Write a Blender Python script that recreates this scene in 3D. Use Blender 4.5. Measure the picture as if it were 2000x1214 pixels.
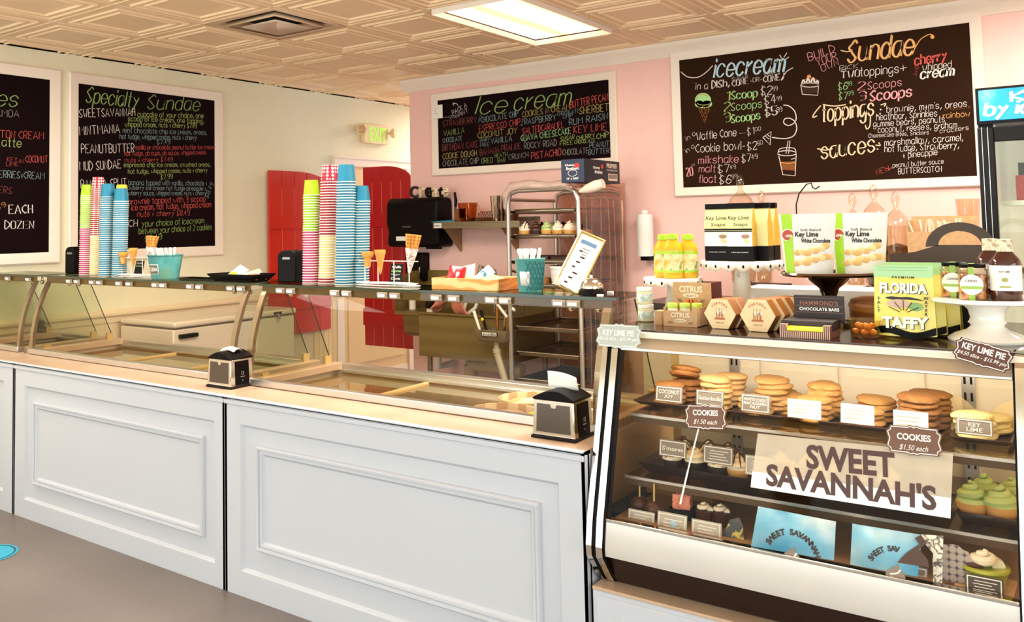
import bpy, bmesh, math, random
from mathutils import Vector, Matrix, Euler
random.seed(7)
PI = math.pi
SC = bpy.context.scene
COL = SC.collection
for o in list(bpy.data.objects): bpy.data.objects.remove(o)

# ------------------------------------------------------------ camera
FPX, CX, CY = 1724.8, 836.5, 340.8
YAW, PITCH, ROLL, EYE = -.6494, .0558, -.0178, 1.5
_f = Vector((math.sin(YAW)*math.cos(PITCH), math.cos(YAW)*math.cos(PITCH), math.sin(PITCH)))
_r = Vector((math.cos(YAW), -math.sin(YAW), 0)); _u = _r.cross(_f)
RT = _r*math.cos(ROLL)+_u*math.sin(ROLL); UP = -_r*math.sin(ROLL)+_u*math.cos(ROLL); FW = _f
cd = bpy.data.cameras.new('camera'); cam = bpy.data.objects.new('camera', cd); COL.objects.link(cam)
cam.matrix_world = Matrix(((RT.x, UP.x, -FW.x, 0), (RT.y, UP.y, -FW.y, 0), (RT.z, UP.z, -FW.z, EYE), (0, 0, 0, 1)))
cd.sensor_width = 36; cd.sensor_fit = 'HORIZONTAL'; cd.lens = 36*FPX/2000
cd.shift_x = (1000-CX)/2000; cd.shift_y = -(607-CY)/2000; cd.clip_start = .05
SC.camera = cam
CAMP = Vector((0, 0, EYE))
def ray(px, py): return RT*((px-CX)/FPX) - UP*((py-CY)/FPX) + FW
def WY(px, py, Y):                       # where the line of sight meets the vertical plane y = Y
    d = ray(px, py); return CAMP + d*(Y/d.y)
def WX(px, py, X):
    d = ray(px, py); return CAMP + d*(X/d.x)
def WZ(px, py, Z):
    d = ray(px, py); return CAMP + d*((Z-EYE)/d.z)

# ------------------------------------------------------------ world, light, exposure
w = bpy.data.worlds.new('sky'); SC.world = w; w.use_nodes = True
bg = w.node_tree.nodes['Background']; bg.inputs[0].default_value = (.72, .86, 1, 1); bg.inputs[1].default_value = 1.6
vs = SC.view_settings; vs.view_transform = 'Standard'; vs.look = 'None'; vs.gamma = 1; vs.use_curve_mapping = False; vs.exposure = .42
def area(name, loc, rot, sx, sy, power, col):
    l = bpy.data.lights.new(name, 'AREA'); l.shape = 'RECTANGLE'; l.size = sx; l.size_y = sy; l.energy = power; l.color = col
    o = bpy.data.objects.new(name, l); COL.objects.link(o); o.location = loc; o.rotation_euler = rot; return o
area('added_side_daylight', (2.38, .8, 1.45), (PI/2, 0, PI/2), 3.3, 1.9, 40, (.93, .96, 1))   # side fill through a window added in the unseen right wall
area('window_daylight', (-2.2, -1.75, 1.5), (PI/2+.3, 0, 0), 6.6, 2.2, 110, (.86, .93, 1))   # daylight through the storefront windows

# ------------------------------------------------------------ materials
def lin(h):
    h = h.lstrip('#'); r = []
    for i in (0, 2, 4):
        c = int(h[i:i+2], 16)/255; r.append(c/12.92 if c <= .04045 else ((c+.055)/1.055)**2.4)
    return r
MATS = {}
def mat(name, col, rough=.5, metal=0, var=.06, scale=12, bump=0, bscale=60, emit=0, alpha=1, coat=0, sub=0, spec=.5):
    if name in MATS: return MATS[name]
    m = bpy.data.materials.new(name); MATS[name] = m; m.use_nodes = True
    N = m.node_tree.nodes; L = m.node_tree.links; b = N['Principled BSDF']
    c = lin(col) if isinstance(col, str) else list(col)
    tc = N.new('ShaderNodeTexCoord'); nz = N.new('ShaderNodeTexNoise'); nz.inputs['Scale'].default_value = scale; nz.inputs['Detail'].default_value = 3
    L.new(tc.outputs['Object'], nz.inputs['Vector'])
    mx = N.new('ShaderNodeMix'); mx.data_type = 'RGBA'
    mx.inputs[6].default_value = [x*(1-var) for x in c]+[1]; mx.inputs[7].default_value = [min(1, x*(1+var)) for x in c]+[1]
    L.new(nz.outputs[0], mx.inputs[0]); L.new(mx.outputs[2], b.inputs['Base Color'])
    b.inputs['Roughness'].default_value = rough; b.inputs['Metallic'].default_value = metal; b.inputs['Alpha'].default_value = alpha
    b.inputs['Coat Weight'].default_value = coat; b.inputs['Specular IOR Level'].default_value = spec
    if sub: b.inputs['Subsurface Weight'].default_value = sub; b.inputs['Subsurface Radius'].default_value = (.01, .006, .003)
    if emit: L.new(mx.outputs[2], b.inputs['Emission Color']); b.inputs['Emission Strength'].default_value = emit
    if bump:
        n2 = N.new('ShaderNodeTexNoise'); n2.inputs['Scale'].default_value = bscale; n2.inputs['Detail'].default_value = 4
        L.new(tc.outputs['Object'], n2.inputs['Vector'])
        bp = N.new('ShaderNodeBump'); bp.inputs['Strength'].default_value = bump; bp.inputs['Distance'].default_value = .004
        L.new(n2.outputs[0], bp.inputs['Height']); L.new(bp.outputs[0], b.inputs['Normal'])
    return m
def ramped(name, stops, kind='noise', scale=10, rough=.5, axis='X', dist=0, coat=0, metal=0, coords='Object', spec=.5):
    """a pattern that belongs to the surface itself: wood grain, stripes, gingham, mottled blue"""
    m = bpy.data.materials.new(name); MATS[name] = m; m.use_nodes = True
    N = m.node_tree.nodes; L = m.node_tree.links; b = N['Principled BSDF']
    tc = N.new('ShaderNodeTexCoord')
    if kind == 'wave':
        t = N.new('ShaderNodeTexWave'); t.bands_direction = axis; t.inputs['Distortion'].default_value = dist; t.inputs['Detail'].default_value = 2; out = t.outputs[1]
    elif kind == 'voronoi':
        t = N.new('ShaderNodeTexVoronoi'); t.inputs['Randomness'].default_value = dist; out = t.outputs['Distance']
    else:
        t = N.new('ShaderNodeTexNoise'); t.inputs['Detail'].default_value = 4; t.inputs['Distortion'].default_value = dist; out = t.outputs[0]
    t.inputs['Scale'].default_value = scale
    L.new(tc.outputs[coords], t.inputs['Vector'])
    cr = N.new('ShaderNodeValToRGB'); e = cr.color_ramp.elements
    while len(e) < len(stops): e.new(.5)
    for i, (p, c) in enumerate(stops): e[i].position = p; e[i].color = lin(c)+[1]
    L.new(out, cr.inputs[0]); L.new(cr.outputs[0], b.inputs['Base Color'])
    b.inputs['Roughness'].default_value = rough; b.inputs['Coat Weight'].default_value = coat; b.inputs['Metallic'].default_value = metal; b.inputs['Specular IOR Level'].default_value = spec
    return m
def glass(name, tint='#ffffff', refl=1.0, rough=.01, haze=0, hazecol='#ffffff', bump=0):
    m = bpy.data.materials.new(name); MATS[name] = m; m.use_nodes = True
    N = m.node_tree.nodes; L = m.node_tree.links; N.remove(N['Principled BSDF'])
    out = N['Material Output']; tr = N.new('ShaderNodeBsdfTransparent'); tr.inputs[0].default_value = lin(tint)+[1]
    gl = N.new('ShaderNodeBsdfGlossy'); gl.inputs['Roughness'].default_value = rough
    fr = N.new('ShaderNodeLayerWeight'); pw = N.new('ShaderNodeMath'); pw.operation = 'POWER'; pw.inputs[1].default_value = 4.5; L.new(fr.outputs['Facing'], pw.inputs[0])
    ml = N.new('ShaderNodeMath'); ml.operation = 'MULTIPLY_ADD'; ml.inputs[1].default_value = .8*refl; ml.inputs[2].default_value = .045*refl; ml.use_clamp = True; L.new(pw.outputs[0], ml.inputs[0])
    tc = N.new('ShaderNodeTexCoord'); nz = N.new('ShaderNodeTexNoise'); nz.inputs['Scale'].default_value = 14; nz.inputs['Detail'].default_value = 3
    L.new(tc.outputs['Object'], nz.inputs['Vector'])
    if bump:
        bp = N.new('ShaderNodeBump'); bp.inputs['Strength'].default_value = bump; bp.inputs['Distance'].default_value = .02
        L.new(nz.outputs[0], bp.inputs['Height']); L.new(bp.outputs[0], gl.inputs['Normal']); L.new(bp.outputs[0], fr.inputs['Normal'])
    base = tr.outputs[0]
    if haze:
        df = N.new('ShaderNodeBsdfDiffuse'); df.inputs[0].default_value = lin(hazecol)+[1]
        hm = N.new('ShaderNodeMixShader'); hz = N.new('ShaderNodeMapRange'); hz.inputs[3].default_value = haze*.8; hz.inputs[4].default_value = haze*1.2
        L.new(nz.outputs[0], hz.inputs[0]); L.new(hz.outputs[0], hm.inputs[0]); L.new(tr.outputs[0], hm.inputs[1]); L.new(df.outputs[0], hm.inputs[2]); base = hm.outputs[0]
    mx = N.new('ShaderNodeMixShader'); L.new(ml.outputs[0], mx.inputs[0]); L.new(base, mx.inputs[1]); L.new(gl.outputs[0], mx.inputs[2]); L.new(mx.outputs[0], out.inputs[0])
    return m

M_CREAM = mat('cream_wall_paint', '#f0eace', .7, var=.03, bump=.15, bscale=120)
M_PINK = mat('pink_wall_paint', '#f9cbc3', .65, var=.03, bump=.15, bscale=120)
M_CEIL = mat('pressed_tin_ceiling', '#fbdab2', .45, var=.03)
M_TRIM = mat('white_painted_trim', '#f7e7d8', .45, var=.02)
M_FLOOR = ramped('worn_sealed_floor', [(.25, '#6d635e'), (.5, '#746964'), (.7, '#7a6f69')], 'noise', 2.2, .42, dist=.3)
M_PANEL = mat('white_satin_panel', '#c6c8d0', .4, var=.015, scale=3)
M_LEDGE = ramped('tan_laminate', [(.3, '#bd9c82'), (.7, '#c9aa8f')], 'noise', 6, .3)
M_SLATE = mat('black_chalkboard', '#120204', .85, var=.3, scale=5, spec=.12)
M_SLATE2 = mat('brown_black_chalkboard', '#2a1403', .8, var=.35, scale=4, spec=.15)
M_RED = mat('red_shutter_paint', '#b81219', .35, var=.1)
M_REDO = mat('orange_red_shutter_paint', '#cf2a10', .35, var=.12, scale=3)
M_STEEL = ramped('brushed_steel', [(.3, '#8d7d68'), (.7, '#b3a48e')], 'wave', 30, .3, 'Z', 4, metal=1)
M_CHROME = mat('chrome', '#d9d2c8', .12, 1, var=.03)
M_ALU = mat('satin_aluminium', '#d3cdc9', .3, .85, var=.03)
M_ARM = mat('bronze_toned_aluminium', '#a08a70', .3, .8, var=.05)
M_BLACK = mat('black_plastic', '#0c0505', .45, var=.2, spec=.12)
M_BLACKM = mat('matte_black_plastic', '#120a0a', .6, var=.2, spec=.2)
M_WHITE = mat('white_plastic', '#f4eee8', .4, var=.03)
M_PAPER = mat('white_paper', '#f6f1ea', .7, var=.02)
M_PINE = ramped('pale_pine', [(.2, '#d99a4b'), (.5, '#efbd75'), (.8, '#f4cb8b')], 'wave', 6, .5, 'Z', 6)
M_DKWOOD = ramped('orange_brown_wood', [(.2, '#a2571d'), (.6, '#c4762e'), (.9, '#b0651f')], 'wave', 5, .45, 'Z', 5)
M_FREEZ = mat('freezer_white_enamel', '#ead9c6', .3, var=.02)
M_KRAFT = ramped('kraft_card', [(.3, '#b98f63'), (.7, '#c9a074')], 'noise', 40, .8)
M_GLASS = glass('clear_glass', '#f4f6ee', .4)
M_GLASSF = glass('curved_display_glass', '#f6f2e4', .22)
M_GLASSG = glass('green_edged_glass', '#d5dccb', 1.0)
M_GEDGE = mat('green_glass_edge', '#2d3a22', .1, var=.2)
M_JAR = glass('jar_glass', '#f8f2e6', 2.0, .02)
M_FILM = glass('crinkled_plastic_film', '#e3c3ac', .9, .12, .05, '#ffffff', bump=.7)
M_CHALK = {k: mat('chalk_'+k, v, .9, var=.2, scale=80) for k, v in dict(white='#e8dcd6', green='#8fae5e', lime='#b3c773', red='#d4574f', blue='#8aa3a6', grey='#97938d', gold='#b9a55a', pink='#eda0a6', sky='#a5d5ec', orange='#f0ac5c', peach='#fbd3ae', mint='#a9dc94', brown='#8a4f22', dim='#8d6f5e', dred='#8c4340', black='#1a0d0b', cocoa='#3a1d10').items()}

# ------------------------------------------------------------ mesh builder
class MB:
    def __init__(s): s.v = []; s.f = []; s.m = []
    def add(s, vs, fs, mi=0, T=None):
        o = len(s.v)
        s.v += [tuple(T @ Vector(v)) if T else tuple(v) for v in vs]
        s.f += [tuple(i+o for i in f) for f in fs]; s.m += [mi]*len(fs); return s
    def box(s, x0, x1, y0, y1, z0, z1, mi=0, T=None):
        return s.add([(x, y, z) for x in (x0, x1) for y in (y0, y1) for z in (z0, z1)],
                     [(0, 1, 3, 2), (4, 6, 7, 5), (0, 4, 5, 1), (2, 3, 7, 6), (0, 2, 6, 4), (1, 5, 7, 3)], mi, T)
    def cbox(s, c, d, mi=0, T=None):
        return s.box(c[0]-d[0]/2, c[0]+d[0]/2, c[1]-d[1]/2, c[1]+d[1]/2, c[2], c[2]+d[2], mi, T)
    def lathe(s, prof, n=24, c=(0, 0, 0), mi=0, T=None, mis=None, wob=None, close=False):
        vs = []; fs = []
        for k, (r, z) in enumerate(prof):
            for i in range(n):
                a = 2*PI*i/n; rr = r*(1+(wob(a, k) if wob else 0))
                vs.append((c[0]+rr*math.cos(a), c[1]+rr*math.sin(a), c[2]+z))
        o = len(s.v); s.v += [tuple(T @ Vector(v)) if T else v for v in vs]
        K = len(prof)
        for k in range(K if close else K-1):
            k2 = (k+1) % K
            for i in range(n):
                j = (i+1) % n
                s.f.append((o+k*n+i, o+k*n+j, o+k2*n+j, o+k2*n+i)); s.m.append(mis[k] if mis else mi)
        if not close:
            if prof[0][0] > 1e-4: s.f.append(tuple(o+i for i in reversed(range(n)))); s.m.append(mis[0] if mis else mi)
            if prof[-1][0] > 1e-4: s.f.append(tuple(o+(K-1)*n+i for i in range(n))); s.m.append(mis[-1] if mis else mi)
        return s
    def tube(s, path, r, n=8, mi=0, T=None, cap=True):
        P = [Vector(p) for p in path]; vs = []; fs = []; ref = None
        rs = r if isinstance(r, (list, tuple)) else [r]*len(P)
        for k, p in enumerate(P):
            d = (P[min(k+1, len(P)-1)]-P[max(k-1, 0)]); d = d.normalized() if d.length > 1e-9 else Vector((0, 0, 1))
            if ref is None: ref = Vector((0, 0, 1)) if abs(d.z) < .9 else Vector((1, 0, 0))
            a = d.cross(ref); a = a.normalized() if a.length > 1e-6 else Vector((1, 0, 0)); b = d.cross(a); ref = -b if False else a.cross(d)
            for i in range(n):
                t = 2*PI*i/n; vs.append(tuple(p+(a*math.cos(t)+b*math.sin(t))*rs[k]))
        for k in range(len(P)-1):
            for i in range(n):
                j = (i+1) % n; fs.append((k*n+i, k*n+j, (k+1)*n+j, (k+1)*n+i))
        if cap: fs.append(tuple(range(n))[::-1]); fs.append(tuple((len(P)-1)*n+i for i in range(n)))
        return s.add(vs, fs, mi, T)
    def prism(s, poly, a, b, axis='y', mi=0, T=None):
        """extrude a 2-D outline; axis y: outline is (x, z); axis x: (y, z); axis z: (x, y)"""
        def pt(u, v, w): return {'y': (u, w, v), 'x': (w, u, v), 'z': (u, v, w)}[axis]
        n = len(poly); vs = [pt(u, v, a) for u, v in poly]+[pt(u, v, b) for u, v in poly]
        fs = [tuple(range(n)), tuple(range(2*n-1, n-1, -1))]+[(i, n+i, n+(i+1) % n, (i+1) % n) for i in range(n)]
        return s.add(vs, fs, mi, T)
    def grid(s, fn, nu, nv, mi=0, T=None):
        vs = [fn(i/nu, j/nv) for j in range(nv+1) for i in range(nu+1)]
        fs = [(j*(nu+1)+i, j*(nu+1)+i+1, (j+1)*(nu+1)+i+1, (j+1)*(nu+1)+i) for j in range(nv) for i in range(nu)]
        return s.add(vs, fs, mi, T)
    def sphere(s, c, r, n=12, mi=0, T=None):
        rx, ry, rz = r if isinstance(r, (tuple, list)) else (r, r, r); h = n//2
        T2 = Matrix.Translation(c) @ Matrix.Diagonal((rx, ry, rz, 1)); T2 = T @ T2 if T else T2
        return s.lathe([(max(math.sin(PI*k/h), 1e-5), -math.cos(PI*k/h)) for k in range(h+1)], n, mi=mi, T=T2)
    def frame(s, x0, x1, z0, z1, wd, prof, mi=0):
        """mitred frame round a rectangle in the x-z plane; prof: (t, y) with t 0 at the outer edge, 1 at the inner"""
        vs = []
        for t, y in prof:
            q = wd*t; vs += [(x0+q, y, z0+q), (x1-q, y, z0+q), (x1-q, y, z1-q), (x0+q, y, z1-q)]
        fs = [(4*k+i, 4*k+(i+1) % 4, 4*k+4+(i+1) % 4, 4*k+4+i) for k in range(len(prof)-1) for i in range(4)]
        return s.add(vs, fs, mi)
    def obj(s, name, mats, parent=None, loc=None, rot=None, bevel=0, fix=True, thick=0):
        me = bpy.data.meshes.new(name); me.from_pydata(s.v, [], s.f)
        mats = mats if isinstance(mats, (list, tuple)) else [mats]
        for m in mats: me.materials.append(m)
        me.polygons.foreach_set('material_index', s.m); me.polygons.foreach_set('use_smooth', [True]*len(me.polygons))
        if fix:
            b = bmesh.new(); b.from_mesh(me); bmesh.ops.recalc_face_normals(b, faces=b.faces); b.to_mesh(me); b.free()
        me.set_sharp_from_angle(angle=math.radians(38)); me.update()
        o = bpy.data.objects.new(name, me); COL.objects.link(o)
        if parent: o.parent = parent
        if loc: o.location = loc
        if rot is not None: o.rotation_euler = rot if not isinstance(rot, (int, float)) else (0, 0, rot)
        if bevel:
            md = o.modifiers.new('bevel', 'BEVEL'); md.width = bevel; md.segments = 2; md.limit_method = 'ANGLE'; md.angle_limit = .7
        if thick:
            md = o.modifiers.new('solid', 'SOLIDIFY'); md.thickness = thick; md.offset = 0
        return o
def tag(o, label, cat, group=None, kind=None):
    o['label'] = label; o['category'] = cat
    if group: o['group'] = group
    if kind: o['kind'] = kind
    return o
def thing(name, label, cat, loc=(0, 0, 0), rot=0, group=None):
    o = bpy.data.objects.new(name, None); COL.objects.link(o); o.location = loc
    o.rotation_euler = rot if not isinstance(rot, (int, float)) else (0, 0, rot); o.empty_display_size = .05
    return tag(o, label, cat, group)
def struct(name, mb, mats, parent=None, **k):
    o = mb.obj(name, mats, parent, **k)
    if not parent: o['kind'] = 'structure'
    return o
def dup(src, loc, rot=None, label=None, group=None, scale=None):
    c = src.copy(); COL.objects.link(c); c.location = loc
    if rot is not None: c.rotation_euler = rot if not isinstance(rot, (int, float)) else (0, 0, rot)
    if label: c['label'] = label
    if group: c['group'] = group
    if scale: c.scale = scale if isinstance(scale, tuple) else (scale,)*3
    for ch in src.children:
        d = ch.copy(); COL.objects.link(d); d.parent = c
        for g in ch.children:
            e = g.copy(); COL.objects.link(e); e.parent = d
    return c
def RM(rx=0, ry=0, rz=0, t=(0, 0, 0)): return Matrix.Translation(t) @ Euler((rx, ry, rz)).to_matrix().to_4x4()

# ------------------------------------------------------------ hand lettering (single strokes) and printed lettering
_G = '''A 022842 1434|B 02082837362505 2534332202|C 3728170604132233|D 02081836341202|E 38080232 0525|F 380802 0525|G 37281706041322333525|H 0802 3832 0535|I 0802|J 28231203|K 0802 380532|L 080232|M 0208254842|N 02083238|O 180703122233372818|P 02082837362505|Q 180703122233372818 2432|R 02082837362505 1532|S 37281706152433221203|T 0848 2822|U 080312223338|V 082248|W 0812253248|X 0832 3802|Y 082548 2522|Z 08380232|a 361605031222343632|b 0802 0516263533221203|c 3526160503122233|d 3832 3526160503122233|e 04343526160503122233|f 281712 0626|g 361605031223343631201001|h 0802 0516263532|i 0602 0708|j 161100 1718|k 0802 260422|l 0802|m 0602 05162522 25364542|n 0602 0516263532|o 160503122233352616|p 0600 0516263533221203|q 3630 3526160503122233|r 0602 041526|s 35261605142433221203|t 18131222 0626|u 060312223336 3632|v 061226|w 0612243246|x 0632 3602|y 0624 3600|z 06360232|0 180703122233372818|1 172822|2 07182837360232|3 0718283736153534332212|4 280434 2822|5 380805253433221203|6 372817040312223334251504|7 083812|8 25150607182837362534332212030415|9 362515060718283736332212|$ 37281706152433221203 1911|+ 1612 0424|. 0203|, 1301|' 0807|: 0506 0203|- 0424|! 0804 0203|* 0535 1715|/ 0238|& 32070828270503122235'''
GL = {e[0]: [[(int(k[i]), int(k[i+1])) for i in range(0, len(k), 2)] for k in e[2:].split()] for e in _G.split('|')}
STRAIGHT = set('AEFHIKLMNTVWXYZ147kvwxzil+-!$')
def smooth(p, n=4):
    if len(p) < 3: return p
    out = []
    cl = p[0] == p[-1]
    for i in range(len(p)-1):
        a = p[i-1] if i else (p[-2] if cl else p[0]); b = p[i]; c = p[i+1]; d = p[i+2] if i+2 < len(p) else (p[1] if cl else p[-1])
        for k in range(n):
            t = k/n
            out.append(tuple(.5*(2*b[q]+(c[q]-a[q])*t+(2*a[q]-5*b[q]+4*c[q]-d[q])*t*t+(3*b[q]-a[q]-3*c[q]+d[q])*t**3) for q in (0, 1)))
    out.append(p[-1]); return out
def ribbon(mb, pts, wd, mi=0, y=-.001, callig=0):
    """a flat chalk or ink stroke in the x-z plane"""
    P = [Vector((p[0], p[1])) for p in pts]
    if len(P) < 2: return
    vs = []
    for k, p in enumerate(P):
        d = P[min(k+1, len(P)-1)]-P[max(k-1, 0)]; d = d.normalized() if d.length > 1e-9 else Vector((1, 0))
        n = Vector((-d.y, d.x)); h = wd/2*(1+callig*max(0, abs(d.y)-.35))
        vs += [(p.x+n.x*h, y, p.y+n.y*h), (p.x-n.x*h, y, p.y-n.y*h)]
    mb.add(vs, [(2*k, 2*k+1, 2*k+3, 2*k+2) for k in range(len(P)-1)], mi)
def chalk(mb, s, a, b, h, mi=0, wd=None, callig=0, slant=0, y=-.001, jit=.0):
    """write s from point a to b (x, z), capitals h tall"""
    a = Vector(a[:2]); b = Vector(b[:2]); d = b-a; ln = d.length; ex = d/ln; ey = Vector((-ex.y, ex.x)); adv = 0; lay = []
    for ch in s:
        if ch == ' ': adv += 2.4; continue
        g = GL.get(ch) or GL.get(ch.upper()) or []
        wmax = max((p[0] for k in g for p in k), default=1); lay.append((adv, g, ch)); adv += wmax+1.25
    sx = ln/max(adv-1.25, 1); sz = h/6; wd = wd or h*.09
    for x0, g, ch in lay:
        jz = random.uniform(-jit, jit)
        for st in g:
            pts = st if ch in STRAIGHT else smooth(st)
            q = [a+ex*((x0+p[0]+slant*(p[1]-2)*.5)*sx)+ey*((p[1]-2+jz)*sz) for p in pts]
            ribbon(mb, q, wd, mi, y, callig)
_FC = {}
def text_mesh(s, bold=0, sx=1, spacing=1):
    k = (s, bold, sx, spacing)
    if k not in _FC:
        c = bpy.data.curves.new('t', 'FONT'); c.body = s; c.align_x = 'CENTER'; c.align_y = 'CENTER'; c.offset = bold; c.space_character = spacing; c.resolution_u = 3
        o = bpy.data.objects.new('t', c); COL.objects.link(o); me = bpy.data.meshes.new_from_object(o)
        v = [(p.co.x, p.co.y) for p in me.vertices]; f = [tuple(p.vertices) for p in me.polygons]
        bpy.data.objects.remove(o); bpy.data.curves.remove(c); bpy.data.meshes.remove(me)
        xs = [p[0] for p in v] or [0, 1]; ys = [p[1] for p in v] or [0, 1]
        _FC[k] = (v, f, min(xs), max(xs), min(ys), max(ys))
    return _FC[k]
def printed(mb, s, cx, cz, wd=None, h=None, mi=0, y=-.001, bold=.0, rot=0, T=None, spacing=1, shear=0):
    """printed lettering centred on (cx, cz) in the x-z plane facing -y; scaled to width wd and/or height h"""
    v, f, x0, x1, y0, y1 = text_mesh(s, bold, 1, spacing)
    kx = wd/(x1-x0) if wd else None; kz = h/(y1-y0) if h else None; kx = kx or kz; kz = kz or kx
    c, sn = math.cos(rot), math.sin(rot); vs = []
    for x, z in v:
        x = (x-(x0+x1)/2)*kx; z = (z-(y0+y1)/2)*kz; x += shear*z
        vs.append((cx+x*c-z*sn, y, cz+x*sn+z*c))
    mb.add(vs, f, mi, T)
# ============================================================ the room
XL, YB, ZC, PX0 = -5.66, 5.88, 2.7276, -4.654
XR, YF, YH = 2.4, -1.6, 9.2
struct('floor', MB().box(XL-.2, XR+.2, YF-.2, YH+.2, -.1, 0), M_FLOOR)
struct('wall_left', MB().box(XL-.15, XL, YF, YH, 0, 2.95), M_CREAM)
struct('wall_back', MB().box(PX0, XR, YB, YB+.13, 0, 2.95), M_PINK)
struct('wall_hall', MB().box(XL, PX0+.6, YH, YH+.15, 0, 2.95), M_CREAM)
struct('wall_right', MB().box(XR, XR+.15, YF, -.9, 0, 2.95).box(XR, XR+.15, 2.5, YH, 0, 2.95).box(XR, XR+.15, -.9, 2.5, 0, .45).box(XR, XR+.15, -.9, 2.5, 2.45, 2.95), M_CREAM)
m = MB()
for a, b in ((-.9, -.84), (.77, .83), (2.44, 2.5)): m.box(XR+.05, XR+.1, a, b, .45, 2.45)
m.box(XR+.05, XR+.1, -.9, 2.5, .45, .5).box(XR+.05, XR+.1, -.9, 2.5, 2.4, 2.45).box(XR+.07, XR+.075, -.84, 2.44, .5, 2.4, 1); struct('window_5', m, [M_TRIM, M_GLASS])  # window added out of view to let in side light
wf = MB().box(XL, XR, YF-.15, YF, 0, .35).box(XL, XR, YF-.15, YF, 2.55, 2.95)
for x in (XL, -3.7, -1.9, -.1, XR-.25): wf.box(x, x+.25 if x in (XL, XR-.25) else x+.14, YF-.15, YF, .35, 2.55)
struct('wall_front', wf, M_CREAM)
for k, (a, b) in enumerate(((XL+.25, -3.7), (-3.56, -1.9), (-1.76, -.1), (.04, XR-.25))):
    m = MB(); m.box(a, b, YF-.1, YF-.05, .35, .4, 0).box(a, b, YF-.1, YF-.05, 2.5, 2.55, 0).box(a, a+.05, YF-.1, YF-.05, .4, 2.5, 0).box(b-.05, b, YF-.1, YF-.05, .4, 2.5, 0).box(a+.05, b-.05, YF-.08, YF-.075, .4, 2.5, 1)
    struct('window_%d' % (k+1), m, [M_TRIM, M_GLASS])

# pressed ceiling tiles: stepped square rings on a 2 ft grid
T = .6096; TX, TY = -4.2456, 3.3833
prof = [(0, -.003), (.011, -.003), (.012, .001), (.056, .001), (.061, -.008), (.067, -.008), (.072, .001), (.110, .001), (.115, -.008), (.121, -.008), (.126, .003)]
cm = MB()
def tile(i, j):
    x0, y0 = TX+j*T, TY+i*T
    def cl(x, y): return min(max(x, XL), XR), min(max(y, YF), YH)
    vs = []
    for d, z in prof:
        for x, y in ((x0+d, y0+d), (x0+T-d, y0+d), (x0+T-d, y0+T-d), (x0+d, y0+T-d)):
            a, b = cl(x, y); vs.append((a, b, ZC+z))
    fs = [(4*k+q, 4*k+(q+1) % 4, 4*k+4+(q+1) % 4, 4*k+4+q) for k in range(len(prof)-1) for q in range(4)]+[tuple(range(4*len(prof)-4, 4*len(prof)))]
    cm.add(vs, fs)
LIGHTS = [(1, 2), (-4, -1), (-1, 5), (-2, 2), (7, -2), (1, 7)]
LPOW = [0, 26, 48, 50, 60, 56]          # troffers fill two tiles each (i, i+1); all but the first are added, out of view
HOLES = {(i, j) for i, j in LIGHTS} | {(i+1, j) for i, j in LIGHTS} | {(0, 0), (5, -1)}
for i in range(-9, 10):
    for j in range(-3, 11):
        if (i, j) not in HOLES: tile(i, j)
cm.box(XL, XR, YF, YH, ZC+.14, ZC+.2)
struct('ceiling', cm, M_CEIL, fix=False)
# lit troffers
tm = bpy.data.materials.new('fluorescent_diffuser'); tm.use_nodes = True; N = tm.node_tree.nodes; L = tm.node_tree.links; b = N['Principled BSDF']
tc = N.new('ShaderNodeTexCoord'); wv = N.new('ShaderNodeTexWave'); wv.bands_direction = 'X'; wv.inputs['Scale'].default_value = 1.05; wv.inputs['Phase Offset'].default_value = PI*.5; wv.inputs['Distortion'].default_value = .5
cr = N.new('ShaderNodeValToRGB'); cr.color_ramp.elements[0].color = (.78, .52, .2, 1); cr.color_ramp.elements[1].color = (1, .95, .74, 1); cr.color_ramp.elements[1].position = .6
L.new(tc.outputs['Object'], wv.inputs['Vector']); L.new(wv.outputs[1], cr.inputs[0]); L.new(cr.outputs[0], b.inputs['Emission Color']); b.inputs['Emission Strength'].default_value = 1.25; b.inputs['Base Color'].default_value = (.8, .8, .75, 1)
proto = None
for k, (i, j) in enumerate(LIGHTS):
    x, y = TX+(j+.5)*T, TY+(i+1)*T
    lab = ['lit fluorescent ceiling panel beside the pink wall, between the tin tiles', 'added ceiling fill light over the counter, nearest the left wall', 'added ceiling fill light above the bakery case in front of the big brown chalkboard', 'added ceiling fill light straight above the curved glass cabinets', 'added ceiling fill light deep in the hall behind the pink wall', 'added ceiling fill light above the refrigerator at the right'][k]
    if proto is None:
        proto = thing('ceiling_light', lab, 'light', (x, y, ZC))
        MB().frame(-T/2, T/2, -T, T, .022, [(0, .002), (0, -.004), (1, -.004), (1, .03)]).obj('frame', M_TRIM, proto, rot=(-PI/2, 0, 0))
        MB().box(-T/2+.022, T/2-.022, -T+.022, T-.022, .012, .018).obj('diffuser', tm, proto)
    else: dup(proto, (x, y, ZC), label=lab)
    if LPOW[k]: area('added_troffer_fill', (x, y, ZC-.012), (0, 0, 0), T-.06, 2*T-.06, LPOW[k], (1, .94, .84))  # area fill only under the added out-of-view panels
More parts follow.
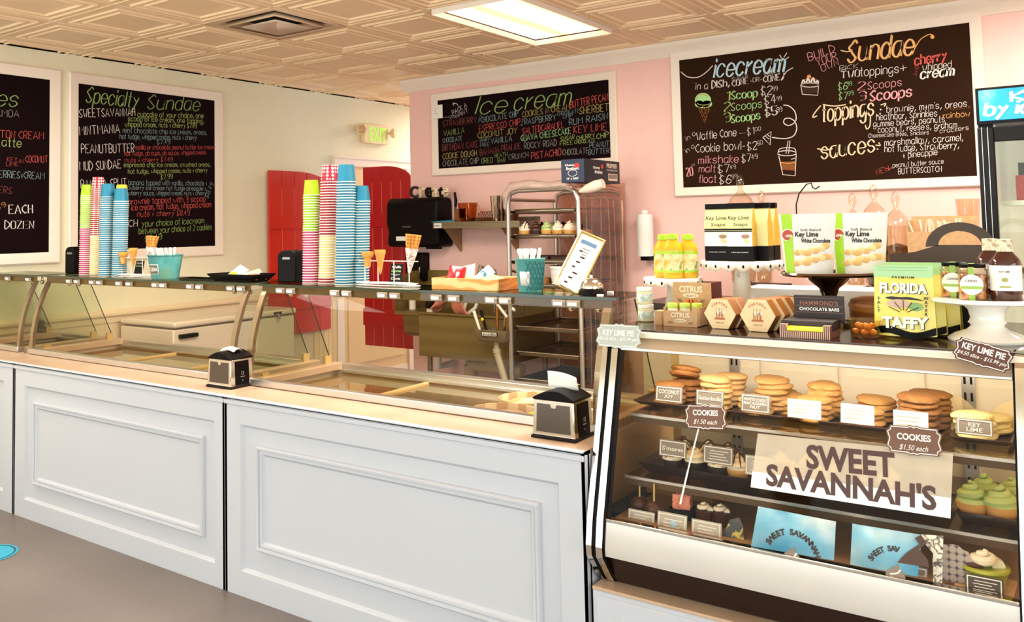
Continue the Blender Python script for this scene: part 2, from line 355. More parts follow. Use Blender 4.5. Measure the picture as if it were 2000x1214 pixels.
# square diffuser vent, dark between its cones
v = thing('ceiling_vent', 'square ceiling air vent of nested cream louvres with dark gaps', 'vent', (TX+.5*T, TY+.5*T, ZC))
mv = mat('vent_cream_enamel', '#e6c3a2', .4)
def sq(m, r0, z0, r1, z1, mi=0):
    m.add([(sx*r, sy*r, z) for r, z in ((r0, z0), (r1, z1)) for sx, sy in ((-1, -1), (1, -1), (1, 1), (-1, 1))], [(q, (q+1) % 4, 4+(q+1) % 4, 4+q) for q in range(4)], mi)
m = MB(); sq(m, .3, 0, .285, -.006); sq(m, .285, -.006, .255, .0); sq(m, .255, 0, .235, .035); m.obj('vent_frame', mv, v, thick=.003)
m = MB(); sq(m, .215, -.012, .17, .03); sq(m, .215, -.012, .208, -.016); m.obj('louvre', mv, v, thick=.003)
m = MB(); sq(m, .15, -.018, .005, .012); m.obj('centre_cone', mat('vent_pale', '#f0d9c4', .35), v, thick=.003)
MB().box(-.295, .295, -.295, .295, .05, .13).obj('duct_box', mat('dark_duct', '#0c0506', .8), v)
v = thing('return_vent', 'brown recessed ceiling vent in the hall behind the pink wall corner', 'vent', (TX-.5*T, TY+5.5*T, ZC))
m = MB(); sq(m, .3, 0, .27, -.005); m.obj('vent_frame', mv, v, thick=.003)
m = MB()
for k in range(9): m.box(-.27, .27, -.25+k*.06, -.215+k*.06, .01, .016)
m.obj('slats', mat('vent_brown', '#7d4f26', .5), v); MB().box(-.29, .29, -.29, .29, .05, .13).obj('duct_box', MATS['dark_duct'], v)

# crown moulding on the pink wall, with its return at the free end
cp = [(0, 2.625), (-.012, 2.625), (-.018, 2.64), (-.05, 2.69), (-.06, 2.705), (-.06, ZC-.004), (0, ZC-.004)]
m = MB().prism([(YB+a, z) for a, z in cp], PX0-.055, XR, 'x'); struct('trim_1', m, M_TRIM)
# wainscot, cap rail and base along the left wall
m = MB().box(XL, XL+.012, YF, 5.98, .1, .84).prism([(XL, .84), (XL+.02, .84), (XL+.02, .875), (XL+.034, .89), (XL+.034, .905), (XL+.02, .915), (XL, .93)], YF, 5.98, 'y')
struct('trim_2', m, mat('wainscot_cream', '#ecd6b8', .45, var=.02))
struct('baseboard_left', MB().box(XL, XL+.016, YF, YH, 0, .1), M_TRIM)
struct('baseboard_back', MB().box(PX0, XR, YB-.016, YB, 0, .1), M_TRIM)
# hall door in the left wall: casing, beadboard side panel, slab
dm = mat('hall_door_cream', '#f0cf9f', .45, var=.02)
d = MB().box(XL, XL+.03, 6.0, 6.09, 0, 2.06).box(XL, XL+.03, 7.05, 7.14, 0, 2.06).box(XL, XL+.035, 5.98, 7.16, 2.06, 2.13).box(XL, XL+.045, 5.97, 7.17, 2.13, 2.15)
do = struct('door_1', d, M_TRIM)
MB().box(XL, XL+.012, 6.09, 7.05, 0, 2.06).box(XL+.012, XL+.02, 6.16, 6.98, .2, .9).box(XL+.012, XL+.02, 6.16, 6.98, 1.02, 1.95).obj('door_slab', dm, do)
m = MB().box(XL, XL+.03, 5.70, 6.0, .82, 1.04)
for k in range(5): m.box(XL, XL+.024, 5.702+k*.06, 5.757+k*.06, .1, .82)
struct('trim_3', m, dm)
# ============================================================ chalkboards
def board(label, rect, plane, fw, slate, lines, extra=None, yaw=0):
    """rect in the wall's own x-z; lines: (text, start px, end px, cap height px, colour[, options])"""
    x0, x1, z0, z1 = rect
    if yaw: o = thing('chalkboard', label, 'chalkboard', (plane, x0, z0), yaw)
    else: o = thing('chalkboard', label, 'chalkboard', (x0, plane, z0), 0)
    w_, h_ = x1-x0, z1-z0
    MB().frame(0, w_, 0, h_, fw, [(0, 0), (0, -.022), (.12, -.03), (.35, -.026), (.8, -.02), (1, -.014), (1, -.004)]).obj('frame', M_TRIM, o)
    MB().box(fw*.9, w_-fw*.9, -.009, -.001, fw*.9, h_-fw*.9).obj('slate', slate, o)
    cols = []; m = MB()
    def loc(p):
        q = WX(p[0], p[1], plane+.0095) if yaw else WY(p[0], p[1], plane-.0095)
        return ((q.y if yaw else q.x)-x0, q.z-z0)
    def ci(c):
        if c not in cols: cols.append(c)
        return cols.index(c)
    for iy, L_ in enumerate(lines):
        s, a, b, h, c = L_[:5]; kw = L_[5] if len(L_) > 5 else {}
        A = loc(a); B = loc(b); u = loc((a[0], a[1]-h)); hh = (Vector(u)-Vector(A)).length
        for dx in kw.pop('again', (0,)):
            chalk(m, s, (A[0]+dx*hh, A[1]), (B[0]+dx*hh, B[1]), hh, ci(c), y=-.0095-.00004*iy, wd=hh*kw.get('wd', .068), callig=kw.get('callig', 0), slant=kw.get('slant', .12), jit=.12)
    if extra:
        for pts, wpx, c, *kk in extra:
            P = [loc(p) for p in pts]; sc = (Vector(loc((pts[0][0], pts[0][1]+10)))-Vector(P[0])).length/10
            if kk and kk[0] == 'fill': m.add([(p[0], -.0092, p[1]) for p in P], [tuple(range(len(P)))], ci(c))
            else: ribbon(m, smooth(P) if not (kk and kk[0] == 'hard') else P, wpx*sc, ci(c), -.0096)
    m.obj('chalk_writing', [M_CHALK[c] for c in cols], o, fix=False)
    return o
SCR = lambda: dict(callig=1.1, wd=.045, slant=.55)
board('black chalkboard in white frame headed Specialty Sundae on the left wall', (3.335, 4.68, 1.281, 2.60), XL, .075, M_SLATE, [
 ('Specialty', (167, 199), (268, 210), 31, 'green', SCR()), ('Sundae', (287, 212), (388, 216), 28, 'green', SCR()),
 ('SWEETSAVANNAH', (155, 229), (264, 226), 16, 'white'), ('cupcake of your choice, one', (269, 228), (397, 231), 11, 'lime'), ('scoop of ice cream, one topping,', (250, 236), (398, 241), 10, 'lime'), ('whipped cream, nuts + cherry $7.49', (244, 247), (384, 250), 10, 'lime'),
 ('MINTMANIA', (156, 264), (234, 259), 17, 'white'), ('mint chocolate chip ice cream, oreos,', (240, 259), (404, 263), 10, 'blue'), ('hot fudge, whipped cream, nuts + cherry', (234, 271), (384, 273), 10, 'blue'), ('$7.49', (307, 282), (332, 281), 9, 'blue'),
 ('PEANUTBUTTER', (159, 299), (262, 297), 17, 'white'), ('vanilla or chocolate peanut butter ice cream', (264, 292), (417, 291), 9, 'red'), ('hot fudge, pb cups, pb sauce, whipped cream,', (243, 304), (403, 301), 9, 'red'), ('nuts + cherry $7.49', (244, 317), (337, 315), 9, 'red'),
 ('MUD SUNDAE', (156, 333), (236, 328), 17, 'white'), ('espresso chip ice cream, crushed oreos,', (242, 326), (411, 325), 9, 'lime'), ('hot fudge, whipped cream, nuts + cherry', (250, 339), (405, 336), 9, 'lime'), ('$7.99', (314, 350), (337, 348), 9, 'lime'),
 ('BANANA SPLIT', (158, 367), (247, 362), 15, 'white'), ('banana topped with vanilla, chocolate +', (251, 361), (404, 362), 10, 'blue'), ('strawberry ice cream hot fudge pineapple +', (236, 370), (402, 372), 9, 'blue'), ('strawberry sauce, whipped cream, nuts + cherry', (236, 381), (402, 381), 9, 'blue'), ('$8.49', (406, 387), (417, 360), 9, 'blue'),
 ('brownie topped with 3 scoop', (250, 399), (401, 393), 12, 'red'), ('ice cream, hot fudge, whipped cream', (257, 411), (412, 404), 12, 'red'), ('nuts + cherry $8.49', (268, 423), (370, 420), 11, 'red'),
 ('SANDWICH', (190, 445), (268, 442), 14, 'white'), ('your choice of icecream', (277, 443), (398, 435), 12, 'green'), ('between your choice of 2 cookies', (271, 457), (413, 448), 12, 'green'), ('$7.49', (283, 472), (316, 466), 11, 'green')], yaw=PI/2)
board('black chalkboard in white frame cut by the left picture edge', (1.93, 3.275, 1.281, 2.60), XL, .075, M_SLATE, [
 ('Cupcakes', (-150, 196), (32, 208), 34, 'green', SCR()), ('SAMOA', (-20, 227), (37, 229), 14, 'grey'), ('BOSTON CREAM', (-30, 268), (85, 272), 15, 'red'), ('Latte', (-8, 285), (41, 287), 17, 'lime'),
 ('KEY', (14, 315), (34, 315), 8, 'red'), ('LIME', (12, 324), (35, 324), 8, 'red'), ('IN', (38, 318), (46, 318), 7, 'red'), ('COCONUT', (50, 317), (93, 317), 13, 'red'),
 ('STRAWBERRIES+CREAM', (-58, 344), (86, 350), 14, 'blue'), ('SNICKERS', (-45, 374), (23, 378), 13, 'dred'), ('49', (-4, 411), (12, 402), 9, 'orange'),
 ('EACH', (17, 417), (63, 416), 17, 'white', dict(again=(0, .06), slant=0)), ('DOZEN', (9, 446), (65, 446), 15, 'white', dict(again=(0, .06), slant=0))], yaw=PI/2)
o = board('black chalkboard of flavours headed Ice Cream, smaller board on the pink wall', (-4.406, -2.737, 1.895, 2.583), YB, .06, M_SLATE, [
 ('Ice', (928, 223), (985, 219), 34, 'green', SCR()), ('cream', (1003, 216), (1112, 204), 34, 'green', SCR()),
 ('PACK A', (885, 225), (912, 208), 9, 'white'), ('PINT', (897, 229), (915, 218), 8, 'white'), ('***2.00', (865, 232), (893, 229), 5, 'white'),
 ('STRAWBERRY', (865, 247), (931, 239), 11, 'dred'), ('CHOCOLATE CHIP', (940, 240), (1012, 227), 11, 'blue'), ('MINT', (936, 240), (942, 226), 5, 'blue'), ('COOKIES N CREAM', (1020, 229), (1113, 214), 11, 'gold'), ('BUTTER PECAN', (1114, 211), (1188, 196), 14, 'red'),
 ('ESPRESSO CHIP', (936, 257), (1016, 244), 12, 'red'), ('RASPBERRY', (1025, 243), (1086, 234), 11, 'blue'), ('BLACK', (1020, 246), (1023, 231), 4, 'blue'), ('CHOCOLATE', (1089, 226), (1131, 219), 7, 'blue'), ('CHIP', (1100, 232), (1119, 228), 7, 'blue'), ('SHERBET', (1132, 223), (1189, 216), 14, 'gold'),
 ('VANILLA', (867, 266), (907, 259), 11, 'green'), ('COCONUT JOY', (933, 270), (1010, 260), 11, 'gold'), ('SALTEDCARAMEL', (1021, 262), (1101, 249), 12, 'red'), ('RUM RAISIN', (1112, 245), (1187, 232), 12, 'blue'),
 ('CHOCOLATE', (865, 279), (903, 274), 9, 'blue'), ('DAIRY', (938, 277), (956, 275), 7, 'blue'), ('FREE', (938, 287), (956, 285), 7, 'blue'), ('VANILLA', (959, 281), (1000, 275), 11, 'blue'), ('GUAVA CHEESECAKE', (1018, 276), (1115, 261), 12, 'mint'), ('KEY LIME', (1121, 260), (1184, 254), 14, 'red'),
 ('BIRTHDAY CAKE', (864, 295), (934, 287), 12, 'dred'), ('BANANA PRALINE', (938, 304), (1018, 290), 12, 'dred'), ('ROCKY ROAD', (1024, 291), (1087, 284), 12, 'grey'), ('SUGAR', (1095, 275), (1122, 271), 8, 'lime'), ('FREE', (1094, 285), (1119, 281), 8, 'lime'), ('CHERRY', (1126, 274), (1162, 268), 8, 'lime'), ('CHOCOLATE', (1122, 281), (1163, 277), 7, 'lime'), ('CHIP', (1166, 272), (1189, 267), 10, 'lime'),
 ('COOKIE DOUGH', (865, 311), (931, 304), 11, 'gold'), ('OREO', (941, 319), (962, 317), 10, 'green'), ('HEATH', (967, 308), (991, 305), 8, 'green'), ('BAR', (972, 317), (987, 316), 8, 'green'), ('CRUNCH', (994, 312), (1032, 307), 10, 'grey'), ('PISTACHIO', (1038, 311), (1096, 303), 13, 'red'), ('CHOCOLATE', (1099, 303), (1149, 299), 11, 'grey'), ('PEANUT', (1152, 289), (1190, 285), 10, 'blue'), ('BUTTER', (1150, 302), (1190, 299), 10, 'blue'),
 ('CHOCOLATE CHIP', (865, 325), (935, 319), 11, 'grey')], extra=[([(895, 207), (891, 202), (884, 203)], 1, 'white'), ([(887, 200), (884, 203), (887, 206)], 1, 'white', 'hard')])
m = MB().box(0, .104, -.003, 0, 0, .112, 0)
for k, (w2, z) in enumerate(((.03, .082), (.022, .062), (.034, .042))): ribbon(m, [(.02+w2*q/8, z+.004*(q % 2)) for q in range(9)], .002, 1, -.0035)
tag(m.obj('price_note', [M_PAPER, M_CHALK['cocoa']], loc=(-4.385, YB-.031, 2.37)), 'small white paper note taped to the flavour chalkboard corner', 'note')
def circ(cx, cy, r, ry=None, a0=0, a1=2*PI, n=14): return [(cx+r*math.cos(a0+(a1-a0)*k/n), cy-(ry or r)*math.sin(a0+(a1-a0)*k/n)) for k in range(n+1)]
ex = [([(1330, 140), (1343, 150), (1362, 151), (1378, 142), (1392, 128)], 1.6, 'white'),
 ([(1531, 142), (1530, 152), (1526, 156), (1536, 140), (1549, 132)], 1.6, 'white'), ([(1526, 113), (1523, 107)], 1.6, 'white', 'hard'), ([(1531, 112), (1537, 103)], 1.6, 'white', 'hard'), ([(1534, 116), (1541, 111)], 1.6, 'white', 'hard'),
 (circ(1373, 196, 16, 15), 1, 'mint', 'fill'), (circ(1366, 203, 9, 7), 1, 'mint', 'fill'), (circ(1381, 203, 10, 7), 1, 'mint', 'fill'), (circ(1372, 192, 11, 8, .3, 3.5), 1.4, 'gold'), (circ(1374, 201, 12, 4, 3, 6), 1.4, 'gold'),
 ([(1363, 207), (1377, 241), (1386, 206)], 1.6, 'brown', 'hard'), ([(1367, 208), (1379, 234)], 1.2, 'brown', 'hard'), ([(1374, 208), (1381, 226)], 1.2, 'brown', 'hard'), ([(1383, 208), (1372, 228)], 1.2, 'brown', 'hard'), ([(1376, 208), (1368, 221)], 1.2, 'brown', 'hard'), ([(1386, 214), (1375, 236)], 1.2, 'brown', 'hard'),
 ([(1530, 205), (1541, 207), (1552, 217), (1555, 231), (1551, 240), (1540, 245), (1531, 240), (1533, 232), (1543, 231), (1553, 238), (1556, 252), (1550, 265), (1537, 270), (1522, 270), (1508, 268)], 1.8, 'white'),
 ([(1490, 268), (1506, 257), (1504, 283), (1490, 268)], 1.6, 'white', 'hard'), ([(1495, 266), (1503, 272)], 1.2, 'white', 'hard'), ([(1499, 263), (1504, 267)], 1.2, 'white', 'hard'),
 (circ(1537, 299, 18, 5), 1.5, 'white'), ([(1519, 302), (1524, 290), (1550, 289), (1555, 299)], 1.4, 'white'), ([(1521, 304), (1529, 341), (1553, 343), (1555, 301)], 1.5, 'white', 'hard'), ([(1522, 316), (1526, 331), (1553, 333), (1555, 315)], 1, 'brown', 'fill'), ([(1522, 316), (1540, 319), (1555, 315)], 1.3, 'orange'), ([(1535, 300), (1539, 275), (1543, 275), (1540, 300)], 1.3, 'white', 'hard'), ([(1545, 311), (1552, 309)], 1.3, 'white', 'hard'),
 ([(1564, 165), (1567, 184), (1597, 186), (1599, 163)], 1.5, 'white', 'hard'), (circ(1582, 166, 17, 4), 1.4, 'white'), ([(1567, 168), (1569, 181), (1596, 182), (1597, 167)], 1, 'cocoa', 'fill'), ([(1566, 165), (1569, 156), (1574, 163), (1578, 153), (1583, 162), (1588, 152), (1592, 162), (1597, 157), (1598, 165)], 3, 'white'), ([(1569, 157), (1574, 152), (1590, 151), (1597, 156), (1590, 158), (1580, 157)], 1, 'brown', 'fill'), (circ(1580, 150, 4), 1, 'orange', 'fill'), ([(1581, 147), (1584, 143)], 1.2, 'brown', 'hard'),
 ([(1782, 106), (1788, 92), (1797, 78), (1808, 70), (1818, 67), (1824, 71)], 1.8, 'orange'), (circ(1821, 72, 4), 1, 'orange', 'fill'), ([(1642, 98), (1655, 101), (1665, 97)], 2, 'peach'),
 ([(1603, 206), (1590, 222), (1588, 229), (1596, 226)], 2.2, 'peach'), ([(1607, 204), (1630, 207), (1652, 204)], 2.2, 'peach'), ([(1720, 205), (1730, 202), (1727, 208)], 2, 'peach'), ([(1700, 225), (1699, 245), (1693, 252), (1690, 244)], 2, 'peach'),
 ([(1596, 290), (1612, 293), (1626, 290)], 2.2, 'peach'), ([(1716, 278), (1719, 284), (1710, 283)], 2, 'peach'), ([(1714, 224), (1714, 226)], 3, 'peach', 'hard'), ([(1714, 290), (1714, 292)], 3, 'peach', 'hard'),
 (circ(1720, 214, 1.6), 1, 'peach', 'fill'), (circ(1719, 222, 1.6), 1, 'peach', 'fill'),
 ([(1642, 137), (1655, 134)], 1, 'white', 'hard'), ([(1800, 275), (1600, 312)][:1]+[(1801, 275)], .5, 'dim', 'hard'), ([(1731, 328), (1737, 331), (1742, 326)], 1.2, 'red', 'hard')]
B = lambda **k: dict(dict(again=(0, .07), wd=.075), **k)
board('large brown-black chalkboard with ice cream and sundae prices on the pink wall', (-2.325, -.487, 1.657, 2.656), YB, .06, M_SLATE2, [
 ('icecream', (1394, 151), (1530, 140), 36, 'sky', dict(callig=1.4, wd=.055, slant=.5)), ('icecream', (1393, 150), (1528, 139), 37, 'white', dict(callig=0, wd=.025, slant=.5)),
 ('in a', (1359, 175), (1382, 173), 13, 'white'), ('DISh,', (1390, 172), (1424, 168), 14, 'white', B()), ('SUGAR', (1429, 157), (1460, 153), 6, 'white'), ('CONE', (1430, 169), (1461, 163), 11, 'white', B()), ('-OR-', (1465, 161), (1488, 158), 8, 'white'), ('CAKE', (1493, 148), (1517, 144), 7, 'white'), ('CONE', (1491, 161), (1523, 156), 12, 'white', B()),
 ('1', (1414, 197), (1424, 196), 18, 'lime', B()), ('Scoop', (1428, 194), (1478, 189), 16, 'mint', B()), ('$2', (1486, 186), (1508, 183), 16, 'white'), ('99', (1509, 178), (1519, 176), 8, 'white'),
 ('2', (1414, 217), (1425, 216), 17, 'lime', B()), ('Scoops', (1428, 216), (1488, 209), 15, 'mint'), ('$4', (1493, 205), (1516, 201), 17, 'white'), ('99', (1518, 197), (1527, 195), 8, 'white'),
 ('3', (1414, 239), (1426, 237), 18, 'lime', B()), ('Scoops', (1428, 240), (1484, 232), 16, 'mint', B()), ('$5', (1494, 227), (1517, 224), 17, 'white', B()), ('99', (1518, 219), (1528, 217), 9, 'white'),
 ('in a', (1342, 275), (1359, 263), 9, 'white'), ('Waffle Cone', (1361, 274), (1438, 265), 15, 'white'), ('---', (1444, 263), (1456, 262), 8, 'white', B()), ('$1', (1460, 264), (1473, 262), 14, 'white'), ('00', (1475, 256), (1486, 254), 7, 'white'),
 ('in a', (1341, 299), (1357, 288), 9, 'white'), ('Cookie bowl-', (1359, 298), (1455, 291), 16, 'white'), ('$2', (1460, 294), (1479, 291), 15, 'white'), ('50', (1480, 284), (1490, 281), 8, 'white'),
 ('milkshake', (1364, 320), (1442, 317), 15, 'pink'), ('$7', (1449, 317), (1467, 315), 15, 'white'), ('49', (1468, 311), (1480, 309), 9, 'white'), ('20', (1341, 344), (1353, 342), 16, 'pink', B()), ('oz', (1351, 325), (1358, 323), 6, 'pink'),
 ('malt', (1365, 336), (1397, 336), 14, 'pink'), ('$7', (1402, 338), (1425, 335), 15, 'white'), ('49', (1426, 331), (1437, 329), 8, 'white'), ('float', (1365, 357), (1399, 356), 15, 'pink'), ('$6', (1405, 359), (1428, 357), 16, 'white'), ('99', (1429, 350), (1441, 347), 8, 'white'),
 ('BUILD', (1580, 119), (1631, 101), 15, 'pink', B(again=(0,))), ('YOUR', (1596, 129), (1635, 115), 14, 'pink'), ('OWN', (1606, 140), (1639, 127), 13, 'pink'),
 ('Sundae', (1655, 122), (1782, 107), 42, 'orange', dict(callig=1.4, wd=.055, slant=.5)), ('Sundae', (1654, 121), (1781, 106), 42, 'peach', dict(callig=0, wd=.025, slant=.5)),
 ('PICK', (1640, 138), (1676, 133), 9, 'white'), ('TWO', (1642, 153), (1678, 149), 13, 'white', B()), ('toppings', (1680, 149), (1755, 142), 17, 'white'), ('+', (1758, 140), (1771, 137), 16, 'white'),
 ('cherry', (1787, 128), (1848, 117), 20, 'red', dict(callig=1, wd=.09, slant=.4)), ('AND', (1791, 148), (1795, 129), 6, 'red'), ('whipped', (1802, 138), (1858, 132), 14, 'white'), ('cream', (1798, 154), (1862, 147), 20, 'white', dict(callig=1, wd=.1, slant=.4)),
 ('$6', (1637, 176), (1655, 174), 14, 'mint'), ('99', (1655, 168), (1664, 166), 8, 'mint'), ('2', (1675, 176), (1688, 175), 16, 'pink', B()), ('Scoops', (1695, 175), (1761, 167), 15, 'pink'),
 ('$7', (1638, 195), (1655, 194), 14, 'mint'), ('99', (1656, 187), (1667, 185), 8, 'mint'), ('3', (1676, 196), (1690, 195), 17, 'pink', B()), ('Scoops', (1699, 197), (1780, 188), 20, 'pink', dict(callig=.8, wd=.1, slant=.3)),
 ('toppings', (1606, 238), (1706, 225), 34, 'peach', dict(callig=1.1, wd=.055, slant=.4)), ('brownie, m+m\'s, oreos', (1732, 220), (1888, 208), 13, 'white'), ('chocolate', (1845, 216), (1896, 211), 6, 'brown'), ('heathbar, Sprinkles', (1712, 235), (1830, 227), 13, 'white'), ('rainbow', (1842, 231), (1894, 227), 11, 'orange'),
 ('gummie bears, peanuts', (1706, 248), (1845, 238), 12, 'white'), ('coconut, reese\'s, graham', (1715, 259), (1869, 249), 12, 'white'), ('crackers', (1836, 260), (1892, 253), 9, 'white'), ('Cheesecake Bites, Snickers', (1696, 269), (1814, 262), 8, 'white'),
 ('sauces', (1604, 310), (1708, 296), 33, 'peach', dict(callig=1.1, wd=.055, slant=.4)), ('marshmallow, caramel,', (1728, 285), (1881, 274), 13, 'white'), ('hot fudge, Strawberry,', (1728, 297), (1873, 289), 13, 'white'), ('+ pineapple', (1764, 309), (1831, 302), 12, 'white'),
 ('NEW', (1713, 341), (1738, 333), 10, 'red'), ('peanut butter sauce', (1744, 327), (1843, 319), 9, 'white'), ('BUTTERSCOTCH', (1755, 340), (1839, 335), 11, 'white')], extra=ex)
# ============================================================ saloon doors, exit sign, freezers
def leaf(wd, ht, flip):
    """bat-wing leaf, free end high, hinge end curving down; local x 0..wd, front -y; flip: hinge at x=wd"""
    top = [(0, ht), (wd*.45, ht)]+[(wd*.45+wd*.55*math.sin(a), ht-.13*(1-math.cos(a))) for a in [PI/2*k/8 for k in range(1, 9)]]
    return top
def saloon(label, loc, rot, wd, ht, bands, mt, z0):
    o = thing('saloon_door', label, 'door', loc, rot, 'red swinging half doors')
    n = 5; gp = .007; top = leaf(wd, ht, 1)
    def th(x):
        for (a, b), (c, d) in zip(top, top[1:]):
            if a <= x <= c: return b+(d-b)*(x-a)/(c-a)
        return top[-1][1]
    m = MB()
    for k in range(n):
        a, b = wd*k/n+gp/2, wd*(k+1)/n-gp/2
        m.prism([(a, 0)]+[(b, 0)]+[(b-(b-a)*q/5, th(b-(b-a)*q/5)) for q in range(6)], -.024, 0, 'y')
    m.obj('plank_panel', mt, o, bevel=.0015); MB().box(.004, wd-.004, -.021, -.004, .004, ht-.14).obj('groove_backing', mat('pale_groove_pink', '#e07f66', .6), o)  # paler pink strip behind the gaps between planks
    for a, b in bands: MB().box(-.008, wd*.99, -.034, -.0245, a-z0, b-z0).obj('cross_rail', mt, o, bevel=.002)
    m = MB()
    for a, b in bands: m.tube([(wd+.006, -.012, a-z0-.01), (wd+.006, -.012, b-z0+.01)], .008)
    m.obj('hinge', M_BLACKM, o)
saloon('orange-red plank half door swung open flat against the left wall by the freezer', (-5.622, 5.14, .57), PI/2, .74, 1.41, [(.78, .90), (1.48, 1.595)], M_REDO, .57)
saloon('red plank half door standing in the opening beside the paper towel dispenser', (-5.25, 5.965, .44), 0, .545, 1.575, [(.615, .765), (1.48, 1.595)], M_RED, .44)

e = thing('exit_sign', 'cream exit sign with green letters and two lamp heads, on the left wall', 'sign', (XL, 6.5, 2.29), PI/2)
sg = mat('exit_sign_cream', '#efd9a8', .4); MB().box(-.12, .24, -.05, -.002, 0, .19).obj('housing', sg, e, bevel=.006)
m = MB(); printed(m, 'EXIT', .085, .095, .25, .14, 0, -.0515, .02); m.obj('lettering', mat('exit_green', '#8fce1f', .4, emit=.6), e)
for sx, lb in ((-1, 0), (1, 1)):
    m = MB(); x = -.165 if sx < 0 else .285
    m.tube([(x-sx*.06, -.03, .10), (x-sx*.03, -.03, .12), (x, -.04, .12)], .012)
    m.lathe([(.001, 0), (.03, .004), (.048, .03), (.05, .045), (.047, .05), (.001, .052)], 18, T=RM(PI/2, 0, sx*.5, (x, -.035, .12)))
    h = m.obj('lamp_head', sg, e); MB().lathe([(.042, .0), (.03, .01), (.001, .013)], 16, T=RM(PI/2, 0, sx*.5, (x+sx*.03, -.09, .12))).obj('lens', M_JAR, h)

def freezer(label, y0, y1, x0, x1, h, hand):
    o = thing('chest_freezer', label, 'freezer', (x0, y0, 0), 0, 'white chest freezers along the left wall')
    W, D = x1-x0, y1-y0
    MB().box(0, W-.01, 0, D, .06, h-.055).obj('body', M_FREEZ, o, bevel=.008)
    MB().box(-.0, W+.012, -.006, D+.006, h-.042, h).obj('lid', M_FREEZ, o, bevel=.014)
    MB().box(.02, W-.03, .02, D-.02, h-.055, h-.042).obj('gasket', mat('grey_gasket', '#8f8578', .7), o)
    for a in (.06, W-.1):
        for b in (.05, D-.09): MB().box(a, a+.04, b, b+.04, 0, .06).obj('foot', M_BLACKM, o)
    if hand == 'bar': MB().box(W-.012, W+.02, .04, .19, h-.115, h-.087).obj('handle', M_BLACK, o, bevel=.006)
    else:
        m = MB().box(W-.012, W+.012, D*.5-.04, D*.5+.04, h-.035, h-.015).tube([(W+.012, D*.5, h-.025), (W+.03, D*.5, h-.04), (W+.03, D*.5, h-.065), (W+.012, D*.5, h-.065)], .008); m.obj('latch', M_CHROME, o)
freezer('white chest freezer with black handle behind the left display case', 3.715, 4.42, -5.60, -4.985, .872, 'bar')
freezer('white chest freezer with chrome latch in front of the orange-red half door', 4.45, 4.835, -5.60, -4.985, .874, 'latch')

# ============================================================ counter units and dipping cabinets
def counter(label, x0, x1, rec, mold):
    o = thing('counter_unit', label, 'counter', (x0, 2.46, 0), 0, 'white panelled counter fronts')
    W = x1-x0-.004; H = .797
    m = MB(); a, b, c, d = rec; a -= x0; b -= x0
    # front slab with a shallow sunk field
    vs = []
    for (u0, u1, v0, v1, y) in ((0, W, 0, H, 0), (a, b, c, d, 0), (a+.012, b-.012, c+.012, d-.012, .014)): vs += [(u0, y, v0), (u1, y, v0), (u1, y, v1), (u0, y, v1)]
    fs = [(4*k+i, 4*k+(i+1) % 4, 4*k+4+(i+1) % 4, 4*k+4+i) for k in range(2) for i in range(4)]+[(8, 9, 10, 11)]
    m.add(vs, fs).box(0, W, .02, .04, 0, H).box(0, .012, .0, .03, 0, H).box(W-.012, W, 0, .03, 0, H).box(0, W, 0, .03, H-.01, H)
    m.obj('front_panel', M_PANEL, o)
    a, b, c, d = mold
    MB().frame(a-x0, b-x0, c, d, .04, [(0, .014), (0, .004), (.15, -.004), (.35, -.002), (.4, .006), (.55, .002), (.75, .004), (.8, .009), (1, .0138)]).obj('panel_moulding', M_PANEL, o)
    MB().box(0, W, -.012, .012, H-.004, H+.003).box(0, W, -.007, 0, H-.03, H-.012).obj('edge_strip', M_PANEL, o, bevel=.003)
    MB().box(0, W, .012, .215, H-.012, H+.003).obj('ledge', M_LEDGE, o)
    MB().box(.0, W, .04, .2, .02, H-.012).obj('carcass', M_PANEL, o)
counter('white counter front at the left picture edge, by the floor decal', -5.64, -4.68, (-5.53, -4.79, .1, .69), (-5.45, -4.87, .19, .6))
counter('white panelled counter front below the left napkin dispenser', -4.68, -2.96, (-4.575, -3.03, .095, .685), (-4.49, -3.105, .185, .61))
counter('white panelled counter front beside the bakery case', -2.96, -1.285, (-2.865, -1.38, .1, .69), (-2.772, -1.454, .198, .615))
CURVE = [(2.675, .83), (2.682, .92), (2.697, 1.0), (2.717, 1.07), (2.742, 1.135), (2.768, 1.19), (2.778, 1.205)]
ZS = 1.24                                  # top of the glass shelf
m_tan = ramped('golden_well_lining', [(.3, '#c9a468'), (.7, '#dcbb80')], 'noise', 3, .35)
m_lid = glass('tan_reflection_lid_glass', '#ecdcb4', 1.3, haze=.2, hazecol='#dcc084')  # tan haze put in for the golden reflections on the lids
m_fas = glass('brown_reflection_glass', '#8a7040', .8, haze=.5, hazecol='#7d6234')  # brown reflection in the curved glass top, put in as tint and haze
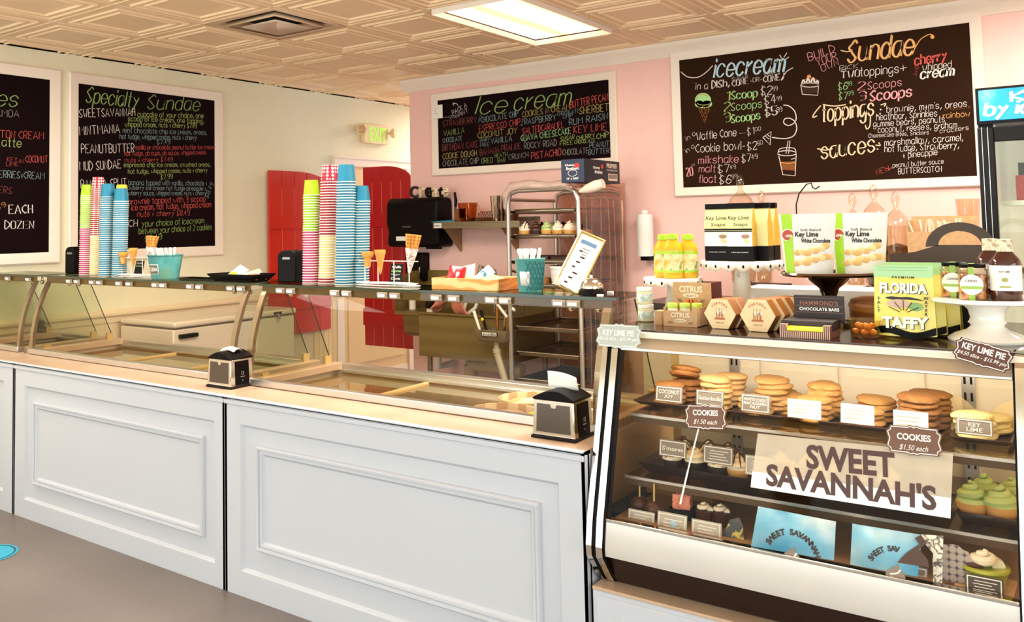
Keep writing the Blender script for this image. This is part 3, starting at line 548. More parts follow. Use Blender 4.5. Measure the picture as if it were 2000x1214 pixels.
def cabinet(label, x0, x1, open_right=False):
    o = thing('dipping_cabinet', label, 'display case', (x0, 0, 0), 0, 'curved glass dipping cabinets')
    W = x1-x0
    MB().box(0, W, 2.68, 2.70, .1, .8).box(0, W, 3.28, 3.32, .1, .78).box(0, .02, 2.7, 3.28, .1, .79).box(W-.02, W, 2.7, 3.28, .1, .79).box(0, W, 2.68, 3.32, .06, .1).obj('body', M_FREEZ, o)
    MB().box(.02, W-.02, 2.7, 3.28, .5, .51).obj('well_floor', m_tan, o)
    m = MB().box(.0, W, 2.70, 2.705, .5, .79).box(0, W, 3.275, 3.28, .5, .79); m.obj('well_lining', m_tan, o)
    MB().box(0, W, 2.66, 2.70, .802, .832).obj('front_rail', M_ALU, o, bevel=.003)
    MB().box(.04, W-.04, 3.25, 3.31, .785, .815).box(.04, W-.04, 3.225, 3.25, .78, .795).obj('rear_rail', M_ALU, o, bevel=.003)
    for x in (.005, W-.055):
        MB().box(x, x+.05, 2.70, 3.25, .79, .825).obj('side_rail', M_LEDGE, o, bevel=.004)
        MB().box(x+.01, x+.022, 2.75, 2.79, .825, .84).box(x+.01, x+.03, 3.15, 3.19, .825, .865).obj('glass_bracket', m_tan, o)
    for k in range(2 if open_right else 3):
        a = .06+(W-.12)*k/3; b = .06+(W-.12)*(k+1)/3
        l = MB().box(a+.012, b-.012, 2.705, 3.225, .768, .773).obj('sliding_lid', m_lid, o)
        MB().box(b-.012, b+.012, 2.705, 3.225, .766, .782).obj('lid_track', m_tan, o, bevel=.002)
    m = MB().grid(lambda u, v: (.004+(W-.008)*u, *CURVE[round(v*6)]), 1, 6); m.obj('curved_glass', M_GLASSF, o)
    for x in (.0, W-.03):
        m = MB(); n = len(CURVE)
        pr = [(y-.004, z) for y, z in CURVE]+[(y+.016, z) for y, z in reversed(CURVE)]
        for q in range(n-1): m.prism([pr[q], pr[q+1], pr[2*n-2-q], pr[2*n-1-q]], x, x+.03, 'x')
        m.obj('glass_arm', M_ARM, o)
    for x in (.026, W-.03):
        MB().prism([(y, z) for y, z in CURVE]+[(3.02, 1.215), (3.19, .84), (3.19, .832)], x, x+.004, 'x').obj('end_glass', M_GLASS, o)
        MB().tube([(x+.002, 3.022, 1.215), (x+.002, 3.19, .845)], .0028, 6).obj('end_glass_edge', M_GEDGE, o)
    MB().box(-.02, W+.02, 2.772, 3.03, ZS-.01, ZS).obj('shelf_glass', M_GLASSG, o)
    MB().box(-.02, W+.02, 2.770, 2.772, ZS-.01, ZS).box(-.02, W+.02, 3.03, 3.032, ZS-.01, ZS).obj('shelf_edge', M_GEDGE, o)
    MB().box(0, W, 2.776, 2.779, ZS-.042, ZS-.011).obj('glass_fascia', m_fas, o)
    for x in ([.1, .2] if W > 1 else [.1]) + [W-.2, W-.09]:
        MB().tube([(x, 2.86, ZS-.045), (x, 2.86, ZS-.012)], .006).sphere((x, 2.86, ZS-.05), .013).obj('glass_bolt', M_CHROME, o)
    return o
cabinet('curved glass dipping cabinet cut by the left picture edge', -5.62, -5.03)
cabL = cabinet('curved glass dipping cabinet with golden empty wells, left of the striped pair of arms', -4.92, -3.165)
cabR = cabinet('curved glass dipping cabinet holding tubs, beside the bakery case', -3.075, -1.335, True)
# tubs under the lids of the right cabinet
def tub(x, y, label, side, top, z=.511, up=0):
    o = thing('ice_cream_tub', label, 'tub', (x, y, z), random.uniform(-1, 1), 'round cardboard tubs in the right dipping cabinet')
    MB().lathe([(.118, 0), (.122, .22+up), (.126, .222+up), (.126, .236+up), (.119, .236+up), (.119, .2+up)], 28).obj('carton', side, o)
    MB().lathe([(.119, .19+up), (.10, .215+up), (.06, .205+up), (.03, .222+up), (.001, .215+up)], 28, wob=lambda a, k: .03*math.sin(5*a+k)).obj('ice_cream', top, o)
rt = ramped('red_tub_print', [(.45, '#9e2626'), (.55, '#f0ddc0')], 'wave', 3, .5, 'X', 1); ct = ramped('cream_tub_print', [(.4, '#f1e2c4'), (.6, '#d8b58c')], 'wave', 4, .5, 'X', 2)
ics = {k: mat('ice_cream_'+k, v, .6, var=.15, scale=30, bump=.6, bscale=90) for k, v in dict(rose='#d9a497', vanilla='#f3e2b4', cocoa='#7c4a2b', mint='#cfd8b0', caramel='#d8a868').items()}
for x, y, l, s, t in ((-2.86, 3.1, 'tub of vanilla ice cream with red print at the far left of the right cabinet', rt, 'vanilla'), (-2.74, 2.84, 'red-printed tub of cocoa ice cream near the left napkin dispenser', rt, 'cocoa'), (-2.45, 3.08, 'cream-printed tub in the middle of the right cabinet', ct, 'caramel'), (-2.40, 2.83, 'red-printed tub of rose ice cream at the front middle of the right cabinet', rt, 'rose'),
 (-1.85, 3.08, 'cream-printed tub of mint ice cream at the rear right of the right cabinet', ct, 'mint'), (-1.82, 2.83, 'tub of pinkish ice cream just left of the right napkin dispenser', ct, 'rose')): tub(x, y, l, s, ics[t], up=.055 if x > -2 else 0)
fb = thing('frozen_box', 'white and yellow food box lying in the right cabinet behind the napkin dispenser', 'box', (-1.585, 2.86, .511), .05)
MB().box(-.085, .085, -.1, .1, 0, .305).obj('carton', M_PAPER, fb, bevel=.003); MB().box(-.0865, .0865, -.102, -.05, .2, .3065).obj('yellow_panel', mat('yellow_print', '#f2cf3c', .5), fb)

# napkin dispensers
def napkin(label, x, y, rot, big, fl):
    o = thing('napkin_dispenser', label, 'napkin dispenser', (x, y, .8005), rot, 'chrome and black napkin dispensers on the counter ledge')
    w_, d_, h_ = .155*big, .135*big, .125*big
    m = MB(); b0 = .0; 
    def taper(y0, y1, x0, x1, z0, z1, k=.93):
        return [(x0, y0, z0), (x1, y0, z0), (x1, y1, z0), (x0, y1, z0), (x0*k, y0*k, z1), (x1*k, y0*k, z1), (x1*k, y1*k, z1), (x0*k, y1*k, z1)]
    m.add(taper(-d_/2, d_/2, -w_/2, w_/2, .008, h_), [(0, 1, 5, 4), (1, 2, 6, 5), (2, 3, 7, 6), (3, 0, 4, 7), (0, 3, 2, 1), (4, 5, 6, 7)])
    m.obj('shell', M_CHROME, o, bevel=.004)
    MB().box(-w_/2-.004, w_/2+.004, -d_/2-.004, d_/2+.004, 0, .009).obj('base', M_BLACKM, o, bevel=.003)
    MB().add([(-w_*.4, -d_/2*.985-.001, .022), (w_*.4, -d_/2*.985-.001, .022), (w_*.38, -d_/2*.94-.001, h_-.014), (w_*.08, -d_/2*.94-.001, h_-.014), (w_*.05, -d_/2*.945-.001, h_-.026), (-w_*.05, -d_/2*.945-.001, h_-.026), (-w_*.08, -d_/2*.94-.001, h_-.014), (-w_*.38, -d_/2*.94-.001, h_-.014)], [tuple(range(8))]).obj('face_plate', mat('smoky_steel', '#6a625e', .15, .9), o)
    sp = MB(); dd = d_*.3
    sp.add([(w_/2*.99+.0015, -dd, .012), (w_/2*.99+.0015, dd, .012), (w_/2*.94+.0015, dd*.95, h_-.01), (w_/2*.94+.0015, -dd*.95, h_-.01)], [(0, 1, 2, 3)])
    s = sp.obj('side_panel', M_BLACK, o)
    m = MB(); TT = RM(0, 0, PI/2, (w_/2*.97+.004, 0, 0)); 
    for t, z, w2 in (('[ ]', h_*.5, .012), ('XPRESSNAP', h_*.38, .026), ('+', h_*.25, .006)): printed(m, t, 0, z, w2, mi=0, y=0, T=TT)
    m.obj('lettering', M_CHALK['white'], s)
    m = MB(); top = [(-w_/2*.97, h_-.002)]+[(-w_/2*.97+w_*.97*k/8, h_+.004+.026*math.sin(PI*k/8)) for k in range(9)]+[(w_/2*.97, h_-.002)]
    m.prism(top, -d_/2*.97, d_/2*.97, 'y'); m.obj('cap', M_BLACK, o, bevel=.003)
    if fl: m = MB().grid(lambda u, v: (-.055+.11*u, .01+.012*math.sin(3*u+.5)*v-.01*v, h_+.025+.055*v-.006*u*v*u*2), 8, 4)
    else: m = MB().grid(lambda u, v: (-.045+.09*u, -.02+.05*v, h_+.031+.012*math.sin(PI*v)-.004*math.cos(6*u)), 8, 4)
    m.obj('napkin', M_PAPER, o, thick=.0008)
napkin('napkin dispenser on the ledge in front of the paired glass arms, napkin folded low', -3.107, 2.615, .02, 1.0, False)
napkin('napkin dispenser at the right end of the ledge with a tall napkin sticking up', -1.435, 2.595, .02, 1.0, True)
st = thing('floor_decal', 'round blue decal stuck on the floor, cut by the left picture edge', 'decal', (-4.2, 2.1, .001))
MB().lathe([(.12, 0), (.12, .0012), (.001, .0012)], 32).obj('disc', mat('decal_blue', '#1fa3c4', .4), st); m = MB()
m.lathe([(.1, .0013), (.105, .002), (.11, .0013)], 32, close=True); m.obj('ring', mat('decal_dark', '#0f4a5c', .4), st)

# ============================================================ on the glass shelf
m_rim = mat('white_cup_rim', '#ebe3d6', .45, var=.02); m_base = mat('cup_inner_white', '#efe6d8', .6)
CUPC = dict(lime=mat('lime_paper', '#9fd01a', .45, var=.04), pink=mat('magenta_paper', '#b93a72', .45), teal=mat('teal_paper', '#127a99', .5), tealdark=mat('deep_teal_paper', '#157f9c', .45), yellow=mat('yellow_paper', '#f3d58c', .45), gold=mat('golden_yellow_paper', '#f2cf2f', .45))
CUPC['polka'] = ramped('red_polka_paper', [(.36, '#f6ece2'), (.42, '#a5122a')], 'voronoi', 62, .45, dist=.0)
def cup_mesh(c, R=.039, H=.07):
    m = MB(); r2 = R*.79
    m.lathe([(R-.002, .0003), (R+.0006, .0012), (R+.001, .0026), (R+.0004, .0042), (R-.002, .0048)], 20, mi=1)
    m.lathe([(R-.0012, .0048), (r2, H), (r2-.0015, H), (r2-.002, H-.005), (.0005, H-.005)], 20, mi=0)
    return m
def stack(px, by, topy, plan, R, lean, lab, y=2.89):
    """one object per inverted cup, nested; plan: list of (colour, fraction), bottom first"""
    b = WY(px, by, y); t = WY(px+lean, topy, y); Ht = t.z-ZS; H = R*1.85; n = max(4, round((Ht-H)/.0118))+1; dz = (Ht-H)/(n-1)
    cols = []
    for c, f in plan: cols += [c]*max(1, round(f*n))
    cols = (cols+[plan[-1][0]]*n)[:n]
    for k in range(n):
        c = cols[k]; key = 'cup_%s_%.3f' % (c, R); top = k == n-1
        l = ('topmost %s cup, upside down, of the %s' if top else '%s paper cup nested upside down in the %s') % (dict(polka='red polka-dot', teal='blue-teal', tealdark='deep teal', pink='magenta-striped', gold='golden yellow').get(c, c), lab)
        px_ = b.x+(t.x-b.x)*k/(n-1)+random.uniform(-.0007, .0007)
        if key in bpy.data.meshes and False: pass
        if key not in CUPS:
            o = cup_mesh(CUPC[c], R, H).obj('paper_cup', [CUPC[c], m_rim]); CUPS[key] = o; o.location = (px_, y+random.uniform(-.0007, .0007), ZS+.0005+k*dz)
        else: o = dup(CUPS[key], (px_, y+random.uniform(-.0007, .0007), ZS+.0005+k*dz))
        for q in ('group',):
            if q in o: del o[q]
        tag(o, l, 'cup', None if top else '%s cups in the %s' % (c, lab))
CUPS = {}
L_ = 'left cup row'
stack(167, 538, 361, [('pink', .58), ('lime', .42)], .0365, 3, 'lime-topped stack on the left cabinet')
stack(186, 538, 346, [('yellow', .45), ('polka', .55)], .039, 6, 'polka-topped stack on the left cabinet', 2.93)
stack(207, 539, 359, [('teal', 1)], .042, 4, 'front teal stack on the left cabinet', 2.87)
stack(234, 539, 361, [('yellow', .96), ('gold', .04)], .036, 4, 'yellow stack behind the teal ones', 2.985)
stack(233, 540, 368, [('teal', 1)], .041, 4, 'right-hand teal stack on the left cabinet', 2.89)
stack(607, 549, 352, [('pink', .56), ('lime', .44)], .0385, 1, 'lime-topped stack beside the black dispenser')
stack(640, 549, 323, [('polka', .05), ('yellow', .4), ('polka', .55)], .043, 4, 'polka-topped stack on the right cabinet', 2.91)
stack(673, 551, 322, [('teal', 1)], .0425, 3, 'tallest teal stack on the right cabinet', 2.87)
stack(704, 550, 363, [('tealdark', .0), ('teal', 1)], .0385, 2, 'shorter teal stack by the cone stand', 2.93)

# clear tag clips under the shelf edge
cl = thing('tag_clip', 'clear price tag clip under the shelf edge', 'clip', (0, 0, 0), 0)
MB().prism([(0, -.006), (-.006, .014), (.004, .018), (.004, .013), (.002, .011), (.006, -.007)], -.026, .026, 'x').obj('holder', glass('clip_acrylic', '#efe6da', 2.5, .05, .35, '#e9dccb'), cl, rot=0)
MB().box(-.018, .018, -.0085, -.0075, -.001, .011).obj('paper_tag', M_PAPER, cl)
clips = [(15, 0), (55, 0), (135, 0), (150, 0), (180, 0), (194, 0), (232, 0), (252, 0), (303, 0), (318, 0), (371, 0), (389, 0), (450, 0), (470, 0), (547, 1), (567, 1), (653, 1), (676, 1), (746, 1), (770, 1), (851, 1), (885, 1), (958, 1), (985, 1), (1090, 1), (1118, 1)]
for k, (px, s) in enumerate(clips):
    q = WY(px, 550, 2.763); lab = 'clear price tag clip under the shelf edge of the %s cabinet' % ('right' if s else 'left')
    o = dup(cl, (q.x, 2.763, ZS-.032)); tag(o, lab, 'clip', 'price tag clips on the %s cabinet' % ('right' if s else 'left'))
for c in list(cl.children)+[cl]: bpy.data.objects.remove(c)

# black rounded dispensers
def spoon_box(px, py, label, w_, h_, y=2.93):
    q = WY(px, py, y); o = thing('spoon_dispenser', label, 'dispenser', (q.x, y, ZS+.0005), .25)
    m = MB(); pr = [(-w_/2, 0), (w_/2, 0), (w_/2, h_*.8)]+[(w_/2-.025*(1-math.cos(a)), h_*.8+h_*.2*math.sin(a)) for a in (PI/6, PI/3, PI/2)]+[(-w_/2+.03*(1-math.cos(a)), h_*.8+h_*.2*math.sin(a)) for a in (PI/2, PI/3, PI/6)]+[(-w_/2, h_*.8)]
    m.prism(pr, -.05, .05, 'y').obj('housing', M_BLACK, o, bevel=.006)
    MB().box(-.02, .02, -.053, -.05, h_*.72, h_*.79).obj('badge', mat('grey_badge', '#8b8480', .3, .6), o)
spoon_box(571, 546, 'black rounded dispenser with grey badge beside the lime-topped cups', .1, .148, 2.93)
spoon_box(148, 537, 'black dispenser partly hidden behind the left cup stacks', .075, .16, 3.0)

# cone samples on wire stands
m_cone = mat('cake_cone', '#e6a650', .7, var=.1, bump=.3); m_waf = ramped('waffle_cone', [(.35, '#b86d1f'), (.6, '#e6a24a')], 'voronoi', 70, .7, dist=0.0); m_prc = ramped('printed_cone_sleeve', [(.5, '#f4ebe2'), (.62, '#c77f72')], 'noise', 90, .7)
m_wire = mat('white_wire', '#f4ece2', .35)
def cone_stand(px0, px1, py, name, y=2.9, fl=1):
    a = WY(px0, py, y); b = WY(px1, py, y); W = b.x-a.x; o = thing('cone_stand', 'white wire stand holding sample cones, ' + name, 'stand', (a.x, y, ZS+.0005))
    r = .0022; h = .105; m = MB()
    m.tube([(W/2+W*.52*math.cos(t), .045*math.sin(t), .004) for t in [2*PI*k/24 for k in range(25)]], r)
    m.tube([(W/2+W*.47*math.cos(t), .038*math.sin(t), .012) for t in [2*PI*k/24 for k in range(25)]], r)
    for x in (W*.14, W*.36, W*.62, W*.86): m.tube([(x, 0, .004), (x, 0, h)], r)
    m.tube([(-.0, 0, h), (W, 0, h)], r).tube([(W*.05, -.02, .012), (W*.95, -.02, .012)], r).tube([(W*.05, .02, .012), (W*.95, .02, .012)], r)
    m.obj('wire_frame', m_wire, o); return a, W, o
def cones(tagn, cake, sugar, waf, y=2.9):
    q = WY(*cake, y); s = .0395*1.0; m = MB()
    c = thing('cake_cone', 'flat-topped cake cone in the %s cone stand' % tagn, 'cone', (q.x, y, q.z))
    MB().lathe([(.013, 0), (.017, .036), (.0165, .038), (.022, .042), (.026, .05), (.0275, .066), (.0255, .066), (.022, .045), (.001, .043)], 22).obj('cone', m_cone, c)
    q = WY(*sugar, y); c = thing('sugar_cone', 'pointed plain sugar cone in the %s cone stand' % tagn, 'cone', (q.x, y, q.z))
    MB().lathe([(.001, 0), (.006, .012), (.021, .085), (.024, .089), (.024, .106), (.022, .106), (.018, .085), (.001, .02)], 22).obj('cone', m_cone, c)
    q = WY(*waf, y); c = thing('waffle_cone', 'waffle cone in a printed paper sleeve, %s cone stand' % tagn, 'cone', (q.x, y, q.z), (0, .13, .4))
    MB().lathe([(.001, .05), (.028, .12), (.034, .165), (.032, .165), (.024, .12), (.001, .06)], 24, wob=lambda a, k: .05*math.sin(a) if k in (2, 3) else 0).obj('waffle', m_waf, c)
    MB().lathe([(.001, 0), (.006, .008), (.028, .108), (.0265, .108), (.001, .03)], 24).obj('paper_sleeve', m_prc, c)
def stand_sign(px, py, w_, h_, lines, label, y, n2='white'):
    q = WY(px, py, y); o = thing('cone_sign', label, 'sign', (q.x, y, ZS+.012), (-.25, 0, .15))
    MB().box(-w_/2, w_/2, -.004, 0, 0, h_).obj('card', M_BLACKM, o, bevel=.001); m = MB(); cs = ['white', 'mint', 'blue']
    for k, t in enumerate(lines): printed(m, t, 0, h_*(.82-.2*k), w_*.75, h_*.13, k % 3, -.0045, .01)
    m.obj('lettering', [M_CHALK[c] for c in cs], o)
    MB().box(-w_*.6, w_*.6, -.02, .01, -.006, 0).obj('easel_foot', m_wire, o)
cone_stand(697, 817, 552, 'beside the red half door')
cones('right', (718, 521), (743, 536), (799, 535)); stand_sign(772, 540, .062, .082, ['Waffle', 'Cone', 'Sugar', 'Cone'], 'small black chalk sign leaning in the right cone stand', 2.93)
cone_stand(226, 312, 540, 'beside the left teal cups', 2.88)
cones('left', (241, 515), (260, 522), (291, 521), 2.88); stand_sign(270, 535, .062, .075, ['Waffle', 'Cone'], 'small black chalk sign leaning in the left cone stand', 2.91)

# teal buckets of plastic spoons
m_tin = ramped('weathered_teal_tin', [(.35, '#2f7f83'), (.55, '#5aa29c'), (.8, '#7d8f4f')], 'noise', 9, .5); m_tin2 = mat('teal_embossed_tin', '#4f9a94', .45, var=.15, scale=20)
def bucket(px0, px1, py, topy, y, label, sign, tin, lattice, nsp):
    a = WY(px0, py, y); b = WY(px1, py, y); R = (b.x-a.x)/2*1.17; h = WY(px0, topy, y).z-ZS; cx = (a.x+b.x)/2
    o = thing('spoon_bucket', label, 'bucket', (cx, y, ZS+.0005), .5)
    MB().lathe([(R*.74, 0), (R*.76, .004), (R*.98, h-.006), (R*1.03, h-.003), (R*1.03, h), (R*.96, h), (R*.72, .006), (.001, .005)], 28).obj('pail', tin, o)
    m = MB()
    def on(th, z, e=.0012):
        r = R*(.76+.22*z/h)+e; return (r*math.sin(th), -r*math.cos(th), z)
    if lattice:
        for k in range(9):
            t0 = -.1+k*.33
            for s in (1, -1): m.tube([on(t0+s*.165*abs(((j*1.0) % 2)-1)*1.0, h*(.06+.86*j/6)) for j in range(7)], .0024, 6)
        m.obj('embossed_lattice', mat('dark_teal_lattice', '#2a6a6a', .5), o)
    m = MB().grid(lambda u, v: on(-.75+.75*u, h*(.2+.42*v), .0025), 8, 2); lb = m.obj('label_plate', M_CHALK['white'] if not sign else M_PAPER, o, thick=.001)
    if sign:
        MB().grid(lambda u, v: on(-.72+.69*u, h*(.23+.36*v), .0038), 8, 2).obj('label_field', mat('grey_label', '#6c6156', .6), lb)
        m = MB(); v, f, x0, x1, y0, y1 = text_mesh(sign, .02); m.add([on(-.375+(x-(x0+x1)/2)/(x1-x0)*.6, h*(.41+(yy-(y0+y1)/2)/(y1-y0)*.16), .005) for x, yy in v], f); m.obj('lettering', M_PAPER, lb)
    sp = MB().lathe([(.0035, -.045), (.004, 0), (.0055, .03), (.0065, .045), (.0055, .052), (.001, .054)], 8, T=Matrix.Diagonal((1, .45, 1, 1)))
    proto = None
    for k in range(nsp):
        t = 2*PI*k/nsp+.3; rr = R*random.uniform(.3, .72); loc = (cx+rr*math.cos(t), y+rr*math.sin(t), ZS+h-.015); rot = (random.uniform(-.3, .3)-.12*math.sin(t), .35*math.cos(t), random.uniform(0, 3))
        if not proto: proto = sp.obj('plastic_spoon', M_WHITE, loc=loc, rot=rot); so = proto
        else: so = dup(proto, loc, rot)
        tag(so, 'white plastic spoon standing in the %s' % ('lattice-patterned teal bucket' if lattice else 'weathered teal bucket marked CLEAN'), 'spoon', 'spoons in the %s bucket' % ('right' if lattice else 'left'))
bucket(305, 341, 542, 497, 2.86, 'weathered teal tin bucket with a CLEAN label on the left cabinet', 'CLEAN', m_tin, False, 13)
bucket(1014, 1058, 563, 504, 2.88, 'teal tin bucket with embossed lattice and blank label on the right cabinet', None, m_tin2, True, 15)

# black boat tray with snacks
q = WY(471, 543, 2.87); o = thing('snack_tray', 'flat black tray of wrapped snacks at the right end of the left cabinet', 'tray', (q.x, 2.87, ZS+.0005))
m = MB().add([(-.13, -.05, 0), (.13, -.05, 0), (.13, .05, 0), (-.13, .05, 0), (-.165, -.075, .036), (.165, -.075, .036), (.165, .075, .036), (-.165, .075, .036)], [(0, 1, 2, 3), (0, 4, 5, 1), (1, 5, 6, 2), (2, 6, 7, 3), (3, 7, 4, 0)]); m.obj('tray_body', M_BLACK, o, thick=.003)
def pouch(m, w_, h_, t, mi=0, T=None, nu=8, nv=8, rnd=0):
    """pillow pack in the x-z plane, thickness t"""
    f = lambda s: lambda u, v: ((u-.5)*w_, s*t/2*(math.sin(PI*u)*math.sin(PI*v))**.6*(1+rnd*math.sin(9*u+7*v)), v*h_)
    m.grid(f(-1), nu, nv, mi, T); m.grid(f(1), nu, nv, mi, T); return m
for k, (dx, dy, c, w_, h_, rot, lb) in enumerate(((-.075, 0, '#f0e7da', .055, .1, (-1.0, .5, .3), 'white snack packet with yellow end leaning in the black tray'), (.0, .01, '#d9b98d', .045, .12, (-1.25, .9, .2), 'tan wrapped snack packet in the middle of the black tray'), (.03, -.01, '#e3cfae', .04, .1, (-1.3, 1.2, 0), 'pale wrapped snack packet across the black tray'))):
    p = pouch(MB(), w_, h_, .018, rnd=.15).obj('snack_packet', mat('packet_'+c[1:], c, .35), loc=(q.x+dx, 2.87+dy, ZS+.014), rot=rot); tag(p, lb, 'packet')
    if k == 0: MB().sphere((0, -.006, .02), (.022, .01, .022), 12).obj('yellow_end', mat('lemon_yellow', '#f0d81f', .4), p)
for k in range(3):
    o2 = MB().tube([(-.04, 0, 0), (0, 0, .003), (.04, 0, 0)], [.009, .011, .009], 10).obj('pretzel_stick', mat('baked_brown', '#b06a25', .6), loc=(q.x+.105, 2.84+.025*k, ZS+.018+.008*(k % 2)), rot=.15*k); tag(o2, 'brown snack stick lying at the right end of the black tray', 'snack', 'snack sticks in the black tray')

# pine tray box with packets
a = WY(843, 559, 2.83); b = WY(971, 559, 2.83); W = b.x-a.x
o = thing('pine_tray', 'shallow pale pine box on the right cabinet', 'box', (a.x, 2.83, ZS+.0005), .0)
MB().box(0, W, 0, .012, 0, .045).obj('front_board', M_PINE, o, bevel=.001); MB().box(0, W, .178, .19, 0, .045).obj('rear_board', M_PINE, o, bevel=.001)
MB().box(0, .01, .012, .178, 0, .045).obj('side_board', M_DKWOOD, o, bevel=.001); MB().box(W-.01, W, .012, .178, 0, .045).obj('side_board', M_DKWOOD, o, bevel=.001); MB().box(.01, W-.01, .012, .178, .002, .008).obj('bottom_board', M_PINE, o)
PX = dict(red='#b01420', clear='#e9d6b4', white='#f2ece2', tan='#dcb98a')
for dx, dy, w_, h_, c, rot, lb in ((.055, .07, .075, .085, 'red', (-.5, .1, .2), 'red round packet with white spoon print in the pine box'), (.1, .1, .07, .09, 'clear', (-.5, -.2, .1), 'clear packet of pale snacks behind the red one in the pine box'), (.155, .06, .05, .105, 'white', (-.6, .65, -.2), 'white packet with teal band tilted in the pine box'), (.2, .1, .09, .07, 'tan', (-.9, .3, .3), 'creamy wrapped packet at the middle of the pine box'), (.235, .09, .11, .05, 'white', (-1.1, .15, .1), 'white sachet lying at the right of the pine box')):
    p = pouch(MB(), w_, h_, .025, rnd=.2).obj('snack_packet', mat('wrap_'+c, PX[c], .3), loc=(a.x+dx, 2.83+dy, ZS+.012), rot=rot); tag(p, lb, 'packet')
    if c == 'red': m = MB().sphere((.012, -.013, .045), (.008, .002, .012), 10); m.box(.008, .011, -.014, -.012, .012, .035); m.obj('spoon_print', M_WHITE, p)
    if c == 'white' and h_ > .1: m = MB().box(-.014, .014, -.0125, -.0115, .06, .075); m.obj('teal_band', MATS['teal_paper'], p)
# framed menu card leaning back on a wire foot
q = WY(1108, 562, 2.86); o = thing('menu_stand', 'gold-framed menu card leaning on a wire foot next to the bell', 'sign', (q.x, 2.85, ZS+.012), (-.45, .42, .3))
MB().frame(-.05, .05, 0, .235, .009, [(0, 0), (0, -.009), (.5, -.012), (1, -.008), (1, -.003)]).obj('frame', mat('pale_gold', '#d9b56c', .25, .8), o)
MB().box(-.043, .043, -.004, -.001, .007, .228).obj('card', M_PAPER, o)
m = MB(); m.box(-.03, .03, -.0052, -.0045, .19, .205, 1)
for k in range(7): m.box(-.02+.006*(k % 3), -.008+.009*(k % 3), -.0052, -.0045, .025+.022*k, .031+.022*k, 0)
for k in range(3): m.box(-.014+.003*k, .016-.002*k, -.0052, -.0045, .172-.012*k, .174-.012*k, 0)
m.obj('print', [M_CHALK['cocoa'], mat('print_blue', '#5b7a9d', .6)], o)
MB().tube([(-.045, -.004, .0), (-.05, -.03, -.006), (-.02, -.04, -.002), (.0, -.01, .006), (.02, -.04, -.002), (.05, -.03, -.006), (.045, -.004, 0)], .0025).obj('wire_foot', M_CHROME, o)
q = WY(1154, 566, 2.84); o = thing('service_bell', 'chrome counter bell on a black base at the right end of the shelf', 'bell', (q.x, 2.845, ZS+.0005))
MB().lathe([(.047, 0), (.047, .008), (.043, .018), (.036, .022), (.001, .022)], 28).obj('base', M_BLACK, o); MB().lathe([(.041, .022), (.042, .026), (.036, .044), (.022, .056), (.001, .06)], 28).obj('dome', M_CHROME, o); MB().lathe([(.006, .058), (.006, .068), (.001, .071)], 12).obj('plunger', M_CHROME, o)
for k, (px, py, y) in enumerate(((1172, 565, 2.80), (1192, 562, 2.93))):
    q = WY(px, py, y); o = MB().lathe([(.012, 0), (.012, .006), (.001, .007)], 18).obj('shelf_cap', M_WHITE, loc=(q.x, y, ZS+.0005)); tag(o, ('white round cap on the glass shelf right beside the bell', 'white round cap at the far corner of the glass shelf')[k], 'cap')
# ============================================================ bakery display case
CX0, CX1 = -1.28, -.14
GA = math.atan2(.135, .515); GB = Vector((0, 2.46, .61)); GU = Vector((0, math.sin(GA), math.cos(GA))); GN = Vector((0, -math.cos(GA), math.sin(GA)))
def gl(px, py):
    d = ray(px, py); t = (GB-CAMP).dot(GN)/d.dot(GN); p = CAMP+d*t; return p.x, (p-GB).dot(GU)
b = thing('base_cabinet', 'low white base cabinet carrying the bakery case', 'cabinet', (CX0+.008, 2.46, 0))
W = CX1-CX0+.2
MB().box(0, W, 0, .012, 0, .395).obj('front_panel', M_PANEL, b); MB().box(-.0, W, -.006, .8, .395, .405).obj('ledge', M_LEDGE, b, bevel=.002); MB().box(0, W, .012, .8, 0, .395).obj('carcass', M_PANEL, b)
MB().box(.012, W-.1, -.004, 0, .0, .38).obj('raised_panel', M_PANEL, b, bevel=.003)
c = thing('bakery_case', 'chrome and black glass-fronted bakery case full of cookies and cupcakes', 'display case')
PRF = [(2.52, .408), (2.50, .43), (2.445, .5), (2.442, .53), (2.456, .61), (2.598, 1.125), (2.622, 1.153), (2.66, 1.157)]
def strip(m, x0, x1, off, mi):
    for (a, b), (e, f) in zip(PRF, PRF[1:]): m.prism([(a-off, b), (e-off, f), (e+.03, f), (a+.03, b)], x0, x1, 'x', mi)
m = MB()
for a0, a1, of, mi in ((-1.28, -1.262, .006, 0), (-1.262, -1.247, .0, 1), (-1.247, -1.226, .008, 0), (-1.226, -1.22, .002, 1)): strip(m, a0, a1, of, mi)
m.obj('left_frame', [M_CHROME, M_BLACK], c)
m = MB()
for a0, a1, of, mi in ((-.19, -.185, .002, 1), (-.185, -.155, .008, 0), (-.155, -.14, 0, 1)): strip(m, a0, a1, of, mi)
m.obj('right_frame', [M_CHROME, M_BLACK], c)
MB().prism([(2.47, .5), (2.444, .505), (2.442, .53), (2.455, .603), (2.475, .603)], -1.22, -.19, 'x').obj('front_panel', mat('brushed_front_white', '#d3ccc4', .3, .25, var=.04, scale=4), c)
MB().box(-1.22, -.19, 2.452, 2.478, .603, .613).obj('glass_channel', M_CHROME, c, bevel=.002)
MB().prism([(2.60, .408), (2.52, .408), (2.50, .43), (2.47, .497), (2.6, .497)], -1.22, -.19, 'x').obj('toe_panel', mat('dark_brown_kick', '#24120e', .35), c)
MB().box(-1.22, -.19, 2.60, 3.2, .408, .59).box(-1.28, -1.22, 2.56, 3.2, .408, .6).box(-.19, -.14, 2.56, 3.2, .408, .6).obj('machine_base', M_BLACKM, c)
MB().box(-1.22, -.19, 2.478, 3.14, .59, .6).obj('deck', mat('bronze_deck', '#86603a', .35), c)
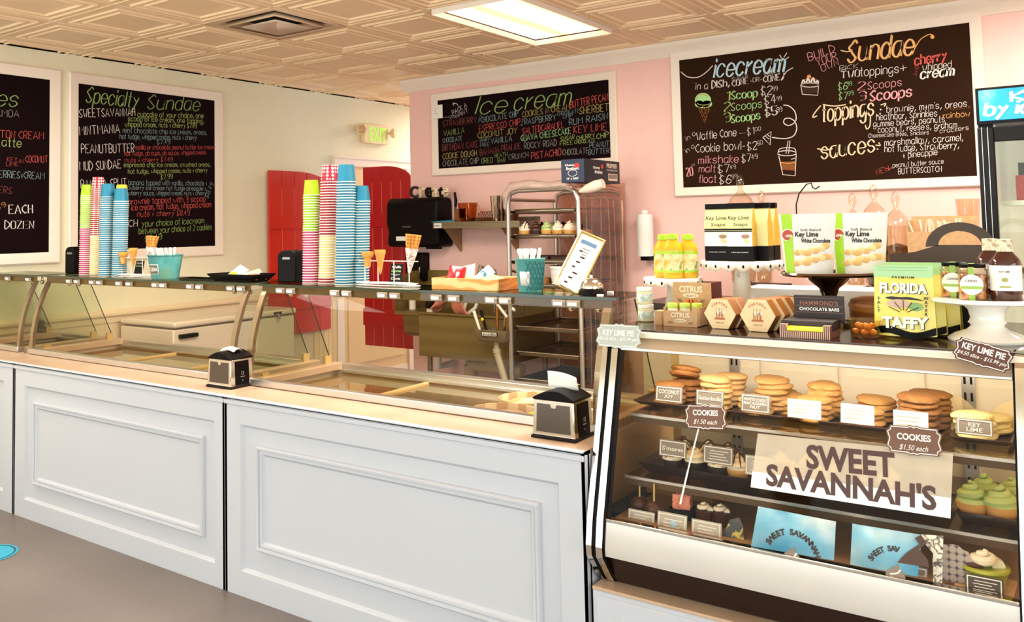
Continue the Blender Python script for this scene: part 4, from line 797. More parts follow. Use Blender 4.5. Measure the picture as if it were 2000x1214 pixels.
m = MB().box(-1.28, -.14, 3.14, 3.2, .6, 1.12).box(-1.28, -.14, 2.6, 3.2, 1.135, 1.15)
for k in range(4): a = -1.2+k*.25; m.box(a, a+.24, 3.13, 3.14, .64, 1.1).box(a+.02, a+.22, 3.126, 3.13, 1.02, 1.03).box(a+.02, a+.22, 3.126, 3.13, .98, .985)  # thin strips on each door stand in for reflected lines
m.obj('back_doors', mat('case_liner_cream', '#f3e6d0', .4), c)
m = MB()
for x in (-1.06, -.36):
    m.box(x, x+.035, 3.118, 3.13, .6, 1.12, 0)
    for k in range(9): m.box(x+.006, x+.012, 3.116, 3.118, .64+k*.05, .665+k*.05, 1).box(x+.023, x+.029, 3.116, 3.118, .64+k*.05, .665+k*.05, 1)
m.obj('slotted_standard', [M_ALU, M_BLACKM], c)
MB().prism([(2.590, 1.10), (2.622, 1.151), (2.66, 1.151), (2.66, 1.10)], -1.22, -.19, 'x').obj('top_band', mat('champagne_band', '#bfa88e', .35, .4), c)
MB().box(-1.22, -.19, 2.588, 2.6, 1.094, 1.103).obj('band_lip', M_ALU, c, bevel=.002)
MB().box(-1.28, -.14, 2.63, 3.36, 1.15, 1.156).obj('top_glass', mat('dark_brown_top', '#2e1a12', .12), c)
MB().add([tuple(Vector((x, 0, 0))+GB+GU*v+GN*.001) for x, v in ((-1.219, .004), (-.191, .004), (-.191, .505), (-1.219, .505))], [(0, 1, 2, 3)]).obj('front_glass', glass('case_front_glass', '#faf5ec', .13), c)
for x in (-1.25, -.165): MB().add([(x, 2.47, .61), (x, 2.61, 1.12), (x, 3.14, 1.12), (x, 3.14, .61)], [(0, 1, 2, 3)]).obj('side_glass', glass('bronze_side_glass', '#d8c08e', .8), c)
for z, y0, nm in ((.888, 2.63, 'shelf'), (.706, 2.585, 'shelf')):
    s = MB().box(-1.215, -.195, y0, 3.115, z, z+.005).obj(nm, glass('shelf_bronze_glass', '#d8c9a6', .9), c); MB().box(-1.215, -.195, y0-.003, y0+.001, z-.002, z+.006).obj('shelf_edge', M_ALU, s)
    MB().box(-1.215, -.195, y0+.004, y0+.03, z-.022, z-.003).obj('shelf_rail', mat('bronze_rail', '#5a4020', .4, .3), c); MB().box(-1.21, -1.19, y0+.035, 3.1, z-.02, z-.001).obj('shelf_bracket', M_STEEL, c); MB().box(-.22, -.2, y0+.02, 3.1, z-.02, z-.001).obj('shelf_bracket', M_STEEL, c)
lt = MB().tube([(-1.2, 2.66, 1.112), (-.21, 2.66, 1.112)], .012, 10).obj('case_lamp', mat('case_lamp', '#fff0d0', .5, emit=3), c)
area('case_lamp_light', (-.7, 2.68, 1.095), (.45, 0, 0), .95, .04, 2.4, (1, .93, .8))

def card(label, px0, px1, py0, py1, Y, lines, style='brown', rot=0, tilt=-.18):
    """a small price card standing on its lower edge"""
    a = WY(px0, py1, Y); b2 = WY(px1, py1, Y); t = WY(px0, py0, Y); w_ = b2.x-a.x; h_ = (t-a).length
    o = thing('price_card', label, 'card', ((a.x+b2.x)/2, Y, a.z), (tilt, rot, 0))
    MB().box(-w_/2, w_/2, 0, .0025, 0, h_).obj('card', dict(brown=mat('taupe_card', '#8d7f74', .6), white=M_PAPER, dark=mat('dark_card', '#4a3a33', .6), clear=mat('grey_card', '#b9b0a6', .5))[style], o)
    m = MB()
    if style != 'white' and not lines:
        for k in range(4): m.box(-w_*(.3-.04*(k % 2)), w_*(.34-.07*(k % 3)), -.001, -.0005, h_*(.25+.15*k), h_*(.285+.15*k))
    if style != 'white':
        m.frame(-w_*.46, w_*.46, h_*.06, h_*.94, .0025, [(0, -.001), (1, -.001)])
        n = len(lines)
        for k, s in enumerate(lines): printed(m, s, 0, h_*(.5+(.5*(n-1)-k)*.62/max(n, 1.6)), min(w_*.8, w_*.11*len(s)), h_*min(.26, .5/n), 0, -.001, .01)
    else:
        for k in range(3): m.box(-w_*.4, w_*(.1+.1*k), -.001, -.0005, h_*(.3+.2*k), h_*(.34+.2*k))
    m.obj('lettering', M_PAPER if style != 'white' else mat('faint_grey_ink', '#cfc9c2', .7), o)
    MB().box(-w_*.2, w_*.2, .0025, .02, 0, .002).obj('foot', M_JAR, o)
    return o
# ---- cookies
def cookie_mesh(r, h, lump, seed):
    rnd = random.Random(seed); ph = [rnd.uniform(0, 6) for _ in range(6)]
    w_ = lambda a, k: lump*(.05*math.sin(3*a+ph[0])+.035*math.sin(7*a+ph[1]+k)+.02*math.sin(13*a+ph[2]+2*k))
    return MB().lathe([(r*.9, 0), (r, h*.3), (r*.97, h*.65), (r*.8, h*.9), (r*.5, h*1.02), (r*.25, h*(1.0+.1*lump)), (.001, h)], 30, wob=w_)
CK = {k: mat('cookie_'+k, v, .75, var=.22, scale=55, bump=.9, bscale=130) for k, v in dict(golden='#a9713a', pale='#c9a06a', tan='#bd9058', brown='#8f5f30', amber='#b4854c', lime='#e2cb8c')
 .items()}
CKP = {}
def cookies(px, Y, z0, n, kind, r, label, group, dz=.0165, jig=.006, tilt=0, lump=1, dx=0):
    x = WY(px, 770, Y).x
    for k in range(n):
        key = (kind, round(r, 3)); loc = (x+dx*k+random.uniform(-jig, jig), Y+random.uniform(-jig, jig), z0+k*dz); rot = (random.uniform(-.05, .05), tilt+random.uniform(-.06, .06), random.uniform(0, 6))
        if key not in CKP: CKP[key] = cookie_mesh(r, .018, lump, len(CKP)).obj('cookie', CK[kind], loc=loc, rot=rot); o = CKP[key]
        else: o = dup(CKP[key], loc, rot)
        tag(o, label, 'cookie', group)
def boat(label, px0, px1, Y, z, d=.14, h=.028, m_=None, nm='cookie_tray'):
    a = WY(px0, 800, Y).x; b_ = WY(px1, 800, Y).x; w_ = (b_-a)/2; o = MB(); i = .82
    o.add([(-w_*i, -d/2*i, 0), (w_*i, -d/2*i, 0), (w_*i, d/2*i, 0), (-w_*i, d/2*i, 0), (-w_, -d/2, h), (w_, -d/2, h), (w_, d/2, h), (-w_, d/2, h)], [(0, 1, 2, 3), (0, 4, 5, 1), (1, 5, 6, 2), (2, 6, 7, 3), (3, 7, 4, 0)])
    return tag(o.obj(nm, m_ or mat('tray_plum_black', '#2a1512', .35), loc=((a+b_)/2, Y, z), thick=.002), label, 'tray')
Z1 = .8935
ST = [(1320, 'COCONUT JOY', 'golden', .052), (1400, 'Snickerdoodle', 'pale', .052), (1490, 'WHITE CHOC MACADAMIA', 'tan', .05), (1600, 'first blank white', 'amber', .05), (1692, 'second blank white', 'amber', .056), (1797, 'third blank white', 'brown', .056), (1905, 'KEY LIME', 'lime', .054)]
lab = lambda s: ('cookie in the pile behind the %s card on the top shelf' % s, 'cookies behind the %s card' % s)
for (px, s, kd, r), (p0, p1) in zip(ST, ((1262, 1368), (1362, 1450), (1448, 1550), (1548, 1655), (1652, 1745), (1755, 1850), (1862, 1980))):
    boat('shallow dark tray under the cookies behind the %s card' % s, p0, p1, 2.86, Z1, .2, .014, mat('tray_brown', '#4a3020', .4))
cookies(1309, 2.82, Z1+.006, 4, 'golden', .05, *lab(ST[0][1])); cookies(1345, 2.90, Z1+.006, 4, 'golden', .05, *lab(ST[0][1])); cookies(1340, 2.89, Z1+.083, 2, 'golden', .048, *lab(ST[0][1]), tilt=.3, dx=.008)
cookies(1402, 2.82, Z1+.006, 6, 'pale', .048, *lab(ST[1][1]), dx=-.0005); cookies(1428, 2.90, Z1+.006, 6, 'pale', .05, *lab(ST[1][1]), lump=.3)
cookies(1476, 2.81, Z1+.006, 3, 'tan', .048, *lab(ST[2][1])); cookies(1510, 2.89, Z1+.006, 6, 'tan', .052, *lab(ST[2][1])); cookies(1538, 2.90, Z1+.006, 3, 'tan', .05, *lab(ST[2][1]), tilt=.35)
cookies(1590, 2.81, Z1+.006, 4, 'amber', .05, *lab(ST[3][1]), lump=1.6); cookies(1610, 2.87, Z1+.006, 6, 'amber', .046, *lab(ST[3][1]), lump=1.8)
cookies(1683, 2.82, Z1+.006, 3, 'amber', .055, *lab(ST[4][1])); cookies(1712, 2.90, Z1+.006, 4, 'amber', .053, *lab(ST[4][1]))
cookies(1792, 2.83, Z1+.006, 6, 'brown', .054, *lab(ST[5][1])); cookies(1815, 2.90, Z1+.006, 6, 'brown', .054, *lab(ST[5][1]))
cookies(1898, 2.82, Z1+.006, 4, 'lime', .05, *lab(ST[6][1])); cookies(1930, 2.90, Z1+.006, 3, 'lime', .05, *lab(ST[6][1]))
m = MB().grid(lambda u, v: (-.1+.2*u, 2.92+.06*math.sin(4*u)*.3, Z1+.005+.09*v*(.75+.25*math.sin(9*u))), 12, 4)
tag(m.obj('waxed_paper', glass('waxed_paper', '#f1dfb8', .6, .2, .35, '#f0dcb4'), loc=(WY(1915, 800, 2.9).x, 0, 0)), 'sheet of waxed paper standing behind the key lime cookies', 'paper')
card('taupe card reading COCONUT JOY on the top shelf', 1280, 1332, 752, 782, 2.70, ['COCONUT', 'JOY']); card('taupe card reading Snickerdoodle on the top shelf', 1359, 1413, 760, 790, 2.70, ['Snickerdoodle'])
card('taupe card reading WHITE CHOC MACADAMIA on the top shelf', 1447, 1503, 768, 802, 2.70, ['WHITE CHOC', 'MACADAMIA', 'NUT'])
card('blank white card in front of the lumpy amber cookies, leftmost of three', 1538, 1603, 778, 813, 2.70, [], 'white'); card('blank white card in front of the flat wide cookies, middle of three', 1642, 1707, 787, 824, 2.70, [], 'white'); card('blank white card in front of the brown tilted stack, rightmost of three', 1745, 1813, 800, 838, 2.70, [], 'white')
card('white-bordered card reading KEY LIME at the right end of the top shelf', 1868, 1940, 815, 846, 2.70, ['KEY', 'LIME'])
# ---- cupcakes
def swirl(m, r0, z0, h, turns, tr0, tr1, mi=0, n=64):
    P = []; R_ = []
    for k in range(n+1):
        t = k/n; a = 2*PI*turns*t; rr = r0*(1-t)**.8; P.append((rr*math.cos(a), rr*math.sin(a), z0+h*t)); R_.append(tr0+(tr1-tr0)*t)
    return m.tube(P, R_, 8, mi)
M_CC = dict(white=mat('vanilla_frosting', '#f3e4cc', .45, sub=.1), green=mat('pistachio_frosting', '#b9cc86', .45, sub=.1), dark=mat('chocolate_frosting', '#4a2413', .4))
M_LN = dict(dark=mat('cocoa_liner', '#2d140c', .6), gold=mat('golden_liner', '#d29b52', .6))
CCP = {}
def cupcake(px, Y, z, fr, ln, label, group=None, driz=None, s=1, x=None):
    x = WY(px, 900, Y).x if x is None else x; key = (fr, ln, driz)
    if key not in CCP:
        o = thing('cupcake', label, 'cupcake', (x, Y, z), random.uniform(0, 6), group); CCP[key] = o
        MB().lathe([(.022, 0), (.032, .036), (.0315, .038), (.001, .037)], 48, wob=lambda a, k: .035*(1 if round(a*48/2/PI) % 2 else -1) if k < 2 else 0).obj('liner', M_LN[ln], o)
        m = MB().lathe([(.031, .036), (.028, .046), (.001, .05)], 20); swirl(m, .022, .045, .036, 2.6, .0125, .004); m.obj('frosting', M_CC[fr], o)
        if driz:
            m = MB()
            for k in range(6):
                a0 = k*.5; m.tube([((-.031+.062*t)*math.cos(a0)-(.012*(k-2.5)*.6)*math.sin(a0), (-.031+.062*t)*math.sin(a0)+(.012*(k-2.5)*.6)*math.cos(a0), .048+(.041-abs(.012*(k-2.5)*.6)*.9)*(1-abs(2*t-1)**1.7)) for t in [q/8 for q in range(9)]], .0022, 6)
            m.obj('drizzle', M_CC[driz], o)
    else:
        o = dup(CCP[key], (x, Y, z), random.uniform(0, 6), label)
        if group: o['group'] = group
        elif 'group' in o: del o['group']
    o.scale = (s,)*3; return o
Z2 = .7115
boat('long black tray under the drizzled cupcakes, second shelf left', 1268, 1480, 2.74, Z2, .2, .03)
for px, Y, fr, ln, l in ((1313, 2.70, 'white', 'dark', 'chocolate-drizzled cupcake behind the first taupe cupcake card'), (1357, 2.71, 'white', 'dark', 'white-swirled dark cupcake between the two taupe cupcake cards'), (1402, 2.70, 'white', 'dark', 'drizzled cupcake behind the second taupe cupcake card'), (1441, 2.70, 'white', 'gold', 'drizzled cupcake in a golden liner at the right of the black tray'), (1335, 2.80, 'white', 'dark', 'drizzled cupcake at the rear left of the black tray'), (1385, 2.80, 'white', 'dark', 'drizzled cupcake in the middle rear of the black tray'), (1425, 2.80, 'white', 'dark', 'drizzled cupcake at the rear right of the black tray')):
    cupcake(px, Y, Z2+.003, fr, ln, l, None, None if '-swirled' in l else 'dark')
boat('long tray under the vanilla cupcakes behind the shop name decal', 1488, 1850, 2.74, Z2, .2, .02)
for k, (px, Y) in enumerate(((1500, 2.70), (1548, 2.70), (1596, 2.70), (1644, 2.70), (1525, 2.79), (1575, 2.79), (1625, 2.79), (1680, 2.79), (1735, 2.79))): cupcake(px, Y, Z2+.003, 'white' if k != 3 else 'dark', 'gold', 'plain vanilla cupcake behind the shop name decal' if k != 3 else 'dark-frosted cupcake behind the shop name decal', 'vanilla cupcakes behind the decal' if k != 3 else None)
boat('black tray under the green-frosted cupcakes, second shelf right', 1868, 1985, 2.745, Z2, .19, .03)
for px, Y, l in ((1895, 2.70, 'green-frosted cupcake, front left of the four'), (1951, 2.70, 'green-frosted cupcake, front right of the four'), (1921, 2.79, 'green-frosted cupcake, rear left of the four'), (1973, 2.79, 'green-frosted cupcake, rear right of the four')): cupcake(px, Y, Z2+.003, 'green', 'gold', l, s=1.18)
card('taupe card in front of the leftmost drizzled cupcakes', 1287, 1340, 857, 888, 2.62, ["S'mores"]); card('taupe card in front of the golden-liner cupcake', 1373, 1431, 868, 902, 2.62, [])
card('pale card at the left edge of the shop name decal', 1455, 1513, 888, 925, 2.62, [], 'clear')
# ---- bottom deck
Z0 = .6005
for px, Y, l in ((1250, 2.60, 'chocolate-dipped treat on a stick at the left end of the bottom deck'), (1278, 2.58, 'golden-stemmed dipped treat behind the second bottom card')):
    o = thing('dipped_treat', l, 'candy', (WY(px, 1000, Y).x, Y, Z0)); MB().sphere((0, 0, .024), (.028, .028, .024), 18).obj('coating', M_CC['dark'], o); MB().tube([(0, 0, .04), (.002, 0, .1)], .0026, 8).obj('stick', mat('pale_stick', '#e0b777', .6), o)
m_rt = mat('pink_rice_treat', '#e08f78', .7, var=.3, scale=70, bump=1, bscale=140)
def treat(px, py, Y, z, s, l, white=False):
    rnd = random.Random(px); m = MB().cbox((0, 0, 0), (s, s, s*.85))
    for k in range(60): f = rnd.choice((0, 1, 2)); p = [rnd.uniform(-s/2, s/2), rnd.uniform(-s/2, s/2), rnd.uniform(0, s*.85)]; p[f] = (s/2 if f == 0 else -s/2 if f == 1 else s*.85) if f else s/2*rnd.choice((1, -1)); m.sphere(p, .0035, 6)
    return tag(m.obj('rice_treat', m_rt, loc=(WY(px, py, Y).x, Y, z), rot=.2), l, 'treat')
treat(1334, 1000, 2.63, Z0+.03, .05, 'pink crisped rice square at the front of the bottom deck'); treat(1325, 960, 2.86, Z0+.035, .045, 'pink crisped rice square at the rear left of the deck'); treat(1365, 965, 2.86, Z0+.035, .045, 'pink crisped rice square at the rear right of the deck')
tag(MB().box(-.11, .11, -.06, .06, 0, .03).obj('treat_tray', mat('kraft_tray', '#a9773f', .6), loc=(WY(1340, 980, 2.86).x, 2.86, Z0+.001)), 'brown tray under the rear crisped rice squares', 'tray')
tag(MB().box(-.035, .035, -.03, .03, 0, .028).obj('treat_stand', M_BLACKM, loc=(WY(1334, 1000, 2.63).x, 2.63, Z0+.001)), 'dark block lifting the front crisped rice square', 'stand')
for k, (px, Y, l) in enumerate(((1376, 2.61, 'dark pudding cup with whipped cream behind the third bottom card'), (1408, 2.62, 'dark pudding cup with whipped cream right of the third bottom card'))):
    o = thing('pudding_cup', l, 'dessert', (WY(px, 1010, Y).x, Y, Z0)); MB().lathe([(.02, 0), (.026, .04), (.001, .04)], 20).obj('cup', M_CC['dark'], o); swirl(MB(), .018, .042, .02, 2, .009, .003).obj('whipped_cream', M_CC['white'], o)
tag(MB().add([(0, 0, 0), (.06, 0, 0), (.05, .04, 0), (.0, .05, 0), (.02, .01, .045), (.055, .012, .035), (.04, .03, .05)], [(0, 1, 5, 4), (1, 2, 6, 5), (2, 3, 4, 6), (3, 0, 4), (4, 5, 6), (0, 3, 2, 1)]).obj('candy_bag', ramped('black_gold_print', [(.5, '#170b09'), (.58, '#d8b83c'), (.7, '#1d120c')], 'noise', 30, .3), loc=(WY(1412, 1040, 2.545).x, 2.54, Z0)), 'crumpled black and yellow candy wrapper beside the bottom cards', 'wrapper')
card('grey card at the left end of the bottom deck', 1226, 1277, 993, 1026, 2.53, [], 'clear'); o = card('kraft-coloured card with a blue patch on the bottom deck', 1283, 1340, 998, 1042, 2.52, [], 'clear'); MB().box(-.003, .012, -.002, -.0012, .002, .045).obj('blue_patch', mat('pale_blue_patch', '#a9cdf0', .5), o)
card('grey card in front of the pudding cups', 1350, 1408, 1013, 1051, 2.52, [], 'clear'); card('taupe card reading Assorted under the brown cone decal', 1752, 1812, 1100, 1132, 2.53, ['Assorted'], 'brown')
o = thing('sundae_cup', 'lime paper cup heaped with whipped cream at the right end of the deck', 'dessert', (WY(1924, 1110, 2.56).x, 2.56, Z0+.006)); MB().lathe([(.038, 0), (.05, .034), (.053, .036), (.052, .042), (.049, .042), (.001, .036)], 30).obj('cup', mat('lime_gold_paper', '#b2b52e', .35), o)
swirl(MB(), .028, .045, .032, 2.2, .015, .004).obj('whipped_cream', M_CC['white'], o); MB().sphere((-.02, -.02, .045), (.022, .015, .008), 12).obj('fudge', M_CC['dark'], o)
tag(MB().box(-.06, .06, -.055, .055, 0, .006).obj('kraft_coaster', M_KRAFT, loc=(WY(1924, 1110, 2.56).x, 2.56, Z0)), 'thin kraft coaster under the lime sundae cup', 'coaster')
card('dark card in front of the lime sundae cup', 1886, 1960, 1120, 1156, 2.495, [], 'dark')
o = MB().lathe([(.001, 0), (.042, .0), (.045, .002), (.042, .004), (.001, .004)], 24, wob=lambda a, k: .06*math.sin(10*a)).obj('paper_doily', ramped('spotted_doily', [(.5, '#b9aaa6'), (.6, '#5d5563')], 'voronoi', 60, .7), loc=(WY(1862, 1110, 2.535).x, 2.535, Z0+.045), rot=(PI/2-.2, 0, 0)); tag(o, 'grey spotted paper doily standing left of the lime sundae cup', 'doily')

# ---- decals and plaques on the front glass
def on_glass(name, label, cat, off=.004, rz=0, at=(0, 0)):
    o = thing(name, label, cat, GB+GN*off+GU*at[1]+Vector((at[0], 0, 0)), (-GA, rz, 0)); return o
def poly(m, pts, mi=0, y=0): m.add([(p[0], y, p[1]) for p in pts], [tuple(range(len(pts)))], mi); return m
m_vin = glass('frosted_cream_vinyl', '#f4e8d4', .3, .2, .62, '#efdcc2'); m_vin2 = mat('white_vinyl', '#f6f0e9', .5); m_let = mat('brown_vinyl_letters', '#4a2218', .45)
o = on_glass('shop_decal', 'cream window decal with the shop name in big brown capitals', 'decal')
poly(MB(), [gl(1467, 951), gl(1857, 1012), gl(1862, 886), gl(1481, 846)]).obj('cream_film', m_vin, o, fix=False); poly(MB(), [gl(1467, 951), gl(1857, 1012), gl(1858, 972), gl(1470, 920)], y=-.0006).obj('white_film', m_vin2, o, fix=False)
def word(m, s, A, B_, hp, y):
    a = Vector(gl(*A)); b_ = Vector(gl(*B_)); u = (Vector(gl(A[0], A[1]-hp))-a).length; d = b_-a; mid = (a+b_)/2+Vector((-d.y, d.x)).normalized()*u/2
    printed(m, s, mid.x, mid.y, d.length, u, 0, y, .035, math.atan2(d.y, d.x))
m = MB(); word(m, 'SWEET', (1576, 915), (1749, 934), 48, -.0012); word(m, "SAVANNAH'S", (1497, 948), (1830, 998), 45, -.0012); m.obj('lettering', m_let, o)
m_sky = ramped('sky_blue_mottle', [(.35, '#3f9fd6'), (.55, '#86c6ea'), (.75, '#e6f1f6')], 'noise', 4.5, .4, dist=.5); m_cl = ramped('sky_blue_mottle_pale', [(.3, '#6db8e2'), (.6, '#cfe6f2')], 'noise', 6, .4)  # mottled blue to near-white across the panel face
def sky_panel(label, TL, TR_, BR, BL, c0, R_, mirror, a0, a1, s):
    o = on_glass('sky_blue_panel', label, 'poster', -.004); poly(MB(), [gl(*BL), gl(*BR), gl(*TR_), gl(*TL)]).obj('print', m_sky, o, fix=False, thick=.0015)
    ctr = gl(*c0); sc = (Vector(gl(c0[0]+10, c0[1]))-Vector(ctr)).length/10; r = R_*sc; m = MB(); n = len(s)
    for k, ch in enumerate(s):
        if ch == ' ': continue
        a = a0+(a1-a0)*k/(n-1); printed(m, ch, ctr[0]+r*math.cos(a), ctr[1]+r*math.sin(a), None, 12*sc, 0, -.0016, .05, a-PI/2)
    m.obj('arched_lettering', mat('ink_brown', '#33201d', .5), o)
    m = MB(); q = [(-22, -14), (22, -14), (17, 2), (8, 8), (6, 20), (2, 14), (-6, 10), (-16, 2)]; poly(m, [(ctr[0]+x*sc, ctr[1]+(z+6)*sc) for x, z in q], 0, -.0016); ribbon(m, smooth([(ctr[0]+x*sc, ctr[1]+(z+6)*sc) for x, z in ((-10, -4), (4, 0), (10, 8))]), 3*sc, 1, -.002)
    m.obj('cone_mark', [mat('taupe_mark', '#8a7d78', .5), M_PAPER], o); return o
sky_panel('sky-blue panel with an arched shop name, left one on the bottom glass', (1480, 988), (1632, 1018), (1628, 1094), (1466, 1066), (1545, 1092), 52, 0, 2.65, .35, 'SWEET SAVANNAH')
o = sky_panel('sky-blue panel with an arched shop name and brown cone shape, right one', (1664, 1022), (1800, 1044), (1792, 1126), (1660, 1102), (1748, 1124), 54, 0, 2.65, 1.5, 'SWEET SAV')
m = MB(); poly(m, [gl(*p) for p in ((1752, 1098), (1815, 1108), (1812, 1092), (1795, 1072), (1810, 1060), (1798, 1044), (1787, 1050), (1796, 1062), (1772, 1078))], 0, -.003); m.obj('brown_cone_shape', mat('brown_silhouette', '#4d2c1c', .5), o)
o = on_glass('doodle_strip', 'tall white strip with black doodles beside the right sky-blue panel', 'sticker', -.003); poly(MB(), [gl(1822, 1136), gl(1840, 1138), gl(1842, 1046), (gl(1800, 1043)), gl(1802, 1056), gl(1822, 1080)]).obj('strip', ramped('doodle_print', [(.44, '#f3eee8'), (.5, '#2a201e'), (.55, '#f3eee8')], 'noise', 40, .5), o, fix=False, thick=.001)
def plaque(w_, h_):
    q = [(.5, .26), (.44, .34), (.43, .45), (.12, .45), (.06, .5)]; q2 = [(.5, .0)]+q; full = [(x, z) for x, z in q]+[(0, .46)]+[(-x, z) for x, z in reversed(q)]+[(-.46, .0)]+[(-x, -z) for x, z in q]+[(0, -.46)]+[(x, -z) for x, z in reversed(q)]+[(.46, 0)]
    return [(x*w_, z*h_) for x, z in full]
def sign(label, TL, TR_, BL, lines, m_, ink, rod=None, off=.012):
    a, b_, d = Vector(gl(*TL)), Vector(gl(*TR_)), Vector(gl(*BL)); w_ = (b_-a).length; h_ = (d-a).length; ctr = b_+(d-b_)*.5; an = math.atan2((b_-a).y, (b_-a).x)
    o = on_glass('price_plaque', label, 'sign', off, -an, (ctr.x, ctr.y))
    P = plaque(w_, h_); MB().prism(P, -.004, 0, 'y').obj('board', m_, o)
    m = MB(); ribbon(m, [(x*.93, z*.9) for x, z in P+P[:1]], .0022, 0, -.0045)
    for s, z, ww, hh, bo, sh in lines: printed(m, s, 0, z*h_, ww*w_, hh*h_, 0, -.0046, bo, shear=sh)
    m.obj('lettering', ink, o)
    if rod:
        e = Vector(gl(*rod))-ctr; ca = Vector((e.x*math.cos(-an)-e.y*math.sin(-an), e.x*math.sin(-an)+e.y*math.cos(-an)))
        MB().tube([(ca.x*.28, .003, -h_*.42), (ca.x*.7, .004, ca.y*.62)], .0022, 8).tube([(ca.x*.7, .004, ca.y*.62), (ca.x, .006, ca.y)], .0028, 8).obj('rod', M_WHITE, o)
m_pb = mat('brown_plaque', '#6f4630', .45, var=.1); m_pb2 = mat('deep_brown_plaque', '#5a2c1c', .4, var=.1)
sign('brown COOKIES price plaque with a white rod, left side of the glass', (1342, 788), (1424, 791), (1340, 838), [('COOKIES', .16, .6, .22, .03, 0), ('$1.50 each', -.2, .55, .2, .0, .3)], m_pb, M_PAPER, rod=(1330, 984))
sign('brown COOKIES price plaque above the shop name decal, right side', (1733, 826), (1843, 836), (1732, 884), [('COOKIES', .1, .6, .22, .03, 0), ('$1.50 each', -.26, .5, .2, .0, .3)], m_pb, M_PAPER)
sign('tilted brown KEY LIME PIE price plaque on the top right corner of the case', (1874, 657), (1986, 689), (1860, 702), [('KEY LIME PIE', .16, .74, .26, .03, 0), ('$4.50 slice - $15.99 pie', -.16, .84, .2, .005, .25)], m_pb2, M_PAPER, off=.03)
sign('pale whitish KEY LIME PIE price plaque on the top left corner of the case', (1174, 633), (1260, 637), (1174, 680), [('KEY LIME PIE', .12, .7, .24, .03, 0), ('$4.50 slice - $15.99 pie', -.14, .84, .18, .005, .25)], mat('pale_frosted_plaque', '#b4bab2', .25), M_PAPER, off=.03)
# ============================================================ on top of the bakery case
ZT = 1.1565
def X(px, py, Y): return WY(px, py, Y).x
def jar(label, x, y, z, r, h, body, lid, labelm, cat='jar', nm='spread_jar'):
    o = thing(nm, label, cat, (x, y, z)); MB().lathe([(r*.9, 0), (r, .003), (r, h*.72), (r*.92, h*.76), (r*.9, h*.78), (.001, h*.78)], 24).obj('jar_body', body, o)
    MB().lathe([(r*.97, h*.78), (r*.99, h*.8), (r*.99, h*.985), (r*.94, h), (.001, h)], 24).obj('lid', lid, o); MB().lathe([(r*1.01, h*.16), (r*1.01, h*.62)], 24, close=False).obj('wrap_label', labelm, o); return o
m_lbl = ramped('blue_green_label', [(.42, '#f1eee2'), (.55, '#9bb7b6'), (.65, '#c9cf9d')], 'noise', 35, .5); m_spread = mat('pale_spread', '#d8cfa4', .3)
jar('white-lidded spread jar standing at the left front corner of the case top', X(1262, 628, 2.86), 2.86, ZT, .027, .058, m_spread, M_WHITE, m_lbl); jar('white-lidded spread jar stacked on another jar', X(1261, 592, 2.86)-.003, 2.86, ZT+.0585, .027, .056, m_spread, M_WHITE, m_lbl)
# citrus display carton
x0 = X(1296, 637, 2.76); x1 = X(1362, 640, 2.76); W = x1-x0; o = thing('display_carton', 'kraft counter carton printed CITRUS holding green-lidded tins', 'carton', (x0, 2.762, ZT))
MB().box(0, W, 0, .002, 0, .05).prism([(0, .05), (.012, .05), (.02, .042), (W-.02, .042), (W-.012, .05), (W, .05), (W, .062), (0, .062)][:2]+[(.018, .046), (W-.018, .046), (W-.012, .06), (W, .062), (W, .0), (0, 0), (0, .06)][:6]+[(0, .0)], -.0005, .002, 'y').obj('front_wall', M_KRAFT, o)
MB().box(0, .002, .002, .1, 0, .06).box(W-.002, W, .002, .1, 0, .06).box(0, W, .0, .1, 0, .002).obj('tray_body', M_KRAFT, o); MB().box(-.004, W+.012, .1, .102, 0, .135).obj('header_flap', M_KRAFT, o)
m = MB(); printed(m, 'CITRUS', W/2, .037, .062, .016, 0, -.0015, .03); printed(m, 'DELIGHTS', W/2, .0195, .03, .005, 1, -.0022, .01); m.lathe([(.02, 0), (.02, .0004), (.001, .0004)], 20, T=RM(PI/2, 0, 0, (W/2, -.001, .0195)) @ Matrix.Diagonal((1, .3, 1, 1)), mi=0)
printed(m, 'CITRUS', W/2, .113, .078, .021, 0, .0988, .03); printed(m, 'DELIGHTS', W/2, .092, .036, .007, 1, .0978, .01); m.lathe([(.027, 0), (.027, .0004), (.001, .0004)], 20, T=RM(PI/2, 0, 0, (W/2, .0992, .092)) @ Matrix.Diagonal((1, .28, 1, 1)), mi=0)
for k in range(4): ribbon(m, [(W/2+(.035+.004*k)*math.cos(t), .085+.025*math.sin(t)) for t in [PI+.15+.5*q/5 for q in range(6)]]+[], .0012, 2, .0987); ribbon(m, [(W/2-(.035+.004*k)*math.cos(t), .085+.025*math.sin(t)) for t in [PI+.15+.5*q/5 for q in range(6)]], .0012, 2, .0987); ribbon(m, [(W/2+(.03+.004*k)*math.cos(t), .018+.014*math.sin(t)) for t in [PI+.15+.5*q/5 for q in range(6)]], .001, 2, -.0016); ribbon(m, [(W/2-(.03+.004*k)*math.cos(t), .018+.014*math.sin(t)) for t in [PI+.15+.5*q/5 for q in range(6)]], .001, 2, -.0016)
for dx in (-.012, 0, .012): m.lathe([(.008, 0), (.008, .0006), (.001, .0006)], 14, T=RM(PI/2, 0, 0, (W/2+dx, .099, .073)), mi=3)
m.obj('lettering', [mat('pale_print', '#e9d6b6', .6), mat('brown_print', '#8a5a32', .6), mat('dark_brown_print', '#5a3a22', .6), mat('orange_print', '#d9772a', .6)], o)
